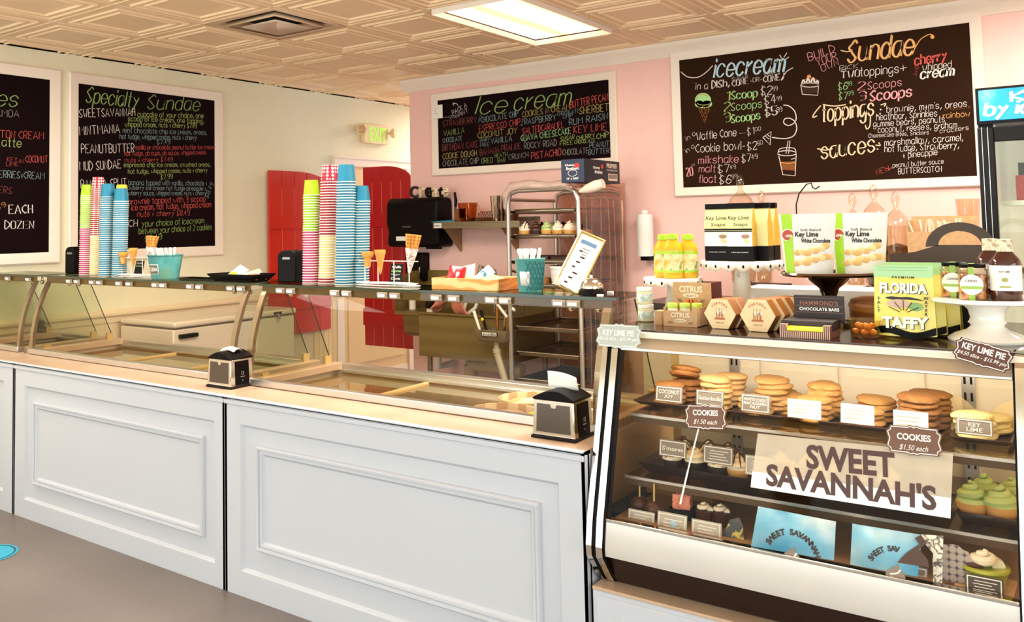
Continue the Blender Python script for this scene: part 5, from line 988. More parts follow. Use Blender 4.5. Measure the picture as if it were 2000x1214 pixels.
for k in range(3): jar(('green-lidded tin at the left in the CITRUS carton', 'green-lidded tin in the middle of the CITRUS carton', 'green-lidded tin at the right in the CITRUS carton')[k], x0+.02+.0365*k, 2.79+.012*k, ZT+.0022, .0165, .07, mat('tin_cream', '#e9e2c6', .4), mat('spring_green_lid', '#b8cf4a', .35), mat('green_print', '#6f9440', .5), 'tin', 'candy_tin')
tag(MB().box(0, .022, 0, .05, 0, .045).obj('small_carton', [M_KRAFT], loc=(X(1282, 637, 2.78)-.002, 2.775, ZT), rot=.1), 'small kraft carton between the spread jars and the CITRUS carton', 'carton')
# hexagonal boxes
m_hexf = ramped('hex_front_print', [(.35, '#f4d7a6'), (.6, '#efc390')], 'noise', 5, .45); m_hexs = ramped('hex_side_brown', [(.3, '#8a4f1d'), (.7, '#a3662a')], 'noise', 9, .45)
def hexbox(label, cx_, y, R, d, grp=None, art=True):
    cz = ZT+R*math.sin(PI/3); o = thing('hexagonal_box', label, 'box', (cx_, y, ZT+.0003), -.12, grp); h = R*math.sin(PI/3); P = [(R*math.cos(PI/3*k), h+R*math.sin(PI/3*k)) for k in range(6)]
    MB().prism(P, 0, d, 'y').obj('carton', m_hexs, o, bevel=.002)
    f = MB().prism([(x*.985, h+(z-h)*.985) for x, z in P], -.0016, 0, 'y').obj('front_print', m_hexf, o)
    if art:
        m = MB(); ribbon(m, [(x*.9, h+(z-h)*.9) for x, z in P+P[:1]], .0014, 0, -.002)
        a = [PI*.78-PI*.56*k/9 for k in range(10)]
        for k, ch in enumerate('TORTUGA'): t = PI*.72-PI*.44*k/6; printed(m, ch, R*.95*math.cos(t)*.7, h*.75+R*.86*math.sin(t), None, R*.13, 1, -.0022, .04, t-PI/2)
        for q in range(5): m.box(-R*.24+q*R*.1, -R*.17+q*R*.1, -.0021, -.0018, h*.72, h*(1.0+.2*math.sin(2.2*q+1)**2), 2)
        m.box(-R*.34, R*.32, -.0022, -.0018, h*.62, h*.74, 3); 
        for q in range(3): m.tube([(-R*.2+q*R*.18, -.002, h*.7), (-R*.2+q*R*.18, -.002, h*1.42)], .0007, 5, 4); poly_(m, [(-R*.2+q*R*.18, h*1.38), (-R*.05+q*R*.18, h*1.1), (-R*.2+q*R*.18, h*.95)], 5)
        printed(m, 'RUM CAKE', 0, h*.42, R*.5, None, 4, -.0022, .01)
        m.obj('artwork', [mat('cream_line', '#f7e6c6', .5), mat('brick_print', '#b5553c', .5), mat('tan_art', '#c98f5c', .5), mat('rust_art', '#b9683f', .5), M_CHALK['brown'], mat('sail_cream', '#f2e4d8', .5)], f)
    return o
def poly_(m, pts, mi): m.add([(x, -.0021, z) for x, z in pts], [tuple(range(len(pts)))], mi)
xa = X(1406, 640, 2.76); hexbox('hexagonal cake box with ship picture beside the CITRUS carton', xa, 2.765, .053, .045); hexbox('hexagonal box right behind the left ship-picture box', xa+.012, 2.815, .053, .045, None, False)
xb = X(1480, 646, 2.74); hexbox('hexagonal cake box with ship picture beside the chocolate bar box', xb, 2.745, .056, .04)
for k in range(3): hexbox(('hexagonal box directly behind the right ship-picture box', 'hexagonal box second behind the right ship-picture box', 'rearmost hexagonal box behind the right ship-picture box')[k], xb+.014*(k+1), 2.79+.045*k, .056, .04, None, False)
# chocolate bars box
m_str = ramped('brown_striped_print', [(.35, '#4a1f16'), (.5, '#a0604a'), (.62, '#5a2a1c'), (.75, '#d7b59c')], 'wave', 60, .5, 'X', 0)
o = thing('chocolate_bar_box', 'dark brown chocolate bar carton with striped front and a yellow bar lying in it', 'carton', (-.752, 2.648, ZT), .03)
MB().box(0, .135, 0, .13, 0, .02).obj('tray_body', m_str, o); MB().box(0, .018, 0, .03, .02, .038).obj('front_corner', m_str, o); MB().box(.117, .135, 0, .03, .02, .038).obj('front_corner', m_str, o); MB().box(-.002, .137, .035, .14, .02, .046).obj('dark_body', mat('dark_cocoa_card', '#24100d', .5), o)
h = MB().box(.012, .15, .135, .138, .035, .112).obj('header_card', mat('dark_cocoa_card', '#24100d', .5), o)
m = MB(); printed(m, "HAMMOND'S", .081, .09, .105, .013, 0, .1342, .02, spacing=1.1); printed(m, 'CHOCOLATE BARS', .081, .072, .11, .0095, 1, .1342, .03, spacing=1.05)
for z in (.104, .0805, .062, .045): m.box(.016, .146, .1338, .1345, z, z+.001, 0)
m.obj('lettering', [mat('bronze_print', '#9a5c3f', .5), M_PAPER], h)
tag(MB().box(0, .098, 0, .03, 0, .012).obj('chocolate_bar', mat('yellow_wrapper', '#e6d21e', .3), loc=(-.733, 2.652, ZT+.0202), rot=.03, bevel=.002), 'yellow-wrapped chocolate bar at the front of the striped carton', 'bar')
# glass dish of caramels, brown round tin behind
o = thing('glass_dish', 'cut glass dish of amber candies beside the taffy bags', 'dish', (X(1690, 655, 2.76), 2.765, ZT)); MB().lathe([(.03, 0), (.036, .003), (.046, .045), (.049, .052), (.047, .052), (.042, .045), (.032, .006), (.001, .005)], 26, wob=lambda a, k: .02*math.sin(14*a)).obj('bowl', M_JAR, o)
for k in range(11):
    r = .03*math.sqrt((k % 6)/6.0); a = 2.4*k; q = MB().sphere((0, 0, 0), (.011, .009, .009), 10).obj('caramel_candy', mat('amber_candy', '#d07a1e', .2), loc=(o.location.x+r*math.cos(a), 2.765+r*math.sin(a), ZT+.017+.016*(k//6))); tag(q, 'amber candy in the cut glass dish', 'candy', 'candies in the glass dish')
o = thing('round_box', 'round brown lidded box behind the glass dish', 'box', (X(1702, 600, 3.06), 3.06, ZT)); mb_ = ramped('turned_brown_wood', [(.3, '#8a4f24'), (.7, '#b4763c')], 'wave', 8, .35, 'Z', 2); MB().lathe([(.056, 0), (.062, .01), (.064, .06), (.001, .06)], 30).obj('body', mb_, o); MB().lathe([(.066, .06), (.067, .066), (.058, .084), (.03, .092), (.001, .093)], 30).obj('lid', mb_, o)
# taffy bags
m_bag = ramped('yellow_taffy_print', [(.3, '#e9cf3a'), (.6, '#efe07a'), (.75, '#e3d64f')], 'noise', 7, .35); m_top = mat('mint_green_band', '#a9d29a', .35)
def taffy(label, x, y, rot, sc=1, full=True):
    o = thing('taffy_bag', label, 'bag', (x, y, ZT), rot); w_, h_ = .155*sc, .195*sc
    def f(s): return lambda u, v: ((u-.5)*w_*(1-.05*v), s*(.032*(1-v)**.7*(math.sin(PI*min(max(u, .02), .98)))**.5+.001), .008+v*(h_*.84))
    m = MB(); m.grid(f(-1), 10, 10).grid(f(1), 10, 10); m.obj('pouch', m_bag, o)
    m = MB().grid(lambda u, v: ((u-.5)*w_*.955, -.0025, .008+h_*(.83+.17*v)), 4, 2).grid(lambda u, v: ((u-.5)*w_*.955, .002, .008+h_*(.83+.17*v)), 4, 2); m.obj('zip_band', m_top, o)
    m = MB().grid(lambda u, v: ((u-.5)*w_*.99, -.0345*(math.sin(PI*min(max(u, .03), .97)))**.5-.001, .008+.02*v+.008*math.sin(7*u)), 10, 2); m.obj('clear_window', M_BLACK, o)
    if full:
        m = MB(); fy = lambda v: -.0355*(1-v)**.7-.0015
        def bent(s, cx_, cz, ww, hh, mi, bold, rot=0, sp=1, dy=0):
            k = MB(); printed(k, s, cx_, cz, ww, hh, 0, 0, bold, rot, spacing=sp); m.add([(vx, -.032*(max(0, 1-(vz-.008)/(h_*.84)))**.7-.0022-dy, vz) for vx, _, vz in k.v], k.f, mi)
        bent('PREMIUM', 0, h_*.87, .055, .006, 0, .02, sp=1.4, dy=.001)
        for z in (.95, .99): m.box(-w_*.4, w_*.4, -.0036, -.003, .004+h_*z, .005+h_*z, 3)
        for dx, mi in ((.0022, 0), (0, 2)): bent('FLORIDA', dx, h_*.72-dx*.7, .118, .03, mi, .05, dy=.0012 if mi else 0); bent('TAFFY', dx+.003, h_*.235-dx*.7, .115, .032, mi, .05, dy=.0012 if mi else 0)
        for k, ch in enumerate('SALT'): bent(ch, -w_*.4, h_*(.57-.06*k), None, .0085, 0, .04, dy=.001)
        for k, ch in enumerate('WATER'): bent(ch, w_*.36, h_*(.58-.055*k), None, .0085, 0, .04, dy=.001)
        k = MB(); k.add([(.05*math.cos(t)*(1 if q else .2), 0, h_*.36+.05*math.sin(t)) for q in (0, 1) for t in [0]], []) 
        al = smooth([(-.045, .575), (-.03, .6), (-.01, .59), (.012, .595), (.035, .575), (.05, .545), (.03, .555), (.0, .56), (-.02, .55), (-.045, .575)]); m.add([(x_, -.032*(max(0, 1-(z_*h_/.195*.195-.008)/(h_*.84)))**.7-.003, z_*h_) for x_, z_ in al[:-1]], [tuple(range(len(al)-1))], 0)
        for q in range(5): t = PI*(.15+.175*q); m.tube([(.01*math.cos(t), -.026, h_*.36+.01*math.sin(t)), (.042*math.cos(t), -.0245, h_*.37+.036*math.sin(t))], .001, 5, 0)
        el = [(.03*math.cos(t), h_*.5+.012*math.sin(t)) for t in [2*PI*q/18 for q in range(18)]]; m.add([(x_-.012, -.0215, z_) for x_, z_ in el], [tuple(range(18))], 4); m.add([(x_*.6+.03, -.0212, z_-.008) for x_, z_ in el], [tuple(range(18))], 3)
        m.obj('artwork', [mat('ink_black', '#1c1a12', .5), m_bag, mat('ice_white_print', '#eef3e2', .5), mat('leaf_green_print', '#86b06a', .5), mat('flamingo_print', '#d9b49c', .5)], o)
    return o
taffy('yellow and green bag of salt water taffy, front of the bunch', -.452, 2.80, .05); taffy('second yellow taffy bag peeking out right behind the front one', -.437, 2.868, .0, 1.03, False); taffy('third taffy bag leaning at the right rear of the bunch', -.400, 2.945, -.25, .96, False)
# white pedestal stand with jars
sx = X(1930, 660, 2.84); o = thing('cake_stand', 'white ceramic pedestal stand at the right end of the case top', 'stand', (sx, 2.84, ZT))
m_cer = mat('white_ceramic', '#f2ebe0', .15, coat=.5); MB().lathe([(.094, 0), (.096, .006), (.09, .012), (.078, .02), (.05, .03), (.04, .04), (.042, .046), (.046, .05), (.042, .056), (.04, .064), (.045, .085), (.06, .1), (.001, .1)], 40).obj('pedestal', m_cer, o); MB().lathe([(.06, .1), (.128, .104), (.134, .108), (.134, .117), (.128, .118), (.12, .114), (.001, .113)], 48).obj('plate', m_cer, o)
ZP = ZT+.1135; m_nut = ramped('roasted_nuts', [(.3, '#6e3a1c'), (.5, '#b06a3a'), (.7, '#d69a5e')], 'voronoi', 55, .5, dist=1)
def nutjar(label, x, y, h=.094, w_=.036):
    o = thing('nut_jar', label, 'jar', (x, y, ZP)); prof = lambda k: [(w_*k, 0), (w_*k, h*.86), (w_*k*.88, h*.93)]
    wob = lambda a, k: .14*(max(abs(math.cos(a)), abs(math.sin(a)))**-1-1.2)
    MB().lathe([(w_*.96, .0), (w_, .004), (w_, h*.84), (w_*.86, h*.92), (.001, h*.92)], 32, wob=wob).obj('glass_body', M_JAR, o); MB().lathe([(w_*.93, .003), (w_*.95, h*.72), (.001, h*.72)], 32, wob=wob).obj('nuts', m_nut, o); MB().lathe([(w_*.85, h*.92), (w_*.86, h*.93), (w_*.86, h*1.02), (w_*.8, h*1.04), (.001, h*1.04)], 28).obj('lid', M_BLACK, o)
    s = MB().box(-.007, .007, -w_*1.02-.001, -w_*1.02, 0, h*.95).box(-.007, .007, -w_*1.0, -w_*.2, h*1.04, h*1.045).obj('green_band', mat('fresh_green_band', '#8fb63c', .4), o)
    q = MB().lathe([(.027, 0), (.027, .0012), (.001, .0012)], 26, T=RM(PI/2, 0, 0, (0, -w_*1.03, h*.45))); l = q.obj('round_label', M_PAPER, o); m = MB(); printed(m, 'CERISE', 0, h*.56, .028, .006, 0, -w_*1.03-.002, .01); m.box(-.025, .025, -w_*1.03-.002, -w_*1.03-.0013, h*.33, h*.41, 1); m.obj('lettering', [M_CHALK['cocoa'], MATS['fresh_green_band']], l); return o
nutjar('square glass jar of nuts with round white label, front of the pair', X(1902, 580, 2.80), 2.80); nutjar('square glass jar of nuts behind the front nut jar', X(1866, 578, 2.875), 2.875)
m_sauce = mat('dark_red_sauce', '#3a0a08', .1, coat=1)
def sauce(label, x, y, full=True):
    o = thing('sauce_bottle', label, 'bottle', (x, y, ZP)); MB().lathe([(.035, 0), (.037, .004), (.037, .095), (.033, .11), (.02, .126), (.018, .13), (.001, .13)], 30).obj('bottle', m_sauce, o); MB().lathe([(.019, .13), (.0185, .134), (.0185, .16), (.019, .162), (.001, .163)], 24).obj('cap', ramped('newsprint_cap', [(.48, '#efdfc2'), (.6, '#b59f80')], 'noise', 80, .7), o)
    l = MB().grid(lambda u, v: (.0374*math.sin(-1.35+2.7*u), -.0374*math.cos(-1.35+2.7*u), .028+.066*v), 14, 1).obj('front_label', M_PAPER, o); m = MB(); printed(m, 'KEY LIME', 0, .078, .024, .0045, 0, -.0382, .01); m.box(-.013, .013, -.0384, -.0379, .036, .041, 1); m.sphere((0, -.0375, .057), (.008, .001, .006), 10, 1); m.obj('lettering', [M_CHALK['cocoa'], mat('olive_print', '#a7ab5a', .5)], l)
sauce('dark red sauce bottle with white label at the right picture edge', X(1967, 580, 2.80), 2.80); sauce('dark red sauce bottle behind the front sauce bottle', X(1938, 575, 2.885), 2.885)
# scalloped distressed stands
m_dis = ramped('chipped_cream_enamel', [(.28, '#4a3a2e'), (.33, '#efe4d0'), (.7, '#f4ead8')], 'noise', 9, .5)
def scalloped(label, px, py, Y, r, foot, n):
    c = WY(px, py, Y); h = c.z-ZT; o = thing('scalloped_stand', label, 'stand', (c.x, Y, ZT)); MB().lathe([(r, h-.004), (r, h), (r*.97, h+.003), (.001, h+.002)], 48).obj('plate', m_dis, o)
    vs = []; N_ = n*10
    m = MB().grid(lambda u, v: (r*1.003*math.cos(2*PI*u), r*1.003*math.sin(2*PI*u), h+.003-(.018+.014*abs(math.sin(PI*n*u)))*v), N_, 1); m.obj('scalloped_rim', m_dis, o, thick=.0015)
    m = MB()
    for k in range(n): a = 2*PI*(k+.5)/n; m.sphere((r*1.006*math.cos(a), r*1.006*math.sin(a), h-.012), (.004, .004, .006), 8)
    m.obj('pierced_drops', M_BLACKM, o); MB().lathe([(foot, 0), (foot, .006), (foot*.78, .03), (foot*.55, h*.6), (foot*.42, h-.004), (.001, h-.004)], 28).obj('pedestal', m_dis, o); return c
c = scalloped('small chipped cream scalloped stand carrying the yellow bottles', 1314, 543, 3.0, .098, .04, 14); c2 = scalloped('large chipped cream scalloped stand carrying the Key Lime Snaps cartons', 1448, 510, 3.06, .132, .05, 18)
m_jce = mat('yellow_lemonade', '#e2a91e', .25, coat=.2); m_lbl2 = ramped('lime_juice_label', [(.35, '#e9a63a'), (.5, '#f3e6b0'), (.58, '#7da04a'), (.68, '#3c3a40')], 'noise', 26, .45)
def juice(label, x, y, s=1, z=None):
    o = thing('juice_bottle', label, 'bottle', (x, y, (z or c.z)+.003)); o.scale = (s,)*3; MB().lathe([(.027, 0), (.03, .004), (.03, .088), (.027, .1), (.016, .118), (.015, .122), (.001, .122)], 26).obj('bottle', m_jce, o); MB().lathe([(.0175, .12), (.0175, .134), (.016, .137), (.001, .137)], 22, wob=lambda a, k: .03*math.sin(20*a) if k < 2 else 0).obj('cap', mat('lime_cap', '#a8cf2a', .35), o)
    MB().lathe([(.0303, .025), (.0303, .075)], 26).obj('wrap_label', m_lbl2, o); MB().lathe([(.0305, .075), (.0305, .084)], 26).obj('green_band', MATS['lime_cap'], o); MB().lathe([(.0305, .018), (.0305, .025)], 26).obj('green_band', MATS['lime_cap'], o)
juice('yellow juice bottle with green cap, front and middle of the three', X(1315, 541, 2.955), 2.955, 1.12); juice('yellow juice bottle with green cap, left of the three, half hidden', X(1297, 538, 3.0), 3.0, 1.1); juice('yellow juice bottle with green cap, right of the three', X(1345, 535, 3.0), 3.0, 1.1)
# key lime snaps cartons
m_yel = ramped('pale_lime_carton', [(.3, '#d8d48a'), (.7, '#e8e2ac')], 'noise', 6, .45); m_gold = mat('golden_carton_side', '#d4a52e', .45, var=.12)
def snaps(label, px, Y, rot, full=True):
    x = X(px, 510, Y); o = thing('snaps_carton', label, 'carton', (x, Y, c2.z+.003), rot); w_, d_, h_ = .084, .05, .195
    prof = [(0, 0), (0, .13), (.006, .135), (.02, h_-.016), (.03, h_-.016), (.044, .135), (.05, .13), (.05, 0)]
    MB().prism(prof, -w_/2, w_/2, 'x').obj('carton_side', m_gold, o, bevel=.001)
    MB().add([(-w_/2, -.0006, .032), (w_/2, -.0006, .032), (w_/2, -.0006, .13), (-w_/2, -.0006, .13), (w_/2, .0193, h_-.016), (-w_/2, .0193, h_-.016)], [(0, 1, 2, 3), (3, 2, 4, 5)]).obj('front_print', m_yel, o)
    MB().box(-w_/2-.0006, w_/2+.0006, -.0012, d_+.0006, 0, .05).obj('black_base', M_BLACK, o)
    MB().prism([(-w_/2-.001, h_), (w_/2+.001, h_)]+[(w_/2+.001-(w_+.002)*k/28, h_-.017-(.0028 if k % 2 else 0)) for k in range(29)], .016, .034, 'y').obj('pinked_top', M_BLACK, o)
    if full:
        m = MB(); printed(m, 'Key Lime', 0, .144, .07, .017, 0, -.0045, .01, shear=.25); printed(m, 'Snaps', .005, .122, .048, .015, 1, -.0015, .01, shear=.25); m.box(-w_/2, w_/2, -.0014, -.0008, .104, .1095, 0).box(-w_/2, w_/2, -.0014, -.0008, .0985, .1025, 2)
        m.box(-w_/2, w_/2, -.0011, -.0007, .05, .1, 3); m.sphere((-.02, -.0012, .069), (.011, .0006, .006), 12, 4, T=RM(0, .6, 0, (-.0, 0, .0))); m.sphere((.02, -.0012, .083), (.014, .0006, .007), 12, 5); printed(m, "'a little snap of sunshine'", 0, .03, .058, .0045, 3, -.0018, .0, shear=.2)
        m.obj('lettering', [M_CHALK['black'], mat('grey_script', '#5d5a3a', .5), M_BLACKM, M_PAPER, mat('cookie_art', '#e6cf98', .6), mat('cocoa_art', '#a38468', .6)], o)
snaps('carton of Key Lime Snaps in front, on the large scalloped stand', 1446, 2.985, .0); snaps('carton of Key Lime Snaps half hidden at the left of the front one', 1402, 3.012, .03); snaps('golden-sided carton seen edge-on right of the front snaps carton', 1477, 3.04, -.05, False); snaps('rearmost golden-sided carton at the right of the scalloped stand', 1490, 3.10, -.08, False)
# dark metal stand with cookie pouches
c3 = WY(1618, 534, 3.0); o = thing('metal_stand', 'tarnished silver pedestal stand carrying two cookie pouches', 'stand', (c3.x, 3.0, ZT)); h = c3.z-ZT; m_tar = mat('tarnished_silver', '#7d6a58', .15, 1, var=.3)
MB().lathe([(.06, 0), (.058, .008), (.03, .02), (.018, .045), (.018, h*.5), (.03, h*.72), (.06, h-.02), (.066, h-.01), (.001, h-.01)], 36).obj('pedestal', m_tar, o); MB().lathe([(.064, h-.012), (.138, h-.006), (.142, h), (.138, h+.006), (.128, h+.002), (.001, h)], 48, wob=lambda a, k: .012*math.sin(18*a) if k in (1, 2, 3) else 0).obj('plate', m_tar, o)
m_pch = mat('white_pouch_film', '#dcd8d4', .35, var=.03); m_lim = mat('lime_stripe_print', '#9bcb1f', .4)
def wow(label, x, y, rot):
    o = thing('cookie_pouch', label, 'pouch', (x, y, c3.z+.002), rot); w_, h_ = .172, .188
    fy = lambda u, v: .03*(1-v)**.8*max(0, math.sin(PI*u))**.5+.0012
    px_ = lambda u, v: (u-.5)*w_*(.82+.18*v)
    m = MB().grid(lambda u, v: (px_(u, v), -fy(u, v), v*h_), 12, 12).grid(lambda u, v: (px_(u, v), fy(u, v), v*h_), 12, 12); m.obj('pouch_film', m_pch, o)
    MB().grid(lambda u, v: (px_(.05+.19*u, v), -fy(.05+.19*u, v)-.0006, v*h_), 4, 12).obj('lime_stripe', m_lim, o)
    m = MB()
    def pr(s, u, v, ww, hh, mi, b=0, dy=.0012):
        k = MB(); printed(k, s, 0, 0, ww, hh, 0, 0, b); cx_ = px_(u, v); m.add([(cx_+vx, -fy(min(max(u+vx/w_, 0), 1), v+vz/h_)-dy, v*h_+vz) for vx, _, vz in k.v], k.f, mi)
    pr('Soft Baked', .57, .73, .06, .008, 1, .01); pr('Key Lime', .5, .645, .068, .021, 0, .03); pr('White Chocolate', .66, .55, .084, .014, 0, .03)
    disc = [(.0195*math.cos(t), .0195*math.sin(t)) for t in [2*PI*q/24 for q in range(24)]]; u0, v0 = .15, .645
    m.add([(px_(u0, v0)+a, -fy(u0, v0)-.002, v0*h_+b_) for a, b_ in disc], [tuple(range(24))], 2); k = MB(); m.add([(px_(u0, v0)+a*.86, -fy(u0, v0)-.0024, v0*h_+b_*.86) for a, b_ in disc], [tuple(range(24))], 3); pr('WOW', .15, .63, .026, .009, 2, .04, .0032)
    rnd = random.Random(3)
    for q in range(15): u = .32+.6*((q % 8)/7)+rnd.uniform(-.03, .03); v = .17+.16*(q//8)+.13*((q % 8)/7)+rnd.uniform(-.03, .03); m.sphere((px_(u, v), -fy(u, v)-.0005, v*h_), (.013, .0022, .010), 12, 4+q % 2)
    m.obj('printed_front', [M_CHALK['black'], mat('charcoal_print', '#4a4440', .5), M_PAPER, mat('brick_badge', '#b5421c', .5), mat('cookie_print', '#dcae6c', .6), mat('cookie_print_light', '#eccb90', .6)], o)
wow('white cookie pouch with lime stripe, left of the two on the silver stand', X(1580, 530, 2.96), 2.96, .08); wow('white cookie pouch with lime stripe, right of the two on the silver stand', X(1680, 530, 3.0), 3.0, -.05)
o = MB().tube([(0, 0, 0), (.01, 0, .035), (.035, 0, .066), (.05, 0, .069), (.053, 0, .055), (.062, 0, .049), (.075, 0, .058)], .0022, 8); q = WY(1555, 397, 3.06); tag(o.obj('wire_hook', M_BLACKM, loc=(q.x, 3.06, q.z-.004)), 'bent black wire sticking up behind the left cookie pouch', 'wire')
tag(MB().tube([(0, 0, 0), (0, 0, q.z-c3.z-.006)], .0022, 6).obj('wire_post', M_BLACKM, loc=(q.x, 3.06, c3.z+.003)), 'thin black post carrying the bent wire', 'post')
# ============================================================ along the pink wall
YW = YB-.001
def px3(px, py, Y): return WY(px, py, Y)
# paper towel and soap dispensers
a = WY(783, 481, 5.85); b_ = WY(880, 385, 5.85); w_ = b_.x-a.x; h_ = b_.z-a.z; o = thing('towel_dispenser', 'big black paper towel dispenser on the pink wall', 'dispenser', (a.x, YW, a.z))
MB().prism([(0, 0), (0, h_*.93), (-.03, h_), (-.18, h_), (-.215, h_*.93), (-.225, h_*.5), (-.2, h_*.3), (-.215, .03), (-.2, 0)], 0, w_, 'x').obj('housing', M_BLACK, o, bevel=.02); MB().box(w_*.2, w_*.52, -.222, -.2, h_*.13, h_*.22).obj('outlet', M_PAPER, o); MB().box(w_*.55, w_*.8, -.06, -.02, -.02, .0).obj('lever', M_BLACKM, o); m = MB(); printed(m, 'e motion', w_*.42, h_*.42, .09, .02, 0, -.227, 0); m.obj('lettering', mat('grey_badge', '#8b8480', .3, .6), o)
a = WY(802, 547, 5.85); b_ = WY(835, 493, 5.85); w_ = b_.x-a.x; h_ = b_.z-a.z; o = thing('soap_dispenser', 'smaller black soap dispenser under the towel dispenser', 'dispenser', (a.x, YW, a.z)); MB().prism([(0, 0), (0, h_), (-.09, h_), (-.1, h_*.9), (-.1, .03), (-.08, 0)], 0, w_, 'x').obj('housing', M_BLACK, o, bevel=.008); MB().box(w_*.8, w_*.86, -.103, -.1, h_*.3, h_*.5).obj('badge', M_ALU, o)
# CREATE letters standing on the dispenser
lx = [805, 821, 834, 846, 858, 866]; q0 = WY(803, 384, 5.78)
for k, ch in enumerate('Create'):
    q = WY(lx[k]+4, 383, 5.74); m = MB(); v, f, x0, x1, y0, y1 = text_mesh(ch, .03); s = (.10 if k == 0 else .085)/max(y1-y0, .5); m.add([((x-(x0+x1)/2)*s, y, (z-y0)*s) for y in (-.008, .008) for x, z in v], [t for t in f]+[tuple(i+len(v) for i in reversed(t)) for t in f]); e = {}
    o = thing('wooden_letter', 'decorative cutout letter %s standing on the towel dispenser' % (ch if k in (0, 1, 3, 4) else ['', '', 'e after r', '', '', 'final e'][k]), 'letter', (q.x, 5.74, WY(880, 385, 5.85).z+.0005)); g = m.obj('cutout', [M_BLACKM, mat('letter_cream', '#efd7b4', .5)][k % 2] if k else mat('letter_dots', '#2b1a1c', .5), o, thick=.002)
# wall shelf and its things
a = WY(843, 440, 5.6); b_ = WY(1012, 440, 5.6); zs = WY(930, 432, 5.58).z; x0, x1 = WY(846, 430, 5.58).x, -3.40; o = thing('wall_shelf', 'stainless wall shelf with brackets on the pink wall', 'shelf', (x0, 0, zs)); W = x1-x0
MB().box(0, W, 5.58, YW, -.008, 0).box(0, W, 5.575, 5.583, -.05, 0).box(0, W, YW-.006, YW, 0, .03).obj('board', M_STEEL, o)
for x in (.06, W-.2): MB().prism([(YW, -.01), (5.62, -.01), (5.62, -.04), (YW-.02, -.24), (YW, -.24)], x, x+.006, 'x').obj('bracket', mat('bracket_steel', '#a88a68', .35, .6), o)
m = MB().box(.015, .085, 5.5735, 5.5745, -.045, -.01); l = m.obj('maker_plate', M_PAPER, o); m = MB(); printed(m, 'NEMCO', .05, -.028, .055, .015, 0, 5.573, .02); m.obj('lettering', M_CHALK['black'], l)
def shelf_pos(px, Y=5.7): return WY(px, 428, Y).x
o = thing('knife', 'black-handled knife standing upright at the left of the wall shelf', 'knife', (shelf_pos(883), 5.75, zs)); MB().box(-.012, .012, -.001, .001, 0, .12).obj('blade', M_CHROME, o); MB().tube([(0, 0, .12), (.004, 0, .17), (-.006, 0, .235)], [.012, .014, .01], 10).obj('handle', M_BLACK, o)
tag(MB().box(-.025, .025, -.03, .03, 0, .1).obj('knife_block', mat('block_brown', '#8f4f22', .5), loc=(shelf_pos(889), 5.83-.06, zs+.0005), rot=.0), 'brown block behind the pitcher on the wall shelf', 'block')
tag(MB().add([(0, 0, 0), (.2, .02, 0), (.16, .09, .012), (.02, .1, .008)], [(0, 1, 2, 3)]).obj('blue_cloth', mat('turquoise_cloth', '#2a9cc0', .7), loc=(shelf_pos(858), 5.59, zs+.002), thick=.004), 'turquoise cloth lying at the left front of the wall shelf', 'cloth')
o = thing('measuring_pitcher', 'clear measuring pitcher on the wall shelf', 'pitcher', (shelf_pos(914, 5.68), 5.68, zs+.0005)); MB().lathe([(.055, 0), (.06, .005), (.078, .14), (.08, .145), (.076, .145), (.056, .01), (.001, .008)], 28).obj('pitcher_body', glass('smoky_pitcher', '#ecc9a8', .8), o); MB().tube([(.072, 0, .125), (.105, 0, .12), (.105, 0, .05), (.066, 0, .03)], .007, 8).obj('handle', M_JAR, o); MB().box(-.03, .03, -.08, -.074, .03, .1).obj('scale_marks', glass('amber_print', '#b9743a', .3), o)
o = thing('coil_rack', 'coiled wire rack on the wall shelf between pitcher and tumblers', 'rack', (shelf_pos(935), 5.72, zs)); m = MB(); m.tube([(.012*k/4, .04*math.cos(k*PI/4), .042+.035*math.sin(k*PI/4)) for k in range(66)], .0028, 6).box(0, .2, -.045, .045, 0, .006); m.obj('coil', mat('copper_wire', '#8a4a24', .3, .8), o)
for k, (px, Y, h) in enumerate(((970, 5.64, .19), (979, 5.70, .18))): tag(MB().lathe([(.032, 0), (.034, .004), (.045, h-.004), (.046, h), (.042, h), (.03, .006), (.001, .006)], 26).obj('steel_tumbler', M_CHROME, loc=(shelf_pos(px, Y), Y, zs+.0005)), ('tall steel tumbler, front one on the wall shelf', 'tall steel tumbler right behind the front one on the shelf')[k], 'tumbler')
tag(MB().lathe([(.04, 0), (.055, .05), (.05, .05), (.036, .004), (.001, .004)], 20).obj('brown_bowl', mat('bowl_brown', '#5a2c1a', .4), loc=(shelf_pos(1000, 5.68), 5.68, zs+.0005)), 'small brown bowl at the right of the wall shelf', 'bowl')
# hand sink and three-compartment sink
a = WY(750, 600, 5.5); m_sk = ramped('sink_steel', [(.1, '#86703f'), (.9, '#927c4a')], 'wave', 3, .42, 'Z', 1, metal=.6)
o = thing('hand_sink', 'small stainless hand sink with high curved splash guard', 'sink', (-4.50, 5.45, .62)); W = .36
MB().box(0, W, 0, .41, .17, .2).obj('rim', m_sk, o); MB().prism([(.02, .17), (.05, .02), (.09, 0), (.33, 0), (.38, .03), (.4, .17)], .06, W, 'x').obj('basin', m_sk, o, bevel=.01); sg_ = [(.0, .2), (.41, .2), (.41, .5), (.2, .5), (.1, .46), (.03, .38), (0, .28)]
MB().prism(sg_, 0, .006, 'x').obj('splash_guard', m_sk, o); MB().box(0, W, .40, .41, .2, .5).obj('splash_back', m_sk, o); MB().tube([(W-.1, .22, .0), (W-.1, .22, -.25), (W-.1, .42, -.25)], .03, 12).obj('drain_pipe', M_WHITE, o)
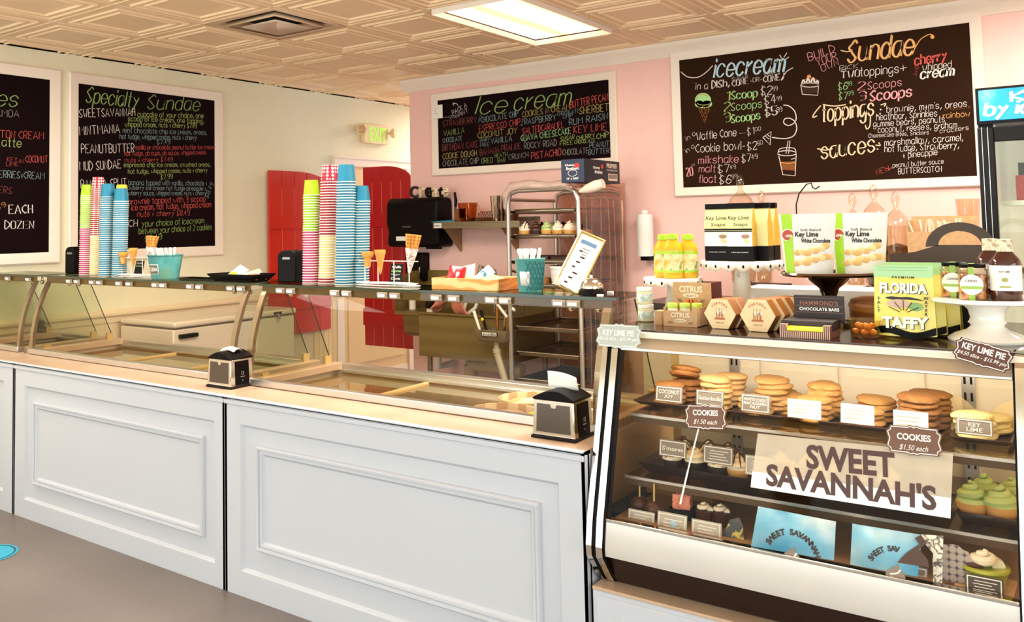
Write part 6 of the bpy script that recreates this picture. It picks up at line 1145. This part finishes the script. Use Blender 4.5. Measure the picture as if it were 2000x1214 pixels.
x0, x1 = WY(818, 612, 5.25).x, WY(1012, 620, 5.25).x; zt, zb = WY(818, 611, 5.25).z, WY(820, 694, 5.25).z; o = thing('prep_sink', 'deep stainless sink cabinet in front of the pink wall', 'sink', (x0, 5.25, 0)); W = -3.285-x0
MB().box(0, W, 0, .012, zb, zt).box(0, .012, .012, .6, zb, zt).box(W-.012, W, .012, .6, zb, zt).box(.012, W-.012, .012, .6, zb, zb+.02).box(0, W, .588, .6, zb, zt+.22).obj('tank', m_sk, o); MB().tube([(0, .0, zt), (W, .0, zt)], .012, 10).obj('rolled_rim', m_sk, o)
for x in (.06, W-.06): MB().tube([(x, .05, 0), (x, .05, zb)], .02, 12).obj('leg', M_STEEL, o); MB().tube([(x, .55, 0), (x, .55, zb)], .02, 12).obj('leg', M_STEEL, o)
MB().tube([(.25, .3, zb-.09), (W-.1, .3, zb-.09)], .045, 14).tube([(.45, .3, zb), (.45, .3, zb-.1)], .05, 14).tube([(.25, .3, zb-.09), (.25, .3, zb-.3)], .05, 14).obj('drain_pipes', mat('cream_pipe', '#d8b787', .5), o)
m = MB().tube([(.36, .56, zt+.05), (.36, .5, zt+.3), (.36, .3, zt+.34), (.36, .24, zt+.22)], .014, 10).tube([(.6, .56, zt+.05), (.6, .5, zt+.28), (.6, .32, zt+.32)], .014, 10); m.obj('faucet', M_CHROME, o)
# dipper well on the sink front
q = WY(938, 640, 5.17); q1 = WY(1000, 668, 5.17); o = thing('dipper_well', 'cast metal dipper well with ice cream tools, marked NEMCO', 'dipper well', (q.x, 5.09, q1.z)); W = q1.x-q.x; H = q.z-q1.z
MB().add([(.02, .02, 0), (W-.02, .02, 0), (W-.02, .14, 0), (.02, .14, 0), (0, 0, H*.7), (W, 0, H*.7), (W, .155, H*.7), (0, .155, H*.7), (0, 0, H), (W, 0, H), (W, .155, H), (0, .155, H)], [(0, 3, 2, 1), (0, 1, 5, 4), (1, 2, 6, 5), (2, 3, 7, 6), (3, 0, 4, 7), (4, 5, 9, 8), (5, 6, 10, 9), (6, 7, 11, 10), (7, 4, 8, 11)]).obj('basin', mat('cast_metal', '#a08c70', .4, .7), o, bevel=.008)
l = MB().box(W*.25, W*.75, -.004, 0, H*.5, H*.86).obj('maker_plate', M_BLACK, o); m = MB(); printed(m, 'NEMCO', W*.5, H*.7, W*.42, H*.18, 0, -.0045, .03); m.frame(W*.27, W*.73, H*.54, H*.82, .003, [(0, -.0045), (1, -.0045)]); m.obj('lettering', M_PAPER, l); m = MB(); m.tube([(W*.55, .07, 0), (W*.55, .07, -.05)], .02, 12).tube([(W*.55, .07, -.05), (W*.55, .07, -.08)], .028, 12).tube([(W*.55+.004*k, .07, -.08-.012*k) for k in range(22)], [.022+.004*(k % 2) for k in range(22)], 12); m.obj('ribbed_drain_hose', mat('grey_hose', '#b5a58c', .5), o)
tools = [(.15, .05, M_WHITE, -.35, .2, 'white-handled scoop leaning at the left of the dipper well'), (.32, .06, M_BLACK, -.3, .2, 'dark-handled scoop with a yellow dot in the dipper well'), (.55, .08, mat('copper_tool', '#b5793c', .3, .8), .0, .22, 'copper-coloured rod standing in the middle of the dipper well'), (.72, .09, M_CHROME, .12, .2, 'steel scoop standing right of the copper rod'), (.86, .06, MATS['copper_tool'], .15, .16, 'short brown tool at the right of the dipper well')]
for u, y, mt, tl, ln, lb in tools:
    t = MB().tube([(0, 0, 0), (0, 0, ln*.5), (0, 0, ln)], [.008, .01, .012], 10).sphere((0, 0, ln), (.013, .013, .008), 10).obj('scoop', mt, loc=(q.x+u*W, 5.09+y, q1.z+.01), rot=(0, tl, 0)); tag(t, lb, 'scoop')
    if 'yellow' in lb: MB().sphere((0, -.012, ln*.72), (.012, .005, .012), 10).obj('yellow_dot', MATS['lemon_yellow'], t)
# towels, signs and squeegee over the sink
q = WY(885, 590, 5.3); m = MB().grid(lambda u, v: (-.17+.34*u+.02*math.sin(7*v), -.05+.1*v+.02*math.sin(9*u), .02+.14*math.sin(PI*u)**1.5*(1-.45*v)+.02*math.sin(11*u+5*v)-(.09*v if u > .55 else 0)), 22, 10); tag(m.obj('pink_towel', mat('salmon_towel', '#d9836c', .85, bump=.5), loc=(q.x-.02, 5.30, zt+.005), thick=.006), 'salmon pink towel bunched on the left end of the sink rim', 'towel')
for k, (px, py, nm, lb) in enumerate(((818, 605, 'spray_bottle', 'white bottle with black cap behind the left end of the sink'), (806, 622, 'spray_bottle', 'small white bottle with round black cap in the hand sink'))):
    q = WY(px, py, 5.34 if k == 0 else 5.6); z = zb+.02 if k == 0 else .82; o = thing(nm, lb, 'bottle', (q.x if k else x0+.04, 5.34 if k == 0 else 5.6, z)); h = (zt-z+.03) if k == 0 else .08; MB().lathe([(.028, 0), (.028, h), (.001, h)], 16).obj('bottle', M_WHITE, o); MB().lathe([(.034, h), (.04, h+.02), (.034, h+.055), (.001, h+.06)], 16).obj('cap', M_BLACK, o)
o = thing('notice_sign', 'black notice card on the wall over the sink, beside the pink towel', 'sign', (WY(822, 588, 5.84).x, YW, WY(822, 588, 5.84).z)); MB().box(0, .2, -.006, 0, 0, .08).obj('board', M_BLACKM, o); m = MB()
for k in range(3): m.box(.02, .075-.006*k, -.0068, -.006, .06-.022*k, .066-.022*k).box(.11, .175-.01*(k % 2), -.0068, -.006, .06-.022*k, .066-.022*k)
m.obj('lettering', M_CHALK['grey'], o)
a = WY(903, 612, 5.36); o = thing('scraper', 'big white-framed triangular scraper standing in the sink', 'scraper', (a.x, 5.36, zt-.01), .0); m = MB().tube([(0, 0, 0), (.09, 0, .24), (.13, 0, .24), (.06, 0, 0), (0, 0, 0)][:2], .012, 8).tube([(0.0, 0, 0), (.05, 0, .012), (.12, 0, .06), (.19, 0, .23)], [.012, .014, .014, .01], 8).tube([(.09, 0, .24), (.19, 0, .235)], .012, 8); m.obj('frame', M_WHITE, o); MB().box(.085, .195, -.006, .006, .215, .245).obj('blade', mat('teal_blade', '#1d4a55', .4), o)
for k, (pa, pb, lb) in enumerate((((955, 573), (993, 622), 'longer white stick leaning across the dipper well'), ((978, 575), (1005, 606), 'shorter white stick leaning beside the bakery rack'))):
    A = WY(*pa, 5.22); B_ = WY(*pb, 5.16); tag(MB().tube([tuple(A), tuple(B_)], .01, 8).obj('white_stick', M_WHITE), lb, 'stick')
m = MB()
for k in range(8): a0 = k*.8; m.tube([(.03*math.cos(a0), 0, .01), (.05*math.cos(a0), .02*math.sin(a0), .05+.02*math.sin(2*a0)), (.09*math.cos(a0+.5), .03, .03)], .004, 6)
tag(m.obj('whisk_bundle', M_CHROME, loc=(WY(975, 590, 5.4).x, 5.42, zt+.12)), 'tangle of chrome whisks over the sink next to the rack', 'whisks')
tag(MB().box(-.12, .16, -.04, .08, 0, .012).tube([(-.1, .07, .0), (-.1, .07, -.2)], .008).tube([(.14, .07, 0), (.14, .07, -.2)], .008).obj('utensil_ledge', M_STEEL, loc=(WY(975, 590, 5.4).x, 5.42, zt+.105)), 'steel ledge under the chrome whisks', 'ledge')

# bakery rack with plastic cover
RX0, RX1, RY0, RY1, RZ = -3.235, -2.70, 5.16, 5.82, 1.715
o = thing('bakery_rack', 'tall tubular bakery rack of sheet pans with clear plastic over its right side', 'rack', (0, 0, 0)); r = .016
for y in (RY0, RY1):
    P = [(RX0, y, .06), (RX0, y, RZ-.08), (RX0+.02, y, RZ-.02), (RX0+.08, y, RZ), (RX1-.08, y, RZ), (RX1-.02, y, RZ-.02), (RX1, y, RZ-.08), (RX1, y, .06)]; MB().tube(P, r, 10).obj('upright_frame', M_ALU, o)
for x in (RX0, RX1):
    MB().tube([(x, RY0, RZ-.06), (x, RY1, RZ-.06)], r*.8, 8).obj('side_bar', M_ALU, o); MB().tube([(x, RY0, .1), (x, RY1, .1)], r*.8, 8).obj('side_bar', M_ALU, o)
zs_ = [.25, .42, .60, .77, .93, 1.06, 1.22, 1.39, 1.56]
for z in zs_:
    for x in (RX0+.014, RX1-.032): MB().box(x, x+.018, RY0, RY1, z-.004, z).box(x if x < -3 else x+.015, x+.003 if x < -3 else x+.018, RY0, RY1, z, z+.02).obj('runner', M_STEEL, o)
for k in range(4): MB().lathe([(.001, 0), (.03, 0), (.03, .02), (.001, .02)], 14, T=RM(0, PI/2, 0, ((RX0, RX1)[k % 2]-.01, (RY0, RY1)[k//2], .03))).obj('caster', M_BLACK, o)
m_film = M_FILM
MB().grid(lambda u, v: (RX1+.022+.006*math.sin(23*u+3*v)+.004*math.sin(9*v), RY0+.0+(RY1-RY0)*u, .35+(RZ-.3)*v+.0), 36, 16).obj('side_film', m_film, o)
MB().grid(lambda u, v: (RX0-.01+(RX1-RX0+.03)*u, RY0+.03+(RY1-RY0-.03)*v, RZ+.022+.012*math.sin(13*u+2*v)*math.sin(7*v+4*u)), 26, 12).obj('top_film', m_film, o)
mf2 = glass('draped_film', '#f6e6d6', 1.8, .15, .22, '#ffffff', bump=.8); MB().tube([(RX0-.01, RY0-.02, RZ-.12), (RX0-.005, RY0-.025, RZ-.03), (RX0+.05, RY0-.03, RZ+.03), (RX0+.2, RY0-.03, RZ+.035), (RX0+.34, RY0-.03, RZ+.02), (RX1-.1, RY0-.03, RZ+.03), (RX1-.02, RY0-.03, RZ-.0)], [.012, .025, .03, .034, .026, .03, .02], 14).obj('draped_film', mf2, o)
fm = MB()
for k in range(6): fy_ = RY0+.06+.1*k+.02*math.sin(5*k); fm.tube([(RX1+.03+.004*math.sin(5*z_+k), fy_+.012*math.sin(3*z_+2*k), .45+z_) for z_ in [1.2*q/9 for q in range(10)]], .0012, 5)
fm.obj('film_folds', mf2, o)
MB().grid(lambda u, v: (RX0+.02+(RX1-RX0-.04)*u, RY1+.024+.004*math.sin(20*u), .35+(RZ-.35)*v), 24, 4).obj('rear_film', m_film, o)
ra = WY(1132, 374, 5.0); rb = WY(1178, 358, 5.0); MB().tube([tuple(ra), tuple(ra.lerp(rb, .35)), tuple(ra.lerp(rb, .7)), tuple(rb)], [.01, .03, .036, .03], 14).obj('rolled_film', mat('milky_film', '#f0dcc8', .3), o, bevel=0)
def pan(label, z, nm='sheet_pan', h=.025, mt=None):
    d = MB(); x0, x1, y0, y1 = RX0+.036, RX1-.036, RY0+.02, RY1-.03; i = .012
    d.add([(x0+i, y0+i, 0), (x1-i, y0+i, 0), (x1-i, y1-i, 0), (x0+i, y1-i, 0), (x0, y0, h), (x1, y0, h), (x1, y1, h), (x0, y1, h)], [(0, 1, 2, 3), (0, 4, 5, 1), (1, 5, 6, 2), (2, 6, 7, 3), (3, 7, 4, 0)]); d.tube([(x0, y0, h), (x1, y0, h), (x1, y1, h), (x0, y1, h), (x0, y0, h)], .004, 6)
    return tag(d.obj(nm, mt or M_STEEL, loc=(0, 0, z+.0005), thick=.002), label, 'pan')
for k, z in enumerate(zs_[::-1]):
    pan(['empty sheet pan at the top of the bakery rack', 'sheet pan carrying the row of frosted cupcakes in the rack', 'sheet pan carrying the dark loaf cakes in the rack', 'sheet pan with the white tub and brown tin in the rack', 'sheet pan at shelf-glass height in the rack, just below the bell', 'sheet pan with cream rims below the glass shelf in the rack', 'dark sheet pan in the middle of the lower rack', 'second sheet pan from the bottom of the rack', 'lowest sheet pan of the bakery rack'][k], z)
zc = 1.39+.004
for k, (fr, ln, dz, l) in enumerate((('white', 'gold', 'dark', 'chocolate-drizzled cupcake, first from the left on the rack pan'), ('dark', 'dark', None, 'dark chocolate cupcake, second from the left on the rack pan'), ('green', 'gold', None, 'greenish cupcake in the middle of the rack pan'), ('white', 'gold', None, 'white cupcake right of the greenish one on the rack pan'), ('white', 'gold', None, 'white cupcake nearest the right upright on the rack pan'))): cupcake(0, RY0+.08, zc, fr, ln, l, None, dz, 1.35, x=RX0+.085+.085*k)
for k in range(5): cupcake(0, RY0+.3, zc, ('dark', 'white')[k % 2], 'gold', 'cupcake in the rear row behind the plastic film', 'rear row of rack cupcakes', None, 1.3, x=RX0+.09+.085*k)
for k in range(2): tag(MB().box(-.1, .1, -.07, .07, 0, .05).obj('loaf_cake', mat('dark_loaf', '#2c120c', .5, var=.3), loc=(RX0+.17+.215*k, RY0+.12, 1.224), bevel=.012), ('dark loaf cake at the left on the rack pan', 'dark loaf cake at the right on the rack pan')[k], 'cake')
o = thing('white_tub', 'white plastic tub on the rack pan behind the menu card', 'tub', (RX0+.36, RY0+.12, 1.0645)); MB().lathe([(.085, 0), (.1, .13), (.001, .13)], 26).obj('tub', M_WHITE, o); MB().lathe([(.104, .125), (.104, .14), (.001, .142)], 26).obj('lid', M_WHITE, o)
tag(MB().lathe([(.05, 0), (.055, .06), (.05, .06), (.045, .005), (.001, .005)], 22).obj('cake_tin', mat('brown_tin', '#a8703e', .4, .4), loc=(RX0+.2, RY0+.1, 1.0645)), 'brown tin left of the white tub in the rack', 'tin')
# cling film carton on the rack
A = WY(1142, 367, 5.06); T1 = WY(1142, 315, 5.06); ln = .52; o = thing('cling_film_carton', 'black long carton of food film lying on top of the bakery rack', 'carton', (A.x, 5.06, RZ+.034), .0); H = .15; Wd = .165; mk = mat('black_blue_carton', '#161a2a', .5)
MB().box(-Wd, 0, 0, ln, 0, H).obj('carton', mk, o, bevel=.002); MB().box(-Wd+.001, -.001, -.001, 0, .001, H-.001).obj('end_panel', mat('navy_end_panel', '#2a3550', .5), o)
m = MB(); TT = RM(0, 0, PI/2, (.0012, 0, 0)); printed(m, 'Cheney', .17, H*.64, .1, .022, 0, 0, .03, T=TT); printed(m, 'Brothers', .2, H*.47, .11, .022, 0, 0, .03, T=TT); printed(m, 'PREMIER', .4, H*.78, .16, .03, 2, 0, .03, T=TT); printed(m, 'FOOD SERVICE FILM', .4, H*.58, .16, .012, 2, 0, .01, T=TT)
m.box(.001, .0016, .34, .48, .018, .065, 2)
for k in range(16): m.box(.0016, .002, .347+.008*k, .351+.008*k, .03, .06, 3)
for sgn, TL in ((1, TT), (0, None)): m.lathe([(.02, 0), (.02, .0006), (.001, .0006)], 18, T=(TT if sgn else Matrix()) @ RM(PI/2, 0, 0, ((.25 if sgn else -Wd*.3), -.0004 if sgn else -.0018, H*.72)) @ Matrix.Diagonal((1, .8, 1, 1)), mi=1)
printed(m, 'Cheney', -Wd*.6, H*.74, .075, .018, 0, -.0022, .03); printed(m, 'Brothers', -Wd*.5, H*.6, .09, .018, 0, -.0022, .03); printed(m, '18" x 2000\'', -Wd*.5, H*.17, .085, .014, 0, -.0022, .02); ribbon(m, [(-Wd*.5+.032*math.cos(t), H*.4+.02*math.sin(t)) for t in [2*PI*q/24 for q in range(25)]], .003, 0, -.0022)
m.obj('lettering', [M_PAPER, mat('red_logo', '#c4352f', .5), mat('cream_print', '#efd6bd', .5), M_CHALK['black']], o)
# paper towel roll on its wall holder
q = WY(1259, 500, 5.74); q1 = WY(1259, 412, 5.74); h = q1.z-q.z; o = thing('paper_towel', 'upright paper towel roll beside the bakery rack', 'paper towel', (q.x, 5.76, q.z)); MB().lathe([(.02, 0), (.055, 0), (.055, h*.93), (.02, h*.93)], 28, close=True).obj('roll', M_PAPER, o); MB().lathe([(.018, 0), (.018, h*.95), (.026, h*.96), (.02, h*1.02), (.001, h*1.03)], 18).obj('core_cap', M_WHITE, o); MB().box(-.03, .03, -.02, YW-5.76, -.03, 0).obj('holder', M_BLACK, o)
# back counter with jars
o = thing('back_counter', 'white back counter along the pink wall behind the bakery case', 'counter', (-2.3, 5.2, 0)); MB().box(0, 2.0, .0, .62, .1, .95).obj('cabinet', M_PANEL, o); MB().box(-.02, 2.02, -.02, YW-5.2, .95, .99).obj('worktop', mat('dark_worktop', '#2a1a16', .3), o, bevel=.004); MB().box(0, 2, .05, .62, 0, .1).obj('plinth', M_BLACKM, o)
ZB = .9905
def apoth(label, px, topy, Y, r, fill=None):
    x = WY(px, 400, Y).x; zt_ = WY(px, topy, Y).z; h = zt_-ZB; o = thing('apothecary_jar', label, 'jar', (x, Y, ZB)); hb = h-.19
    MB().lathe([(r*.6, 0), (r*.62, .012), (r*.2, .03), (r*.25, .06), (r*.9, .12), (r, .2), (r, hb), (r*1.02, hb+.005), (r*.97, hb+.005), (r*.96, .2), (r*.8, .13), (.001, .09)], 30).obj('jar_body', M_JAR, o); MB().lathe([(r*1.06, hb+.006), (r*1.06, hb+.012), (r*.8, hb+.05), (r*.3, hb+.085), (r*.16, hb+.1), (.012, hb+.115), (.022, hb+.135), (.024, hb+.155), (.012, hb+.185), (.001, h)], 28).obj('lid', M_JAR, o)
    if fill: MB().lathe([(.001, .1), (r*.7, .13), (r*.93, .2), (r*.93, .34), (.001, .36)], 26).obj('filling', fill, o)
apoth('tall glass apothecary jar rising behind the Key Lime Snaps cartons', 1447, 342, 5.5, .075); apoth('glass apothecary jar behind the left cookie pouch', 1665, 377, 5.55, .05); apoth('tallest glass apothecary jar, between the two cookie pouches and the board', 1707, 360, 5.45, .062, mat('dark_candy', '#3c1410', .4, var=.5, scale=40)); apoth('glass apothecary jar with dark candies, right of the cookie pouches', 1749, 374, 5.4, .066, ramped('nut_mix', [(.3, '#4a2016'), (.6, '#8a5a3c')], 'voronoi', 30, .5, dist=1)); apoth('slender glass apothecary jar behind the Key Lime cartons, right one', 1488, 372, 5.6, .048)
o = thing('clear_cup_stack', 'stack of clear plastic cups at the right of the back counter', 'cups', (WY(1892, 430, 5.5).x, 5.5, ZB)); hh = WY(1892, 388, 5.5).z-ZB; MB().lathe([(.045, 0), (.045, hh-.13), (.06, hh), (.056, hh), (.04, .01), (.001, .01)], 26).obj('cups', M_JAR, o)
o = thing('straw_carton', 'kraft carton of paper straws and cups at the right of the back counter', 'carton', (WY(1775, 425, 5.3).x, 5.22, ZB)); x2 = WY(1905, 425, 5.3).x-WY(1775, 425, 5.3).x; hh = WY(1840, 452, 5.25).z-ZB; MB().box(0, x2, 0, .004, 0, hh).box(0, .004, .004, .16, 0, hh+.06).box(x2-.004, x2, .004, .16, 0, hh+.06).box(0, x2, .16, .164, 0, hh+.08).obj('kraft_body', M_KRAFT, o)
for k in range(16): tag(MB().tube([(0, 0, 0), (0, 0, .16)], .006, 8).obj('paper_straw', mat('straw_cream', '#ead2b8', .6), loc=(o.location.x+.05+.012*k, 5.26+.05*random.random(), ZB+hh-.11+.02*random.random()), rot=(.2*random.uniform(-1, 1), .35*random.uniform(-1, 1), 0)), 'paper straw in the kraft carton on the back counter', 'straw', 'straws in the kraft carton')
for k in range(3): tag(MB().box(0, .25, 0, .2, 0, .12).obj('supply_box', [mat('dark_red_box', '#5a1c14', .5), mat('black_box', '#1d1310', .5), M_PAPER][k], loc=(-2.15+.42*k, 5.3, ZB)), ('dark red supply box behind the yellow juice bottles', 'black supply box behind the Key Lime cartons', 'white supply box behind the cookie pouches')[k], 'box')
# drink carrier on the case top, white bowl beside it
a = WY(1737, 505, 3.1); b_ = WY(1945, 505, 3.1); o = thing('drink_carrier', 'dark brown card drink carrier with arched handle behind the taffy bags', 'carrier', (a.x, 3.1, ZT)); W = b_.x-a.x; zz = lambda y: WY(1800, y, 3.1).z-ZT; m_car = mat('brown_carrier_card', '#3d2c22', .6)
out = [(0, 0), (W, 0), (W, zz(470)), (W*.93, zz(445)), (W*.78, zz(438)+.022), (W*.62, zz(438)+.026), (W*.5, zz(446)+.02), (W*.38, zz(470)), (W*.25, zz(490)), (0, zz(497))]; hx = [(W*(.68+.2*math.cos(t)), zz(478)+.02+.022*math.sin(t)) for t in [PI-PI*q/8 for q in range(9)]]
m = MB().prism([(0, 0), (W, 0), (W, zz(478)), (W*.86, zz(478)+.0)]+[(W*.48, zz(478)), (W*.38, zz(484)), (W*.25, zz(492)), (0, zz(497))], 0, .004, 'y')
arch_o = [(W*(.68+.32*math.cos(t)), zz(482)+.075*math.sin(t)) for t in [PI-PI*q/14 for q in range(15)]]; arch_i = [(W*(.68+.2*math.cos(t)), zz(480)+.045*math.sin(t)) for t in [PI-PI*q/14 for q in range(15)]]
for q in range(14): m.prism([arch_o[q], arch_o[q+1], arch_i[q+1], arch_i[q]], 0, .004, 'y')
m.obj('handle_panel', m_car, o, fix=True); MB().box(0, W, .004, .06, 0, zz(520)).obj('well_block', m_car, o)
tag(MB().lathe([(.03, 0), (.05, .05), (.048, .05), (.026, .004), (.001, .004)], 26).obj('white_bowl', M_WHITE, loc=(WY(1895, 500, 3.0).x, 3.02, ZT+.135)), 'white bowl seen through the carrier handle', 'bowl'); tag(MB().box(-.05, .05, -.05, .05, 0, .134).obj('bowl_riser', M_BLACKM, loc=(WY(1895, 500, 3.0).x, 3.02, ZT)), 'dark riser under the white bowl', 'riser')
tag(MB().box(0, .022, 0, .01, 0, .012).obj('blue_clip', mat('cobalt_blue', '#1c3fb0', .4), loc=(WY(1838, 490, 3.1).x, 3.09-.004, ZT+.0005+.15)), 'cobalt blue clip on the drink carrier', 'clip')
tag(MB().box(-.2, .25, -.06, .1, 0, .1).obj('white_bakery_box', M_PAPER, loc=(WY(1580, 580, 3.24).x, 3.24, ZT), bevel=.003), 'white bakery box lying behind the pedestal stands', 'box')

# glass-door refrigerator at the right edge
A = WZ(1903, 172, 2.0); fx, fy = A.x, A.y; o = thing('drink_fridge', 'glass-door refrigerator with lit blue header at the right picture edge', 'refrigerator', (fx, fy, 0)); W = .75; D = .7; zh = WY(1905, 243, fy).z
fb = mat('fridge_black', '#100a09', .35, spec=.2); MB().box(0, W, .0, D, .0, .12).box(0, .05, .06, D, .12, zh).box(W-.05, W, .06, D, .12, zh).box(.05, W-.05, D-.04, D, .12, zh).box(0, W, .02, D, zh, 2.0).obj('cabinet', fb, o)
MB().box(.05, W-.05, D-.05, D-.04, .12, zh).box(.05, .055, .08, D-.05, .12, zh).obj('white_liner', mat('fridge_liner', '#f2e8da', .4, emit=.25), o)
hd = MB().box(.012, W-.012, .0, .02, zh+.012, 1.988).obj('header_sign', ramped('lit_ocean_print', [(.3, '#0b76b0'), (.55, '#1f97cb'), (.75, '#9fd3e6')], 'noise', 5, .3), o); b2 = MATS['lit_ocean_print'].node_tree; b2.links.new(b2.nodes['Color Ramp'].outputs[0], b2.nodes['Principled BSDF'].inputs['Emission Color']); b2.nodes['Principled BSDF'].inputs['Emission Strength'].default_value = .25
m = MB(); px_m = (WY(1990, 200, fy).x-fx)
kx = WY(1969, 205, fy); bx = WY(1923, 226, fy); chalk(m, 'K', (kx.x-fx+.012, kx.z+.012), (kx.x-fx+.06, kx.z+.012), .04, 0, .011, y=-.002, slant=0); chalk(m, 'by', (bx.x-fx, bx.z), (bx.x-fx+.072, bx.z), .05, 0, .0085, callig=.7, slant=.3, y=-.002); chalk(m, 'ice', (bx.x-fx+.105, bx.z), (bx.x-fx+.2, bx.z), .05, 0, .0085, callig=.7, slant=.3, y=-.002); m.obj('lettering', mat('lit_white', '#ffffff', .4, emit=.9), hd)
dr = MB().box(0, .055, .02, .06, .13, zh-.012).box(W-.055, W, .02, .06, .13, zh-.012).box(.055, W-.055, .02, .06, zh-.07, zh-.012).box(.055, W-.055, .02, .06, .13, .2).obj('door_frame', fb, o, bevel=.003); MB().box(.055, W-.055, .035, .038, .2, zh-.07).obj('door_glass', M_GLASS, dr); m = MB()
for x in (.014, .034): m.box(x, x+.002, .017, .021, .13, zh-.012)
m.obj('trim_lines', M_ALU, dr)
zsh = WY(1960, 392, fy+.15).z
for z in (zsh, zsh-.31, zsh-.6): MB().box(.06, W-.06, .1, D-.06, z-.02, z).obj('fridge_shelf', M_WHITE, o)
q = MB().box(0, .3, 0, .2, 0, .1).obj('soda_carton', mat('soda_red', '#c01a1e', .4), loc=(fx+.11, fy+.16, zsh+.001)); tag(q, 'red soda carton with white script on the top fridge shelf', 'carton'); m = MB(); chalk(m, 'Cola', (.04, .03), (.2, .03), .05, 0, .007, callig=1, slant=.4, y=-.001); m.obj('lettering', M_PAPER, q)
tag(MB().box(0, .26, 0, .18, 0, .05).obj('dark_carton', mat('dark_carton', '#2b1410', .5), loc=(fx+.12, fy+.17, zsh+.102)), 'dark carton lying on the red soda carton', 'carton')
o = thing('cream_pie', 'whipped cream topped pie on the second fridge shelf', 'pie', (fx+.2, fy+.25, zsh-.31+.001)); MB().lathe([(.08, 0), (.1, .035), (.001, .035)], 26).obj('crust', CK['golden'], o); swirl(MB(), .07, .045, .05, 3, .022, .008).obj('cream', M_CC['white'], o)
